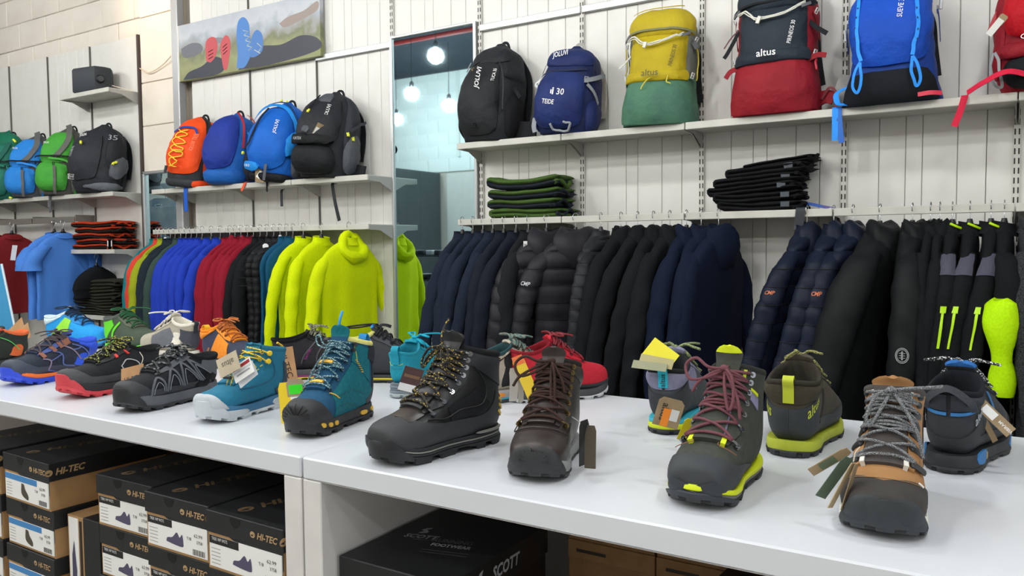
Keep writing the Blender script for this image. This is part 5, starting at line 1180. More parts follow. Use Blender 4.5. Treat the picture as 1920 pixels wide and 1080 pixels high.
p.text('JOLUVI',.034,.815,-.03,white,rot=14,off=.036,shear=.3,fit=.075);p.text('30',.040,.41,.004,white,rot=-4,off=.038);p.text('TEIDE',.030,.315,-.03,white,rot=-6,off=.038,fit=.062)
p.text('i',.046,.425,-.009,white,rot=-4,off=.040,name='emblem',bold=.03);p.text('ı',.036,.41,-.020,white,rot=-4,off=.040,name='emblem',bold=.03)
P0=p.S(.60,-.42)+np.array([-.02,-.01,0]);MB().tube(sm([P0,P0+np.array([-.02,0,-.02]),P0+np.array([.0,-.01,-.035]),P0+np.array([.02,-.01,-.03])],5),.007,6).build('whistle_clip',mat('#d5d7d9',.4),p.t,True)
p.back(mat('#9b958b',.7,'fabric'),strapm=mat('#a39d94',.7,'fabric'),handle=mat('#9b9894',.6));p.cord('bungee',[(.60,-.30),(.54,-.33),(.52,-.28)],.003,white,off=.02)
# --- yellow and green
m=nyl('#a9961f','#b5a228');mgn=nyl('#4f7a61','#43695a');mgy=nyl('#6c6f66','#60645d')
def altus_pack(label,x,tilt,mt,mb,ms,mp,seed,W=.305,H=.51,txt='altus',side='PIRINEOS 30',tm=white,cordm=None,z=ZR,yaw=4):
    p=Pack(label,x,W,H,.21,z,mb,prof=[(1.04,1.0),(1.05,1.03),(1.0,1),(.94,.93),(.90,.86),(.86,.82),(.86,.82),(.88,.84),(.86,.82),(.76,.7),(.30,.25)],lean=.05,tilt=tilt,yaw=yaw,group=grR,seed=seed,wr=.004,front=.045)
    p.panel('side_panel',.60,.42,.22,.20,ms,off=.004,bulge=.012,wr=.003);p.panel('side_panel',.60,-.42,.22,.20,ms,off=.004,bulge=.012,wr=.003)
    p.panel('bottom_compartment',.195,0,.190,.44,mb,off=.006,bulge=.008,rnd=.3,wr=.004);p.strap('zip_flap',[(.36,-.46),(.385,-.25),(.40,0),(.395,.25),(.37,.46)],.018,mb,off=.012)
    p.panel('front_pocket',.55,0,.20,.30,mp,off=.010,bulge=.022,rnd=.3,wr=.003);p.panel('bottom_flap',.395,-.01,.045,.33,mp,off=.018,bulge=.010,rnd=.3,wr=.002)
    p.panel('lid',.86,0,.125,.46,mt,off=.012,bulge=.030,rnd=.35,wr=.005);p.strap('lid_seam',[(.90,-.30),(.92,-.12),(.93,.08),(.935,.28)],.008,mt,off=.041)
    p.strap('lid_edge',[(.745,-.38),(.765,-.15),(.77,.1),(.75,.36)],.010,blkw if cordm is None else cordm,off=.030)
    hd=mat('#c9cac8',.4)
    for g in(-1,1):
        p.buckle(.40,g*.36,hd,.013,off=.024,rot=g*.3);p.buckle(.70,g*.36,hd,.012,off=.030,rot=g*.5);p.strap('compression_strap',[(.70,g*.32),(.62,g*.44),(.52,g*.5)],.013,ms,off=.022)
    lc=mat('#d0cfc4',.5)
    p.cord('elastic_cord',[(.71,-.22),(.715,-.12),(.655,-.02),(.70,.12),(.735,.2)],.0035,lc,off=(.040,.046,.050,.046,.040));p.cord('elastic_cord',[(.70,-.2),(.70,-.12),(.645,-.02),(.69,.12),(.725,.2)],.0025,lc,off=(.040,.046,.050,.046,.040))
    p.strap('cord_toggle',[(.66,-.02),(.615,-.03)],.013,lc,off=.052,th=.008)
    for a in(-.22,.21): p.strap('cord_anchor',[(.705,a-.04),(.735,a+.04)],.012,mat('#5b5d62',.5),off=.040,th=.005)
    p.text(txt,.040,.395,.0,tm,off=.048,fit=.075);p.text(side,.020,.54,.11,tm,rot=80,off=.038,fit=.09)
    p.back(blkw);return p
p=altus_pack('yellow and green backpack with pale cord on its front, on the right shelf',-1.345,2,m,mgn,mgy,nyl('#b3a01f','#a8951d'),11,tm=mat('#4b4a2a',.6),cordm=mat('#6e6f4a',.6))
p.cord('zip_pull',[(.36,.0),(.31,-.02),(.27,-.03)],.0028,mat('#c9c03a',.5),off=.03);p.cord('zip_pull',[(.37,.08),(.33,.07),(.31,.10)],.0028,mat('#c9c03a',.5),off=.03)
p.freestrap('strap_end',[(.12,-.04,.37),(.15,-.05,.345),(.165,-.05,.32)],.020,mat('#4b4d52',.6,'fabric'));p.freestrap('strap_end',[(-.13,-.05,.31),(-.16,-.05,.28),(-.185,-.05,.26)],.007,mat('#c9c7bd',.6))
p.cord('side_cord',[(.68,.38),(.55,.46),(.45,.45),(.36,.42)],.003,mat('#b8a82c',.6),off=.03);p.cord('side_cord',[(.68,-.38),(.55,-.46),(.45,-.45)],.003,mat('#b8a82c',.6),off=.03)
# --- red and charcoal
md=nyl('#2b333c','#262d36');mr=nyl('#8f1f2a','#821a25')
p=altus_pack('red and charcoal backpack with white cord V and lettering, on the right shelf',-.842,0,md,mr,mr,md,13,W=.325,H=.56,yaw=0)
p.freestrap('strap_end',[(.13,-.05,.36),(.165,-.06,.325),(.205,-.06,.295)],.018,blkw);p.freestrap('strap_end',[(-.14,-.05,.36),(-.155,-.06,.32),(-.185,-.06,.27),(-.20,-.06,.25)],.016,blkw)
p.freestrap('strap_end',[(.13,-.07,.20),(.17,-.07,.215),(.205,-.07,.21)],.020,mr);p.freestrap('strap_end',[(-.14,-.07,.20),(-.17,-.07,.19),(-.19,-.07,.165)],.020,mr);p.freestrap('strap_end',[(-.14,-.05,.36),(-.17,-.06,.33),(-.20,-.06,.29)],.005,mat('#5a2a34',.6))
p.freestrap('hip_belt',[(.13,.02,.03),(.17,.0,.055),(.20,-.01,.06),(.225,-.01,.05)],.05,mr,th=.014);p.freestrap('belt_loop',[(.18,-.02,.05),(.21,-.03,.09),(.235,-.03,.07),(.235,-.03,.02),(.21,-.03,.004)],.010,mat('#6a1a24',.6))
p.cord('zip_pull',[(.36,.36),(.31,.36),(.27,.355)],.0045,mat('#b02634',.5),off=.028);p.text('ıVı',.038,.83,-.02,white,off=.05,name='emblem')
# --- blue
mb=nyl('#1d4fb8','#1a48aa');ms=nyl('#20418f','#1d3c86');lb=mat('#2e8be6',.5,'fabric')
p=Pack('bright blue backpack with light blue webbing and black base on the right shelf',-.408,.305,.50,.21,ZR,ms,lean=.04,tilt=-1,yaw=0,group=grR,seed=17,prof=[(1.12,.98),(1.06,1),(.99,1),(.92,.96),(.9,.92),(.9,.88),(.89,.8),(.86,.7),(.6,.5),(.1,.1)])
p.panel('front_pocket',.60,.0,.34,.33,mb,off=.012,bulge=.040,rnd=.75,wr=.004,n=(22,20));p.panel('black_base',.10,0,.125,.36,mat('#15181d',.75,'knit'),off=.012,bulge=.016,rnd=.35,top=.72,n=(14,18))
for g in(-1,1):
    p.strap('daisy_chain',[(.92,g*.13-.01),(.75,g*.13-.01),(.55,g*.125),(.40,g*.11),(.29,g*.09)],.013,lb,off=.050,n=10)
    p.strap('webbing_loop',[(.28,g*.09),(.20,g*.08),(.13,g*.09),(.10,g*.105),(.14,g*.13),(.22,g*.115),(.28,g*.09)],.010,lb,off=.056,n=8)
    for k in range(8):
        q0=.88-.07*k;p.strap('loop_bar',[(q0,g*.128-.008),(q0+.012,g*.128-.008)],.004,mat('#15305e',.6),off=.053,n=2)
    p.buckle(.66,g*.43,mat('#9aa0a8',.4,metal=.5),.014,off=.02);p.strap('compression_strap',[(.66,g*.4),(.55,g*.47),(.45,g*.5)],.014,ms,off=.02)
p.panel('top_lid',.93,0,.055,.4,mb,off=.012,bulge=.02,wr=.002);p.text('SUEVE 30',.024,.60,.045,white,rot=84,off=.070,fit=.075)
p.cord('key_ring',[(.78,.42),(.82,.47),(.80,.52),(.76,.49),(.75,.43)],.002,mat('#a9adb2',.4),off=.03);p.cord('cord_toggle',[(.74,.44),(.70,.45),(.66,.46)],.006,mat('#c9ccd0',.5),off=.03);p.cord('cord_toggle',[(.62,-.42),(.57,-.44),(.53,-.43)],.005,mat('#c9ccd0',.5),off=.03)
p.freestrap('hip_belt',[(-.13,.03,.02),(-.165,.0,.05),(-.175,-.0,.09),(-.16,.02,.14)],.06,mat('#8c8a86',.7,'fabric'),th=.012);p.freestrap('belt_webbing',[(-.12,-.09,.01),(-.16,-.10,.012),(-.18,-.10,.02),(-.185,-.08,.06),(-.14,-.06,.085)],.02,lb,nrm=(0,-.6,1))
p.freestrap('red_webbing',[(.10,-.150,.010),(.14,-.150,.012),(.175,-.13,.010)],.016,mat('#c42a44',.6),nrm=(0,-1,.2));p.back(blkw)
drop_strap(p.t,-.598,YF,1.769,1.645,.022,lb,label='light blue loose strap',back=.03);drop_strap(p.t,-.585,YF,1.769,1.635,.020,mat('#1d5fb8',.6),sway=.012,back=.03)
# --- red (right edge)
mr2=nyl('#b3141f','#a8101c');mr3=nyl('#7e1822','#8a1a26')
p=Pack('bright red backpack with grey strap loop and price tag at the right edge',.085,.31,.48,.21,ZR,mr3,lean=.04,tilt=0,yaw=0,group=grR,seed=19)
p.panel('front_pocket',.66,.02,.32,.30,mr2,off=.012,bulge=.04,rnd=.8,n=(20,18));p.panel('side_panel',.5,-.42,.40,.16,mr3,off=.004,bulge=.01,wr=.004);p.panel('bottom_flap',.27,.0,.05,.32,mr3,off=.02,bulge=.012);p.panel('black_base',.12,.05,.11,.30,mat('#16181b',.8,'knit'),off=.014,bulge=.03)
p.strap('webbing_loop',[(.27,-.24),(.18,-.26),(.09,-.25),(.07,-.21),(.12,-.19),(.22,-.20),(.27,-.22)],.010,mat('#8d9094',.6),off=.05);p.text('CERVINO',.022,.34,-.03,white,off=.05)
p.buckle(.92,-.40,mat('#6b6e73',.4),.014,off=.02);p.freestrap('strap_end',[(-.14,-.03,.33),(-.165,-.04,.27),(-.18,-.05,.225)],.012,mat('#a01c2a',.6))
rw=mat('#c21f3c',.6,'fabric');drop_strap(p.t,-.165,YF,1.769,1.665,.022,rw,sway=-.03,label='crimson loose strap',back=.02);p.freestrap('belt_webbing',[(-.04,-.17,.03),(-.12,-.18,.055),(-.19,-.16,.03),(-.24,-.13,.004)],.022,rw,nrm=(0,-.8,.5))
tag2(p.t,(1878,36),(1853,66),3.18,.022,mat('#dcdbd6',.6),.2,corner=0);tag2(p.t,(1885,28),(1872,44),3.19,.026,kraft2,.2);p.back(blkw)
# --- left shelf: orange
mo=mat('#e8501e',.6,'nylon',c2='#dd4718');mgr=nyl('#3a3c40','#323438');mbl=mat('#22408f',.6,'fabric')
p=Pack('bright orange backpack with yellow lacing on the left shelf',-4.62,.30,.475,.20,ZL,mgr,lean=.07,tilt=6,yaw=14,yb=YW-.07,group=grL,seed=23,front=.03)
p.panel('front_shell',.58,-.02,.40,.28,mo,off=.010,bulge=.028,rnd=.6,top=.95,n=(22,16));p.panel('dark_gusset',.55,.30,.42,.05,nyl('#26282c'),off=.010,rnd=.5);p.panel('side_panel',.62,.50,.30,.13,mo,off=.006,bulge=.02)
p.panel('side_pocket',.28,.47,.22,.15,nyl('#3c3d42'),off=.016,bulge=.02,wr=.003);p.strap('orange_piping',[(.55,.36),(.35,.31),(.16,.34),(.06,.5)],.018,mo,off=.024);p.panel('orange_tail',.06,.30,.05,.2,mo,off=.016,bulge=.015)
yc=mat('#f0c92e',.5);pts=[(.74,-.06),(.66,.02),(.58,-.07),(.50,.015),(.42,-.075),(.34,.0),(.26,-.05)]
p.cord('yellow_lacing',pts,.004,yc,off=.046,n=5);p.cord('yellow_lacing',[(q,-.05-a) for q,a in pts],.004,yc,off=.046,n=5);p.strap('blue_arch',[(.70,-.13),(.76,-.06),(.78,0),(.76,.07),(.70,.12)],.014,mbl,off=.040)
p.text('JOLUVI TREK',.030,.60,.09,mat('#ff8a5e',.5),rot=78,off=.045,fit=.12);p.strap('blue_strap',[(.62,.34),(.58,.46),(.62,.58)],.018,mbl,off=.04);p.strap('blue_strap',[(.58,.38),(.42,.46),(.28,.48)],.014,mbl,off=.045)
p.cord('yellow_pull',[(.70,.40),(.74,.43),(.72,.46),(.68,.44),(.70,.40)],.006,yc,off=.04);p.strap('buckle_strap',[(.27,-.08),(.18,-.09)],.02,mgr,off=.046,th=.006);p.panel('base_panel',.06,0,.055,.42,nyl('#303235'),off=.01,bulge=.012);p.back(blkw)
p.cord('side_toggle',[(.56,-.42),(.54,-.5),(.50,-.48)],.007,yc,off=.02)
drop_strap(p.t,-4.575,YF,1.648,1.49,.036,mat('#1f56b8',.55,'fabric'),label='royal blue loose strap',back=.03)
# navy / royal blue
m=nyl('#253a92','#1f3284');m2=nyl('#1f5fae','#1b569f')
p=Pack('navy and royal blue backpack with red zip stripes on the left shelf',-4.22,.29,.46,.20,ZL,m2,lean=.06,tilt=2,yaw=16,yb=YW-.07,group=grL,seed=29)
p.panel('front_panel',.58,-.08,.38,.26,m,off=.010,bulge=.03,rnd=.8,n=(20,16));rs=mat('#a8242c',.6);p.strap('red_stripe',[(.96,.16),(.80,.24),(.62,.26),(.48,.27)],.014,rs,off=.02);p.strap('red_stripe',[(.93,.5),(.8,.5),(.68,.5)],.014,rs,off=.02)
p.cord('pull_cord',[(.70,.33),(.66,.37),(.70,.40),(.62,.36),(.50,.35)],.003,mat('#3fa0d8',.5),off=.02);p.panel('side_pocket',.28,.46,.22,.14,nyl('#2a2d34'),off=.01,bulge=.02);p.panel('base_panel',.10,0,.09,.36,m2,off=.012,bulge=.02,wr=.003);p.panel('grey_base',.03,0,.03,.4,nyl('#55585e'),off=.008);p.back(blkw)
drop_strap(p.t,-4.00,YF,1.648,1.60,.018,mat('#e0522a',.6),sway=-.03,back=.02,label='short orange strap end')
# blue
m=mat('#1a62c0',.6,'nylon',c2='#165ab4');m2=mat('#2286d6',.6,'nylon',c2='#1f7cca')
p=Pack('sky blue backpack with long black zip and kraft tag on the left shelf',-3.80,.31,.485,.21,ZL,m,lean=.06,tilt=7,yaw=14,yb=YW-.07,group=grL,seed=31)
p.panel('front_pocket',.52,-.04,.38,.28,m,off=.012,bulge=.034,rnd=.8,n=(22,16));p.strap('arc_trim',[(.40,.30),(.62,.28),(.80,.18),(.88,0),(.84,-.16),(.70,-.28)],.022,m2,off=.034);p.strap('arc_zip',[(.36,.34),(.62,.32),(.84,.20),(.93,0),(.88,-.18)],.010,mat('#15315e',.5),off=.030)
p.strap('long_zip',[(.82,-.03),(.70,-.06),(.55,-.08),(.42,-.10),(.34,-.15)],.013,blkw,off=.052);p.text('JOLUVI',.03,.62,.06,white,rot=80,off=.054,fit=.08);p.panel('blue_wing',.46,.24,.14,.06,m2,off=.038,bulge=.004,rot=.05)
for a in(-.1,.04): p.cord('zip_pull',[(.955,a),(.965,a+.05)],.007,ylw,off=.03)
p.cord('zip_pull',[(.32,-.20),(.30,-.22)],.009,ylw,off=.05);p.panel('side_pocket',.26,.46,.20,.15,nyl('#4d4f55'),off=.012,bulge=.02,wr=.003);p.strap('compression_strap',[(.46,.30),(.56,.42),(.62,.55)],.022,nyl('#2f3b52'),off=.03);p.panel('black_base',.05,.05,.05,.34,nyl('#16181c'),off=.014,bulge=.012)
p.panel('logo_patch',.17,-.13,.045,.12,m2,off=.036,bulge=.003);p.text('ACOR 25',.020,.17,-.13,white,off=.042,fit=.055);p.freestrap('strap_end',[(.02,-.15,.10),(.03,-.17,.04),(.035,-.18,.0)],.018,nyl('#4d4f55'));p.back(blkw)
tag2(p.t,(487,314),(487,342),3.24,.052,kraft2,.0,corner=.0,texts=[('#.5x.5',0,0,0,-35,white,None)]);p.t.children[-1]
drop_strap(p.t,-3.80,YF,1.648,1.585,.014,blkw,back=.02);drop_strap(p.t,-3.79,YF+.06,1.61,1.545,.020,blkw,back=.01) if 0 else None
# black grey
m=nyl('#26282d','#2b2d32');mg2=nyl('#55585e','#4c4f55')
p=Pack('black and grey backpack with yellow zip pulls and kraft tag on the left shelf',-3.375,.32,.50,.22,ZL,m,lean=.06,tilt=5,yaw=12,yb=YW-.07,group=grL,seed=37)
p.panel('front_pocket',.62,-.05,.30,.27,nyl('#24262a'),off=.012,bulge=.034,rnd=.8);p.panel('side_body',.60,.42,.34,.12,nyl('#2e3036'),off=.008,bulge=.02);p.panel('side_pocket',.30,.44,.24,.12,mg2,off=.016,bulge=.022,top=.8);p.panel('lower_pocket',.20,-.08,.16,.28,nyl('#17191c'),off=.016,bulge=.03,wr=.003)
p.panel('name_band',.40,-.08,.05,.24,nyl('#101114'),off=.044,bulge=.006);p.text('VORTEX',.022,.40,-.10,mat('#a9acb0',.5),off=.054,fit=.07);p.text('JOLUVI',.026,.70,.06,white,rot=78,off=.050,fit=.07);p.panel('grey_accent',.86,0,.05,.05,mg2,off=.03,bulge=.01);p.panel('grey_accent',.50,-.05,.035,.04,mg2,off=.046,bulge=.004)
p.strap('long_zip',[(.86,-.02),(.76,-.05),(.70,-.08)],.010,blkw,off=.05)
for t_,a in((.72,-.08),(.50,.30),(.46,.37)): p.cord('zip_pull',[(t_,a),(t_-.045,a+.01)],.009,ylw,off=.045)
p.strap('compression_strap',[(.52,.34),(.60,.46),(.66,.56)],.016,nyl('#3c3e44'),off=.04);p.freestrap('strap_end',[(.13,-.02,.30),(.155,-.02,.26),(.17,-.02,.19)],.018,nyl('#3f4147'));p.freestrap('hip_belt',[(.12,.03,.04),(.18,.02,.05),(.235,.02,.045)],.075,nyl('#1c1d20'),th=.02)
tag2(p.t,(602,232),(585,262),3.22,.036,kraft2,.2,corner=0,texts=[('#.8x.6',0,0,-.1,0,white,None)]);p.back(blkw)
drop_strap(p.t,-3.785,3.40,1.60,1.50,.022,nyl('#3a3c3f'),back=.01);drop_strap(p.t,-3.32,3.36,1.61,1.40,.024,nyl('#2c2f31'),sway=.05,back=.02,label='long black strap hanging under the shelf')
# --- far left shelf
def farpack(label,x,m1,m2,m3,seed,H=.50,W=.30,yaw=20,tilt=4):
    p=Pack(label,x,W,H,.21,ZF,m2,lean=.05,tilt=tilt,yaw=yaw,yb=YW-.08,group=grF,seed=seed)
    p.panel('front_panel',.68,-.02,.22,.28,m1,off=.010,bulge=.026,rnd=.6);p.panel('lower_pocket',.26,-.04,.20,.26,m1,off=.012,bulge=.036,rnd=.6);p.panel('side_panel',.66,.46,.22,.14,m1,off=.006,bulge=.02);p.panel('side_pocket',.22,.44,.19,.15,m3,off=.012,bulge=.02)
    p.strap('centre_strap',[(.97,.12),(.80,.16),(.62,.10),(.50,.02)],.040,m3,off=.040);p.strap('pocket_trim',[(.06,.34),(.30,.33),(.46,.20),(.50,0)],.014,m1,off=.046);p.strap('compression_strap',[(.50,-.26),(.52,0),(.54,.3),(.56,.5)],.012,blkw,off=.05)
    for a in(-.12,.06): p.buckle(.42,a,blkw,.012,off=.055)
    p.strap('lower_strap',[(.40,.06),(.24,.07),(.06,.06)],.022,m3,off=.052);p.back(blkw);return p
p=farpack('teal green rucksack with lime cords at the left end of the far left row',-7.03,nyl('#2f7a68','#296f5f'),nyl('#27695a','#225f52'),nyl('#1f5a4d'),41,H=.55,W=.34)
p.panel('lid',.87,0,.12,.48,nyl('#1f6f55','#1b664e'),off=.02,bulge=.03);p.cord('lime_cord',[(.72,.0),(.66,.05),(.60,-.02),(.55,.04)],.005,ylw,off=.05);p.cord('lime_cord',[(.50,-.2),(.46,-.1),(.46,.0)],.004,ylw,off=.05);p.cord('zip_pull',[(.84,.24),(.80,.27)],.009,ylw,off=.06)
p=farpack('azure blue and grey rucksack second from left in the far left row',-6.58,mat('#2f86d8',.6,'nylon',c2='#2b7ccc'),nyl('#54565a','#4c4e52'),nyl('#5b5c5c'),43)
p.text('JOLUVI',.02,.70,-.06,white,rot=-4,off=.05,fit=.05);p.cord('zip_pull',[(.03,-.1),(.02,-.06)],.009,ylw,off=.05)
p=farpack('bright green and grey rucksack beside the azure one on the far left shelf',-6.13,mat('#4aa23c',.6,'nylon',c2='#43963a'),nyl('#54544f','#4c4d4a'),nyl('#5c5d58'),47,H=.52)
p.text('JOLUVI',.02,.70,-.06,white,rot=-2,off=.05,fit=.05);drop_strap(p.t,-6.21,YF,1.6565,1.53,.03,nyl('#55585a'),back=.03,label='grey loose strap');drop_strap(p.t,-6.245,YF+.01,1.6565,1.57,.026,nyl('#6a6c6c'),back=.03)
p=Pack('black and grey rucksack with yellow zip pulls right end of the far left row',-5.66,.36,.50,.21,ZF,nyl('#26282d','#2b2d32'),lean=.05,tilt=3,yaw=18,yb=YW-.08,group=grF,seed=53)
p.panel('front_pocket',.52,-.12,.36,.24,nyl('#2a2b30'),off=.010,bulge=.03,rnd=.7);p.panel('side_body',.62,.36,.30,.18,nyl('#202226'),off=.008,bulge=.03);p.panel('grey_wing',.36,.40,.16,.12,nyl('#55585d'),off=.030,bulge=.01,skew=.03);p.panel('grey_base',.09,.25,.055,.26,nyl('#5a5e63'),off=.014,bulge=.016)
for t_,a in((.68,-.02),(.44,.30),(.45,.34)): p.cord('zip_pull',[(t_,a),(t_-.05,a+.005)],.009,ylw,off=.05)
p.text('JOLUVI',.026,.78,-.05,white,rot=6,off=.04,fit=.06);p.text('TOUBKAL',.022,.55,-.10,mat('#9a9da2',.5),rot=76,off=.048,fit=.08);p.text('35',.05,.74,.28,mat('#8c8f95',.5),off=.05);p.back(blkw)
b=MB()
for i in range(6):
    for j in range(4): q=p.S(.25-.022*j,-.17+.022*i)+p.N(.25-.022*j,-.17+.022*i)*.040;b.bbox(-.0028,.0028,-.001,.001,-.0022,.0022,.0005,M=Matrix.Translation(q))
o=b.build('reflective_dots',white,p.t);o['kind']='stuff'
th=np.linspace(0,2*PI,20);c0=p.S(.80,.40)+p.N(.80,.40)*.012;MB().tube([c0+np.array([math.cos(x)*.017*.8,math.cos(x)*.017*-.5,math.sin(x)*.017]) for x in th],.0015,4).build('round_emblem',mat('#8c8f95',.5),p.t,True)
p.freestrap('side_strap',[(.16,-.02,.26),(.19,-.01,.20),(.20,0,.12),(.17,.0,.04)],.016,blkw)
# ---------------------------------------------------------------- clothes on hangers
ZRAIL=1.3865;ZRAILL=1.3775
wire=mat('#c9cccf',.25,metal=1);hk=mat('#141518',.45);hw_=mat('#e6e7e8',.45);hgm=mat('#3a3c40',.4)
def hanger_mesh(drop=.062):
    w=MB().tube(sm([(.012,0,-.020),(.016,0,-.004),(.010,0,.0085),(0,0,.012),(-.010,0,.0085),(-.015,0,-.005),(-.006,0,-.020),(0,0,-.034),(0,0,-drop)],4),.0019,5)
    a=MB();P=sm([(-.145,0,-.176),(-.09,0,-.134),(-.035,0,-.106),(0,0,-drop-.010),(.035,0,-.106),(.09,0,-.134),(.145,0,-.176)],4)
    a.ribbon(P,np.array([0,0,1.]),.018,.010);a.tube([(0,0,-drop+.010),(0,0,-drop-.012)],[.008,.013],8)
    return w,a
_H={}
def hanger(x,y,z,yaw,label,m=None,arm=True,group=None):
    m=m or hk;t=thing('clothes_hanger',label,'hanger',(x,y,z),(0,0,yaw),group)
    k=m.name
    if k not in _H:
        w,a=hanger_mesh();_H[k]=(mkmesh('hook',np.vstack(w.V),w.F,wire,True,180),mkmesh('arms',np.vstack(a.V),a.F,m,True,50))
    link('hook',_H[k][0],t);link('arms',_H[k][1],t);return t
class Garment:
    def __init__(s,label,x,m,L=.70,slv=.60,w=.20,th=.030,kind='fleece',yaw=0.,z=None,y=None,group=None,seed=1,collar='stand',hood=False,cat='jacket',name='fleece_jacket',hangm=None,puff=0,fold=.006,zl=False,splay=.035,neck=.062,sw=.050,slm=None,hangyaw=0,yoke=None,drift=0.):
        s.drift=drift
        z=(ZRAILL if zl else ZRAIL) if z is None else z;y=(YF+.005) if y is None else y
        s.L,s.slv,s.w,s.th,s.seed,s.puff,s.fold,s.splay,s.sw=L,slv,w,th,seed,puff,fold,splay,sw
        s.neck=neck
        rot=-PI/2+math.radians(yaw)
        hanger(x,y,z,rot,'hanger of '+label,hangm)
        s.t=t=thing(name,label,cat,(x,y,z-.0135),(0,0,rot),group)
        nv=96 if puff else 40;na=40
        v=np.linspace(0,1,nv)[:,None];a=(np.linspace(0,1,na+1)[:-1]*2*PI)[None]
        G=s.B(v,a);b=MB().grid(G,True);b.F+=[tuple(range(na)),tuple((nv-1)*na+j for j in range(na))[::-1]];b.I+=[0,0]
        b.build('body_panel',m,t,True,70)
        if slv:
            for g in(1,-1):
                nr=80 if puff else 34;v=np.linspace(0,1,nr)[:,None];a=(np.linspace(0,1,19)[:-1]*2*PI)[None]
                G=s.A(v,a,g);b=MB().grid(G,True,flip=g<0);n=18
                b.F+=[tuple(range(n)),tuple((nr-1)*n+j for j in range(n))[::-1]];b.I+=[0,0];b.build('sleeve',slm or m,t,True,70)
        if puff:
            sb=MB()
            def iso(fn,n,z0):
                vv=np.linspace(.02,1,140);A=np.linspace(0,2*PI,n);pts=[]
                for a in A:
                    Q=fn(vv,np.full(140,a));z=Q[:,2];i=np.where((z[:-1]>z0)&(z[1:]<=z0))[0]
                    if len(i)==0:return None
                    i=i[0];f=(z[i]-z0)/(z[i]-z[i+1]+1e-9);pts.append(Q[i]*(1-f)+Q[i+1]*f)
                return np.array(pts)
            for kk in range(1,14):
                z0=-.15-kk*puff
                for fn,n in ((s.B,37),(lambda v,a:s.A(v,a,1),21)):
                    q=iso(fn,n,z0)
                    if q is not None: c_=q.mean(0);sb.tube(c_+(q-c_)*(np.array([1.012,1.09,1]) if n==37 else np.array([1.03,1.03,1])),.0014,4)
            if sb.V: o=sb.build('dark_crease_seams',mat('#0c0d10',.8),t,True,180);o['kind']='stuff'  # near-black seam lines, also painting the shade in the baffle creases
        if collar=='stand':
            q=np.linspace(0,2*PI,25)[:-1];rows=[]
            for zz,wx,ty in((-.098,.068,.048),(-.080,.060,.040),(-.062,.056,.036),(-.054,.058,.037),(-.058,.050,.030),(-.085,.048,.028)):
                rows.append(np.stack([np.cos(q)*wx,np.sin(q)*ty,zz+.008*np.sin(q)*-1+0*q],-1))
            b=MB().grid(np.array(rows),True,flip=False);b.build('collar',m,t,True,60)
        if hood:
            q=np.linspace(0,2*PI,29)[:-1];rows=[]
            hs=hood if isinstance(hood,(int,float)) and not isinstance(hood,bool) else 1.
            for k,(zz,wx,ty,yo) in enumerate([(-.052,.040,.025,-.0),(-.046,.066,.036,-.004),(-.060,.088,.046,-.010),(-.090,.104,.054,-.018),(-.130,.104,.056,-.024),(-.175,.088,.050,-.028),(-.215,.060,.036,-.028),(-.235,.022,.014,-.026)]):
                r=1+.06*np.sin(3*q+k*1.1+seed)+.04*np.sin(7*q+k*.7);rows.append(np.stack([np.cos(q)*wx*r,(np.sin(q)*ty*r)*1.0+s.hy(yo),zz+.012*np.sin(2*q+seed)],-1)*np.array([hs,hs,1]))
            G=np.array(rows)
            if puff: G[...,:2]*=(1+.05*np.abs(np.sin(G[...,2:3]*PI/.05)))
            b=MB().grid(G,True);b.F+=[tuple(range(28)),tuple(7*28+j for j in range(28))[::-1]];b.I+=[0,0];b.build('hood',m,t,True,70)
    hs=1
    def hy(s,y): return -y if getattr(s,'hoodfront',True) else y
    def B(s,v,a):
        v,a=np.broadcast_arrays(v,a)
        K=np.array([(.045,.030,-.072),(.066,.042,-.086),(.105,.046,-.106),(.145,.048,-.134),(.178,.050,-.172),(.197,.050,-.225),(.196,.046,-.30),(.192,.042,-.42),(.192,.040,-.54),(.197,.038,-.62),(.200,.036,-.70)])
        K[:,0]*=s.w/.20;K[:,1]*=s.th/.040;K[6:,2]=-.225+(K[6:,2]+.225)*(s.L-.225)/.475;k=crom(K,v*(len(K)-1))
        f=np.clip((v-.25)/.75,0,1)
        P=np.stack([k[...,0]*np.cos(a),k[...,1]*np.sign(np.sin(a))*np.abs(np.sin(a))**.8,k[...,2]],-1)
        fo=s.fold*f**.8*(np.sin(5*a+s.seed+1.2*np.sin(v*4+s.seed))+.6*np.sin(9*a+2*s.seed+v*2))
        P[...,1]+=fo*np.sign(np.sin(a))*.9;P[...,0]+=fo*.4
        nz=noise3(P+s.seed,20,s.seed)*.0035;P[...,1]+=nz
        P[...,2]+=np.where(v>.95,.006*np.sin(3*a+s.seed),0)
        if s.puff:
            r=np.abs(np.sin((P[...,2]+.15)*PI/s.puff))**.35;P[...,0]*=.945+.06*r;P[...,1]*=.72+.34*r
            P[...,1]+=noise3(P,70,s.seed+4)*.0022*r
        P[...,1]-=s.drift*np.clip((-.12-P[...,2])/.65,0,1.3)*(.5+.5*np.clip(P[...,0]/s.w,-1,1))
        return P
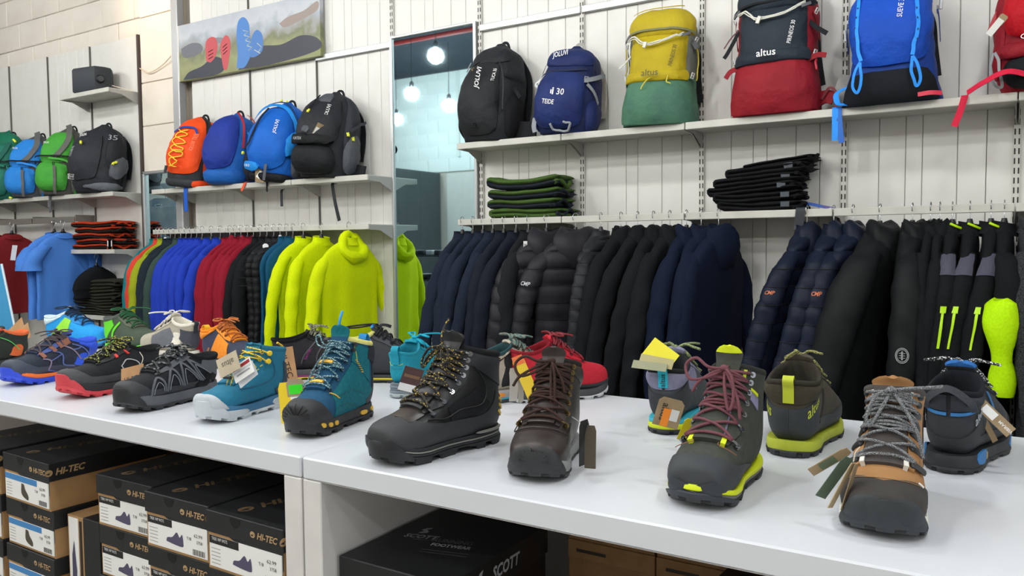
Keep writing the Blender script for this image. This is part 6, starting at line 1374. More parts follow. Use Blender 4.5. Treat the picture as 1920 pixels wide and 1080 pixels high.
    def A(s,v,a,g=1):
        v,a=np.broadcast_arrays(v,a)
        K=np.array([(s.w*.66,-.163,s.sw*.72),(s.w*.90,-.205,s.sw*.92),(s.w*1.03+s.splay*.2,-.28,s.sw),(s.w*1.06+s.splay*.5,-.36,s.sw*.92),(s.w*1.07+s.splay*.8,-.47,s.sw*.80),(s.w*1.06+s.splay,-.58,s.sw*.68),(s.w*1.05+s.splay,-.66,s.sw*.60)])
        K[1:,1]=-.163+(K[1:,1]+.163)*(s.slv)/.52
        if s.slv<.3: K=np.array([(s.w*.60,-.168,s.sw*.62),(s.w*.78,-.195,s.sw*.85),(s.w*.90,-.225,s.sw*.95),(s.w*.98,-.255,s.sw),(s.w*1.03,-.285,s.sw),(s.w*1.06,-.315,s.sw),(s.w*1.08,-.345,s.sw)])
        k=crom(K,v*6)
        cx=k[...,0];cz=k[...,1];r=k[...,2]
        P=np.stack([cx*g+r*.80*np.cos(a)*g,r*(.74+.30*v)*np.sin(a)+.014*np.sin(v*3+s.seed)*(1 if s.seed%2 else -1)+.010*v,cz+r*.25*np.cos(a)*(1-v)],-1)
        n=noise3(P*np.array([1,1,1.5])+s.seed,24,s.seed+2)*.004+np.sin(P[...,2]*48+2.5*np.cos(a+s.seed)+s.seed)*.0026*np.clip(v*2,0,1)+np.cos(2*a+s.seed+v*2)*.006*v
        if s.puff:
            q=np.abs(np.sin((P[...,2]+.15+.02*np.sin(a))*PI/s.puff))**.35;sc=.83+.20*q;P[...,0]=cx*g+(P[...,0]-cx*g)*sc;P[...,1]*=sc;n=noise3(P,60,s.seed+4)*.003*q
        P[...,0]+=n*np.cos(a)*g;P[...,1]+=n*np.sin(a)-s.drift*np.clip((-.12-cz)/.65,0,1.3)*(1. if g>0 else 0.)
        return P
    def An(s,v,a,g=1):
        e=1e-2;n=np.cross(s.A(v+e,a,g)-s.A(v-e,a,g),s.A(v,a+e,g)-s.A(v,a-e,g));n/=np.linalg.norm(n,axis=-1,keepdims=True);o=np.stack([np.cos(a)*g+0*v,np.sin(a)+0*v,0*v+0*a],-1)
        sg=np.sign(np.sum(n*o,-1,keepdims=True));return n*sg
    def seam(s,v,m,r=.0015,which=1,a0=0,a1=2*PI,name='seam_band',off=.001):
        a=np.linspace(a0,a1,28);q=s.A(np.full(28,v),a,which)+s.An(np.full(28,v),a,which)*off;MB().tube(q,r,5).build(name,m,s.t,True)
    def sleeve_patch(s,name,v0,v1,a0,a1,m,off=.003,g=1,label=None):
        V,A_=np.meshgrid(np.r_[v0,np.linspace(v0,v1,8),v1],np.r_[a0,np.linspace(a0,a1,7),a1],indexing='ij');o=np.full(V.shape,off);o[0]=o[-1]=-.002;o[:,0]=o[:,-1]=-.002
        G=s.A(V,A_,g)+s.An(V,A_,g)*o[...,None];ob=MB().grid(G,flip=False).build(name,m,s.t,True,50)
        if label:ob['label']=label
        return ob
    def sleeve_text(s,txt,size,v,a,m,g=1,rot=0,bold=.02,name='lettering',fit=None):
        V,F=textverts(txt,size,bold)
        if fit: V[:,0]*=fit/np.ptp(V[:,0])
        c,s_=math.cos(math.radians(rot)),math.sin(math.radians(rot));X=V[:,0]*c-V[:,1]*s_;Y=V[:,0]*s_+V[:,1]*c
        vv=np.full(1,v);aa=np.full(1,a);dv=np.linalg.norm(s.A(vv+.02,aa,g)-s.A(vv-.02,aa,g))/.04;da=np.linalg.norm(s.A(vv,aa+.1,g)-s.A(vv,aa-.1,g))/.2
        v_=v-Y/dv;a_=a+X/da;P=s.A(v_,a_,g)+s.An(v_,a_,g)*.003
        return mk(name,P,F,m,s.t,smooth=False)
F_=lambda c,c2=None,r=.85:mat(c,r,'fabric',c2=c2)
def colr(c): return mat(c,.85,'nylon',c2=c,sc=40,bump=.12)
order=['first','second','third','fourth','fifth','sixth','seventh']
gL='garments on the left rack';sd=[100]
def ns(): sd[0]+=1;return sd[0]
# left rack, from the left
for x,c,lb,k in((-4.905,'#0f6e72','teal fleece at the very left end of the left rack','fleece'),(-4.865,'#c8402f','coral red fleece second from the left end of the left rack','fleece'),(-4.82,'#8f9a1c','olive yellow fleece left of the dark navy ones on the left rack','fleece')):
    Garment(lb,x,F_(c),seed=ns(),zl=True,th=.020,group=gL,hangm=hw_ if c=='#8f9a1c' else None,cat='fleece',L=.68)
for x,c,lb in((-4.765,'#1c2731','near-black navy fleece right of the olive yellow one'),(-4.715,'#1a242d','near-black navy fleece left of the grey green one'),(-4.655,'#33463f','grey green fleece just left of the royal blue fleeces')):
    Garment(lb,x,F_(c),seed=ns(),zl=True,th=.026,group=gL,cat='fleece',L=.69)
for i,x in enumerate((-4.60,-4.545,-4.49,-4.435,-4.345,-4.255)):
    Garment('royal blue fleece, %s of the six counted from the left'%order[i],x,F_('#1f39a6' if i<4 else '#1e3aa8'),seed=ns(),zl=True,th=.027,group=gL,cat='fleece',fold=.007,L=.70)
for i,x in enumerate((-4.165,-4.115,-4.06,-4.0,-3.945)):
    Garment('dark red fleece, %s of the five counted from the left'%order[i],x,F_('#841226'),seed=ns(),zl=True,th=.026,group=gL,cat='fleece',fold=.007,L=.69,hood=.6 if i in(1,3) else False)
for i,x in enumerate((-3.885,-3.825)):
    Garment('black fleece, %s one right of the dark red fleeces'%order[i],x,F_('#0f1215'),seed=ns(),zl=True,th=.026,group=gL,cat='fleece',L=.68)
for i,x in enumerate((-3.765,-3.71)):
    g=Garment('black quilted vest, %s one left of the teal vests'%order[i],x,mat('#18191c',.55,'fabric',sc=60),seed=ns(),zl=True,th=.040,slv=0,puff=.045,group=gL,cat='vest',name='quilted_vest',hangm=hw_ if i else None,L=.66,w=.215)
b=MB().tube([g.B(np.array(.20),np.array(.1))+np.array([.008,.0,0]),g.B(np.array(.20),np.array(.1))+np.array([.012,.003,0])],.017,16);o=b.build('size_disc',hw_,g.t,True)
for i,x in enumerate((-3.655,-3.60)):
    g=Garment('petrol blue fleece vest, %s of the two'%order[i],x,F_('#0f4a68'),seed=ns(),zl=True,th=.030,slv=0,group=gL,cat='vest',name='fleece_vest',L=.68,w=.205)
    MB().tube(g.B(np.linspace(.16,.26,8),np.full(8,.9))+np.array([0,.003,0]),.002,5).build('pocket_zip',mat('#a9b4bc',.4),g.t,True)
for i,x in enumerate((-3.515,-3.37)):
    Garment('neon yellow shirt, %s left of the hooded one'%('far' if i==0 else 'directly'),x,F_('#d2e400','#cadc00'),seed=ns(),zl=True,th=.036,group=gL,cat='shirt',name='sports_shirt',fold=.010,L=.70,w=.205,splay=.05,sw=.045)
g=Garment('neon yellow hooded shirt with draped hood beside the tall mirror',-3.155,F_('#d2e400','#cadc00'),seed=ns(),zl=True,th=.034,group=gL,cat='hoodie',name='hooded_shirt',fold=.008,L=.70,w=.205,splay=.055,sw=.045,yaw=-6)
# draped hood: thick soft ring round the neck, hanging low in front
q=np.linspace(0,2*PI,33)[:-1];rows=[]
for k in range(13):
    u=k/12*2*PI;rows.append(np.stack([(.066+.030*np.cos(u))*np.cos(q)*(1+.08*np.sin(3*q)),.030+(.038+.024*np.cos(u))*np.sin(q)+.012*np.sin(u),-.115-.062*np.sin(q)+.030*np.sin(u)+.006*np.sin(5*q+u)],-1))
MB().grid(np.array(rows),True).build('hood',F_('#d2e400','#cadc00'),g.t,True,180)
# right rack: navy fleeces
gR='garments on the right rack'
mn=mat('#151c2a',.9,'melange',c2='#222a3a');mn2=mat('#131824',.85,'fabric')
for i,x in enumerate((-2.375,-2.31,-2.25,-2.19,-2.125,-2.055)):
    g=Garment('dark navy fleece, %s of the six from the tall mirror'%order[i],x,mn if i<4 else mn2,seed=ns(),th=.030,group=gR,cat='fleece',L=.78,slv=.60,w=.20,drift=.05,splay=.07,sw=.046)
    if i in(0,1,2): g.seam(.80,mat('#7a8f3a',.6),.0018);g.seam(.80,mat('#7a8f3a',.6),.0018,which=-1)
g=Garment('black jacket with hanging size label between navy fleeces and grey puffer jackets',-1.985,F_('#17191d'),seed=ns(),th=.028,group=gR,L=.78)
tag2(g.t,(985,452),(985,478),3.18,.018,white,.2,corner=0,texts=[('IIII',.02,0,.3,90,ink,None)])
pf=mat('#2c2c31',.5,'fabric',c2='#26262b',sc=40,bump=.12)
for x,lb,yw in((-1.885,'charcoal puffer jacket with bulky hood right of the navy fleeces',-26),(-1.73,'charcoal puffer jacket with small grey sleeve logo',-34)):
    g=Garment(lb,x,pf,seed=ns(),th=.055,slv=.60,w=.205,puff=.078,group=gR,L=.80,name='puffer_jacket',hood=1.12,splay=.07,sw=.062,yaw=yw,drift=.05)
g.sleeve_text('CMP',.026,.34,.7,mat('#b9bbc0',.5),fit=.045)
g=Garment('charcoal quilted jacket with dense baffles left of the black softshells',-1.60,mat('#26272b',.5,'fabric',sc=40,bump=.12),seed=ns(),th=.042,slv=.58,puff=.05,group=gR,L=.80,name='puffer_jacket',hood=False,sw=.045,drift=.03)
mk_=F_('#101215');
for i,x in enumerate((-1.50,-1.42,-1.345,-1.27)):
    Garment('black softshell jacket with raised hood, %s of the four from the puffer jackets'%order[i],x,mk_,seed=ns(),th=.034,group=gR,L=.84,slv=.62,w=.205,hood=.85 if i!=3 else .95,name='softshell_jacket',drift=.11,splay=.05)
mv=F_('#10192f','#0d1529')
for i,x in enumerate((-1.195,-1.13,-1.055)):
    Garment('dark blue softshell jacket, %s of the three left of the bare wall gap'%order[i],x,mv,seed=ns(),th=.036,group=gR,L=.84,slv=.62,w=.21,hood=1.0,name='softshell_jacket',yaw=0 if i<2 else -10,drift=.06)
mp_=mat('#192032',.5,'fabric',c2='#151b2b',sc=40,bump=.12);oc=mat('#c0663c',.5)
for i,x in enumerate((-.70,-.60,-.53)):
    g=Garment('navy puffer jacket, %s of the three right of the bare wall gap'%order[i],x,mp_,seed=ns(),th=.040,group=gR,L=.80,slv=.66,w=.20,puff=.068,hood=.8,name='puffer_jacket',sw=.052,splay=.05,drift=.15,yaw=-8)
    if i!=1: g.sleeve_text('CMP',.022,.34,0.1,oc,fit=.036,rot=0)
mpk=mat('#141618',.6,'fabric',sc=60,bump=.2)
g=Garment('wide black parka with thick collar right of the navy puffer jackets',-.435,mpk,seed=ns(),th=.060,group=gR,L=.90,slv=.70,w=.21,hood=1.1,name='parka',sw=.085,splay=.06,fold=.012,drift=.14,yaw=-8)
g=Garment('black parka with round grey badge on the sleeve',-.325,mpk,seed=ns(),th=.040,group=gR,L=.88,slv=.70,w=.205,hood=.9,name='parka',sw=.060,splay=.03,drift=.03)
c0=g.A(np.array(.60),np.array(.1));n0=g.An(np.array(.60),np.array(.1));u0=np.array([0,1.,0]);gb=mat('#9c9ea0',.6)
b=MB()
for r_ in(.026,.021): b.tube([c0+n0*.007+(u0*math.cos(q)*.8+np.array([0,0,1])*math.sin(q))*r_ for q in np.linspace(0,2*PI,24)],.0014,5)
b.tube([c0+n0*.007+np.array([0,0,.015]),c0+n0*.007+np.array([0,0,-.015])],.003,5)
for k in(-1,0,1): b.tube([c0+n0*.007+u0*-.010+np.array([0,0,.008*k]),c0+n0*.007+u0*.010+np.array([0,0,.008*k])],.0012,5)
b.build('sleeve_badge',gb,g.t,True)
for i,x in enumerate((-.265,-.235)):
    Garment('plain black jacket, %s one left of the jackets with neon zips'%order[i],x,mk_,seed=ns(),th=.020,group=gR,L=.86,slv=.64,w=.20,hood=.7,name='softshell_jacket',sw=.036,drift=.02)
ne=mat('#b9e800',.5)
for i,x in enumerate((-.195,-.14,-.075)):
    g=Garment('black sports jacket with neon zip, %s of the three'%order[i]+(', lime cuffs' if i==2 else ''),x,mk_,seed=ns()+(i==1),th=.024,group=gR,L=.86,slv=.64,w=.20,name='sports_jacket',sw=.040,splay=.03,drift=.07)
    g.sleeve_patch('grey_yoke',.04,.22,-.9,.9,mat('#4a4a58',.7,'fabric'),off=.004)
    g.sleeve_patch('neon_zip',.40,.60,-.12,.10,ne,off=.005,label='neon yellow sleeve zip');g.sleeve_patch('zip_pull',.40,.44,-.25,.25,ne,off=.006)
    q=np.linspace(-.2,PI+.2,14);MB().tube(np.stack([np.cos(q)*.060,np.sin(q)*.040+.004,-.060-.02*np.sin(q)],-1),.0045,6).build('neon_collar_trim',ne,g.t,True)
g2=Garment('black jacket with large neon lime lower sleeve at the right of the rack',-.035,mk_,seed=ns(),th=.026,group=gR,L=.86,slv=.30,w=.20,name='sports_jacket',sw=.046,splay=.02)
for g_ in(1,):
    v=np.linspace(0,1,22)[:,None];a=np.linspace(0,2*PI,19)[None,:-1];P0=np.array([.245,.0,-.33]);rr=.050+.008*np.sin(v*9)-.012*v
    G=np.stack([P0[0]+.012*np.sin(v*4)+rr*np.cos(a)*.8,P0[1]+rr*np.sin(a)*(1-.2*v)+.01*v+0*a,P0[2]-.30*v+.012*np.sin(2*a)*(v<.1)+0*a],-1);G+= (noise3(G,40,5)*.004)[...,None]*np.stack([np.cos(a)+0*v,np.sin(a)+0*v,0*a+0*v],-1)
    G=np.concatenate([G[:1]*.0+G[:1].mean(1,keepdims=True)+(G[:1]-G[:1].mean(1,keepdims=True))*.5+np.array([0,0,.02]),G]);b=MB().grid(G,True);b.F+=[tuple(range(18)),tuple(22*18+j for j in range(18))[::-1]];b.I+=[0,0];b.build('lime_lower_sleeve',ne if 0 else mat('#b4e600',.7,'fabric'),g2.t,True,70)
mml=mat('#1c1d20',.9,'melange',c2='#3f4246')
for i,x in enumerate((.045,.115,.19)):
    Garment('charcoal melange jacket, %s one right of the lime sleeve'%order[i],x,mml,seed=ns(),th=.034,group=gR,L=.90,slv=.66,w=.21,hood=.95,name='melange_jacket',sw=.055)
# far left T-shirts
gF='shirts on the far left wall rails'
def tee(lb,x,y,z,m,yaw=0,seed=1,w=.215):
    g=Garment(lb,x,m,L=.70,slv=.19,w=w,th=.030,z=z,y=y,seed=seed,collar=None,cat='T-shirt',name='t_shirt',group=gF,sw=.070,splay=.06,fold=.009,yaw=yaw)
    q=np.linspace(0,2*PI,25);MB().tube(np.stack([np.cos(q)*.070,np.sin(q)*.040+.01,-.088-.022*np.sin(q)],-1),.006,6,caps=False).build('neckline',m,g.t,True);return g
yt=3.27;zt_=1.455
mr_=F_('#7e1f20','#742028');mbT=F_('#4f86d8','#4a80d2')
for i,x in enumerate((-7.10,-7.03)): tee('dark red T-shirt, %s behind the tagged one at the left picture edge'%('rearmost' if i==0 else 'directly'),x,yt,zt_,mr_,seed=ns(),yaw=0)
g=tee('dark red T-shirt with white price tag at the left picture edge',-6.74,yt,zt_,mr_,seed=ns())
tag2(g.t,(28,460),(24,488),2.98,.032,white,.2,corner=0)
tee('light blue T-shirt directly behind the front light blue one',-6.12,yt,zt_,mbT,seed=ns());tee('light blue T-shirt hanging foremost on the far left rail',-6.00,yt,zt_,mbT,seed=ns())
g=Garment('black garment behind the light blue T-shirts under the orange trousers shelf',-5.80,F_('#0f1215'),z=1.20,y=3.40,L=.30,slv=0,w=.185,th=.05,seed=ns(),cat='garment',name='dark_garment',collar=None,group=gF)
# ---------------------------------------------------------------- folded trousers
def folded(x,y,z,W,D,h,m,label,group,seed,m2=None,yaw=0,wav=.004,name='folded_trousers',waist=True,tailm=None,bow=0.):
    t=thing(name,label,'trousers',(x,y,z),(0,0,math.radians(yaw)),group);rs=np.random.RandomState(seed)
    nl=2;th=h/ (nl*1.12)
    # layered U-turn profile swept over the depth
    pts=[];R=th*.5
    pts+=[(W/2-rs.rand()*.02,th*.55),(W*.2,th*.55),(-W*.2,th*.55),(-W/2+R*1.2,th*.55),(-W/2+R*.2,th*.75),(-W/2,h/2),(-W/2+R*.2,h-th*.75),(-W/2+R*1.2,h-th*.55),(-W*.2,h-th*.55),(W*.2,h-th*.55),(W/2-rs.rand()*.02,h-th*.55)]
    P=sm(pts,4);n=len(P);v=np.linspace(-1,1,12)
    G=np.zeros((n,12,3));G[...,0]=P[:,0][:,None]+.004*np.sin(v*5+seed)[None];G[...,1]=(v*D/2)[None];G[...,2]=P[:,1][:,None]+bow*np.clip(np.abs(P[:,0])/(W/2),0,1)[:,None]**2
    G[...,2]+=wav*np.sin(P[:,0]*15+seed)[:,None]*.8+wav*.25*np.sin(P[:,0][:,None]*32+v[None]*4+seed*2)
    G[:,:,1]+=(.006*np.sin(P[:,0]*30+seed)+.004*np.sin(P[:,0]*70+seed*1.7))[:,None]
    if m2 is None: MB().cushion(G,th*1.5).build('folded_legs',m,t,True,70)
    else:
        k=n//2+2;MB().cushion(G[:k],th*1.5).build('lower_layer',m2,t,True,70);MB().cushion(G[k-1:],th*1.5).build('upper_layer',m,t,True,70)
    if waist:
        q=np.linspace(0,1,14);W_=[(W/2-.03+.025*np.sin(u*PI)+.004*np.sin(u*40+seed),-D/2+D*u*.9,h*.5+h*.3*np.sin(u*9+seed)) for u in q]
        MB().tube(W_,np.array([th*.6+.003*np.sin(u*30) for u in q]),8,flat=.8).build('waistband',tailm or m,t,True)
    return t
gg='folded green trousers';m1=F_('#465f2c','#3f5628');m1b=F_('#1a2028')
z=1.3865
for i,(h,dx) in enumerate(((.042,.01),(.044,-.005),(.042,.0),(.048,-.01))):
    folded(-2.02+dx,3.415,z+.001,.40,.20,h,m1,'moss green trousers with black panels, %s of the stack from the shelf up'%order[i],gg,60+i,m2=m1b if i in(1,2,3) else None,tailm=m1b if i<3 else m1,yaw=[2,-3,1,4][i],bow=[0,0,.004,.022][i],wav=.005);z+=h+.0025
gb_='folded black trousers';m3=mat('#101113',.85,'fabric');z=1.3865
for i,(h,W,dx) in enumerate(((.036,.34,-.03),(.036,.36,-.045),(.034,.38,-.06),(.036,.36,-.04),(.038,.32,.0))):
    t=folded(-.86+dx,3.415,z+.001,W,.20,h,m3,'black trousers, %s of the stack from the shelf up'%order[i],gb_,80+i,yaw=[0,2,-2,1,-3][i],wav=.004,bow=.004)
    MB().bbox(W/2-.085,W/2-.050,-.103,-.100,h*.3,h*.9,.002).build('size_sticker',mat('#3c434c',.5),t) ;t.rotation_euler.y=math.radians(-1.2*i);z+=h+.0008
t=folded(-.82,3.425,z+.001,.28,.18,.024,m3,'black trousers on top of the black stack, slightly tilted',gb_,91,yaw=5,wav=.003);t.rotation_euler.y=math.radians(-8)
bt=thing('card_label','blue and purple card label sticking out of the black trousers stack','label',(-.66,3.40,1.398),(math.radians(12),math.radians(14),math.radians(-10)))
MB().bbox(-.075,.075,-.02,.02,-.001,.001,.0005).build('card',mat('#2f62c4',.4),bt);MB().box(0,.074,-.019,.019,.0012,.0016).build('print_area',mat('#5a4a9c',.4),bt);MB().box(.03,.05,-.012,.0,.0017,.002).build('print_area',white,bt)
t=thing('care_label','dark fabric label strip hanging over the rail below the black trousers','label',(-.722,YF-.006,1.392))
MB().ribbon(sm([(0,.05,-.001),(0,.008,.001),(0,-.004,-.008),(-.004,-.004,-.05),(-.006,-.004,-.075)],5),np.array([0,-1,.3]),.036,.002).build('label_strip',mat('#22272e',.6),t,True);MB().bbox(-.024,.012,-.007,-.003,-.088,-.070,.001).build('label_end',mat('#3a4048',.5),t)
go='folded orange trousers';m4=F_('#b03a1a','#a8361a');m4b=F_('#1c1614');z=1.2475
for i,h in enumerate((.036,.038,.038,.040,.038)):
    folded(-5.69+[0,.02,-.02,.01,0][i],3.415,z+.001,.50,.20,h,m4,'orange and black trousers, %s of the stack from the shelf up'%order[i],go,120+i,m2=m4b,tailm=m4b if i%2 else m4,yaw=[1,-2,2,-1,3][i],wav=.005);z+=h+.0025
for (a,b_,l_) in (((200,452),(192,470),'left'),((228,445),(236,466),'right')):
    t=thing('price_card','white price card with orange lower edge in front of orange trousers, %s one'%l_,'price tag',aty((a[0]+b_[0])/2,(a[1]+b_[1])/2,3.27))
    t.location.y=3.306;t.location.x=min(t.location.x,-5.46);t.location.z=1.2465+.038;hang_tag(t,np.array(t.location),(1,0,0),(.15,0,1),.055,.07,mat('#5b3a2c',.6),name='card',corner=0,texts=[('#.8x.6',0,0,.1,0,white,None),('#.98x.12',0,0,-.85,0,mat('#d8642a',.6),None)])
gv='folded olive trousers';m5=F_('#2f2f24','#292a21');z=.7665
for i,h in enumerate((.034,.036,.040,.042,.045,.048)):
    folded(-5.70+[0,.01,-.02,.015,.0,.08][i],3.415,z+.001,[.48,.5,.54,.5,.46,.44][i],.20,h,m5,'dark olive trousers, %s of the stack from the shelf up'%order[i],gv,140+i,yaw=[1,-2,2,-1,3,-2][i],wav=.006,bow=.006);z+=h+.0025
# signboard leaning at the far left
t=thing('display_board','light blue glossy display board leaning at the left picture edge','board',(0,0,0))
Y_=2.25;A=aty(-60,735,Y_);B=aty(52,735,Y_);Cc=aty(-60,495,Y_+.0);Dd=aty(2,495,Y_)
G=np.array([[A,B],[Cc,Dd]]);u=np.linspace(0,1,8);G=np.array([[A*(1-i)*(1-j)+B*(1-i)*j+Cc*i*(1-j)+Dd*i*j for j in u] for i in u]);b=MB().slab(G,.008);b.build('board_panel',mat('#3aa0d8',.15,'plaster',c2='#5cb6e4',sc=5,bump=.0),t)
b=MB();b.tube([B+np.array([.006,0,0]),Dd+np.array([.006,0,0])],.006,6);b.build('board_edge',mat('#cfe0ea',.3),t,True)
b=MB();b.tube([(B[0]-.1,Y_+.01,B[2]+.01),(B[0]-.1,Y_+.25,0)],.012,8);b.build('support_leg',mat('#8a8f94',.4),t,True);b=MB();b.tube([(A[0]+.02,Y_,A[2]+.01),(A[0]+.02,Y_,0)],.012,8);b.build('support_leg',mat('#8a8f94',.4),t,True);MB().tube([(B[0]-.02,Y_,B[2]+.01),(B[0]-.02,Y_,0)],.012,8).build('support_leg',mat('#8a8f94',.4),t,True)
# ---------------------------------------------------------------- shoe boxes under the tables
gold=mat('#b3946a',.55);bx=mat('#1a1c1f',.55,'card',c2='#17181b');bxk=mat('#b08a5c',.75,'card',c2='#a58156')
def htlogo(root,Mx,size,m=gold,fit=None):
    flattext('lettering','HI-TEC',size,Mx,m,root,bold=.03,shear=.25,fit=fit or size*3.3)
    T=np.eye(4);T[0,3]=-(fit or size*3.3)/2-size*.62;q=np.linspace(0,2*PI,20);b=MB()
    ring=np.stack([np.cos(q)*size*.42,np.sin(q)*size*.36,0*q],-1);V=[];
    M2=Mx@T
    outer=ring[:-1];V=np.vstack([[0,0,0],outer]);F=[(0,i+1,(i+1)%19+1) for i in range(19)]
    mk('emblem',V@M2[:3,:3].T+M2[:3,3],F,m,root,smooth=False)
    V=np.array([(-.36,-.06,.0004),(.38,.10,.0004),(.05,-.05,.0004),(.10,-.22,.0004)])*np.array([size,size,1]);mk('emblem_slash',V@M2[:3,:3].T+M2[:3,3],[(0,3,2,1)],bx,root,smooth=False)
def shoebox(label,x,y,z,W=.245,D=.34,H=.128,yaw=0,lab='purple',lid=.048,group='black and kraft shoe boxes under the left table',det=True,lift=0,tops=True):
    """x,y front-left-bottom corner, front faces the aisle (-y)"""
    t=thing('shoe_box',label,'box',(x,y,z),(0,0,math.radians(yaw)),group)
    MB().bbox(.003,W-.003,.003,D-.003,0,H-.004,.001).build('box_body',bxk,t)
    o=MB().bbox(0,W,0,D,H-lid,H,.0015).build('lid',bx,t)
    if not det: return t
    # finger notch, curved kraft cut-out of the lid print and the end label
    q=np.linspace(PI,2*PI,13);V=[(W*.40,-.0006,H-.004)]+[(W*.40+.017*math.cos(a),-.0006,H-.004+.020*math.sin(a)) for a in q];mk('finger_notch',V,[(0,i+1,i+2) for i in range(12)],mat('#0b0b0c',.9),o,smooth=False)
    V=[(W*.30,.0022,H-lid+.0),(W-.003,.0022,H-lid),(W-.003,.0022,H-lid-.038),(W*.62,.0022,H-lid-.034),(W*.42,.0022,H-lid-.010)];mk('lid_print',V,[(0,4,3,2,1)],bx,t,smooth=False)
    htlogo(o,frame((W*.80,-.0008,H-lid*.55),(1,0,0),(0,0,1)),.019)
    lx0,lx1,lz0,lz1=.012,W-.006,.008,H-lid-.006
    lb=MB().box(lx0,lx1,-.0002,.0022,lz0,lz1).build('end_label',white,t)
    bar=mat('#3f86c4',.5) if lab=='blue' else mat('#17181a',.6)
    MB().box(lx0,lx0+(lx1-lx0)*(.75 if lab=='blue' else .42),-.0006,-.0001,lz1-.016,lz1+(.001 if lab!='blue' else 0)).build('label_bar',bar,lb)
    b=MB();cx=(lx0+lx1)/2-.008;cz=(lz0+lz1)/2-.006
    V=[(cx-.030,-.0005,cz-.010),(cx,-.0005,cz-.0135),(cx+.028,-.0005,cz-.014),(cx+.031,-.0005,cz-.004),(cx+.027,-.0005,cz+.014),(cx+.018,-.0005,cz+.006),(cx+.008,-.0005,cz+.016),(cx-.008,-.0005,cz+.003),(cx-.026,-.0005,cz-.001)] if lab!='blue' else [(cx-.018,-.0005,cz+.020),(cx-.018,-.0005,cz-.010),(cx+.014,-.0005,cz-.022),(cx+.018,-.0005,cz-.010),(cx+.002,-.0005,cz+.006),(cx-.004,-.0005,cz+.018)]
    V=[(a,-.0005,b_) for a,b_ in sm(np.array([(q[0],q[2]) for q in V+[V[0]]]),5)[:-1]];mk('label_shoe_picture',V,[tuple(range(len(V)))],mat('#514c66',.6) if lab!='blue' else mat('#4c4638',.6),lb,smooth=False)
    Fm=lambda px,pz:frame((px,-.0008,pz),(1,0,0),(0,0,1))
    if lab!='blue': flattext('lettering',"TREK WP WO'S",.010,Fm(lx0+.034,lz1-.005),white,lb,fit=.052)
    flattext('lettering','62.99',.011,Fm(lx1-.030,cz+.020),ink,lb,fit=.028);flattext('lettering','3758',.010,Fm(lx1-.026,cz+.006),ink,lb,fit=.020);flattext('lettering','T/8',.010,Fm(lx1-.062,cz+.010),ink,lb,fit=.016)
    bb=MB()
    for k in range(14): bb.box(lx1-.050+k*.003,lx1-.050+k*.003+(.0016 if k%3 else .0008),-.0006,-.0003,lz0+.003,lz0+.016)
    bb=bb.build('barcode',ink,lb);bb['kind']='stuff'
    bb=MB()
    for k in range(5): bb.box(lx0+.006,lx0+.036,-.0006,-.0003,cz+.012-.008*k,cz+.0135-.008*k)
    bb=bb.build('fine_print',mat('#9a9a98',.6),lb);bb['kind']='stuff'
    if tops: htlogo(o,frame((W*.42,D*.45,H+.0004),(.25,1,0),(-1,.25,0)),.042,mat('#6f5a3f',.6),fit=.17)
    if tops: htlogo(o,frame((W+.0008,D*.16,H-lid*.5),(0,1,0),(0,0,1)),.024)
    return t
Zb=.0505
stacks=[(-2.375,1.103,5,'blue','leftmost',-1.5),(-1.935,1.112,5,'purple','second',1.),(-1.70,1.090,5,'purple','third',.5),(-1.465,1.080,5,'purple','rightmost',-1.)]
lv=['lowest','second','third','fourth','topmost']
for x,y,n,lab,nm_,yw in stacks:
    for k in range(n):
        top=k==n-1
        wd=.25 if nm_!='second' else .225
        if nm_=='third': wd=.228
        if nm_=='rightmost': wd=.246
        shoebox('black lidded shoe box, %s of the %s stack under the left table'%(lv[k],nm_),x+(0 if top else .002*k-.004),y+(0 if top else .003*(k%2)),Zb+.1285*k,W=wd,yaw=yw if top else yw*.3,lab=lab,tops=top,det=k>=2)
for k in range(5):
    shoebox('black lidded shoe box, %s of the stack cut by the left picture edge'%lv[k],-2.66,1.105,Zb+.1285*k,W=.26,lab='blue',tops=k==4,det=k>=2)
# second row behind
for i,(x,n) in enumerate(((-2.66,5),(-2.36,5),(-1.95,4))):
    for k in range(n): shoebox('black lidded shoe box in the rear row, %s of the %s stack'%(lv[k],('left','middle','right')[i]),x,1.49,Zb+.1285*k,W=.25,det=False)
# box standing on its side between the first two stacks
t=thing('shoe_box','open black and kraft shoe box standing upright between the first two stacks','box',(-2.105,1.13,Zb))
MB().bbox(0,.125,0,.33,0,.505,.001).build('box_body',bxk,t)
MB().bbox(.075,.150,-.002,.332,.0,.508,.0015).build('lid',bx,t)
lb=MB().box(.006,.050,-.0012,0,.12,.500).build('end_label',white,t);mk('label_shoe_picture',[(.018,-.002,.30),(.036,-.002,.30),(.040,-.002,.36),(.030,-.002,.44),(.020,-.002,.40)],[(0,1,2,3,4)],mat('#4a4760',.6),lb,smooth=False)
MB().box(.056,.066,-.0012,0,.18,.495).build('label_bar',ink,t)
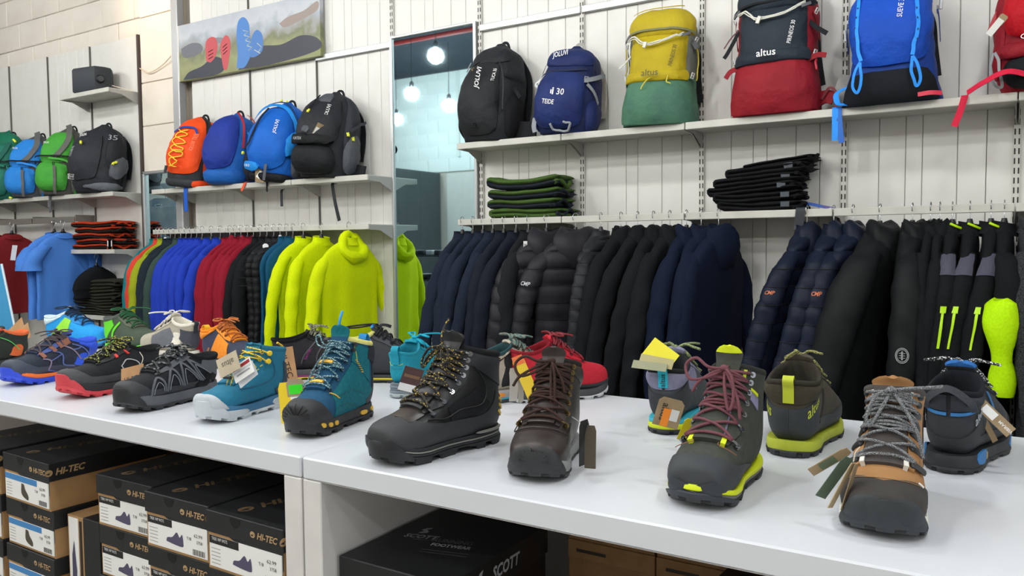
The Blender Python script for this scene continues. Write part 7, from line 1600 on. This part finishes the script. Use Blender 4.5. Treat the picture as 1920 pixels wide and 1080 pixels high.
# big black running footwear boxes under the right table
silver=mat('#a9adb2',.5)
def scott(label,x,y,z,W=.235,D=.36,H=.15,yaw=0,det=True):
    t=thing('shoe_box',label,'box',(x,y,z),(0,0,math.radians(yaw)),'large black running shoe boxes under the right table')
    MB().bbox(.004,W-.004,.004,D-.004,0,H-.01,.001).build('box_body',mat('#15161a',.5,'card',c2='#121316'),t)
    o=MB().bbox(0,W,0,D,H-.062,H,.002).build('lid',mat('#17191c',.5,'worn',c2='#131417'),t)
    if det:
        def slogo(Mx,s_,m):
            V=np.array([(0,.5),(.28,.9),(.62,1.0),(.50,.72),(.34,.62),(.60,.30),(.60,.08),(.34,-.06),(.0,-.1),(.12,.16),(.30,.26),(.02,.50)])*s_;V=np.c_[V-np.array([.3,.45])*s_,np.zeros(12)]
            F=[(0,1,2),(0,2,3),(0,3,4),(11,0,4),(11,4,5),(11,5,10),(10,5,6),(10,6,7),(9,10,7),(8,9,7)];mk('emblem',V@Mx[:3,:3].T+Mx[:3,3],F,m,o,smooth=False)
        Mt=frame((W*.45,D*.42,H+.0004),(1,.25,0),(-.25,1,0))
        T=lambda a,b_:Mt@np.array(Matrix.Translation((a,b_,0)))
        slogo(T(-.045,.055),.032,silver);flattext('lettering','SCOTT',.026,T(-.04,.02),silver,o,bold=.03,shear=.2,fit=.075)
        flattext('lettering','RUNNING',.026,T(.035,.012),mat('#6f7378',.5),o,fit=.085);flattext('lettering','FOOTWEAR',.020,T(.04,-.012),silver,o,bold=.03,fit=.085)
        for k in range(3):
            q=MB().box(-.05,.05,-.0004,.0004,0,.0003);M3=T(.04,-.03-.012*k) if k else T(0,.034-.03);V=np.vstack(q.V)@M3[:3,:3].T+M3[:3,3];mk('print_line',V,q.F,mat('#55585c',.5),o,smooth=False)
        Mf=frame((W*.62,-.0008,H-.034),(1,0,0),(0,0,1));flattext('lettering','SCOTT',.034,Mf@np.array(Matrix.Translation((.02,0,0))),white,o,bold=.03,shear=.2,fit=.10);slogo(Mf@np.array(Matrix.Translation((-.055,0,0))),.034,white)
        Ms=frame((W+.0008,D*.28,H-.032),(0,1,0),(0,0,1));slogo(Ms,.036,silver);flattext('lettering','SCOTT',.034,Ms@np.array(Matrix.Translation((.09,0,0))),silver,o,bold=.03,shear=.2,fit=.10)
        lb=MB().box(.010,.055,-.0006,.004,H-.085,H-.064).build('end_label',mat('#d8cdb0',.6),t);flattext('lettering','LUCIA PRINT DE BLACK',.006,frame((.032,-.0012,H-.070),(1,0,0),(0,0,1)),ink,lb,fit=.040)
    return t
for k in range(4): scott('large black shoe box with silver print, %s of the left stack under the right table'%('lowest','second','third','topmost')[k],-1.098,1.105,Zb+.152*k,W=.262,det=k==3)
for k in range(4): scott('large black shoe box, %s of the right stack under the right table'%('lowest','second','third','topmost')[k],-.475,1.17,Zb+.145*k,W=.30,H=.1445,yaw=-3,det=k==3)
# kraft boxes behind
for i,(x,W_) in enumerate(((-.815,.20),(-.61,.27))):
    for k in range(5):
        t=thing('kraft_box','plain brown kraft carton behind the black boxes, %s of the %s pile'%(lv[k],('left','right')[i]),'box',(x,1.52,Zb+.1405*k),group='kraft cartons at the back under the right table')
        MB().bbox(0,W_,0,.33,0,.14,.001).build('box_body',mat('#8d6a45',.8,'card',c2='#80603f'),t)
        o=MB().bbox(-.001,W_+.001,-.002,.331,.10,.140,.001).build('lid',mat('#94714b',.8,'card',c2='#87663f'),t)
        if k>=3: q=MB().box(.02,.09,-.0026,-.0021,.115,.122).build('print_line',ink,o)
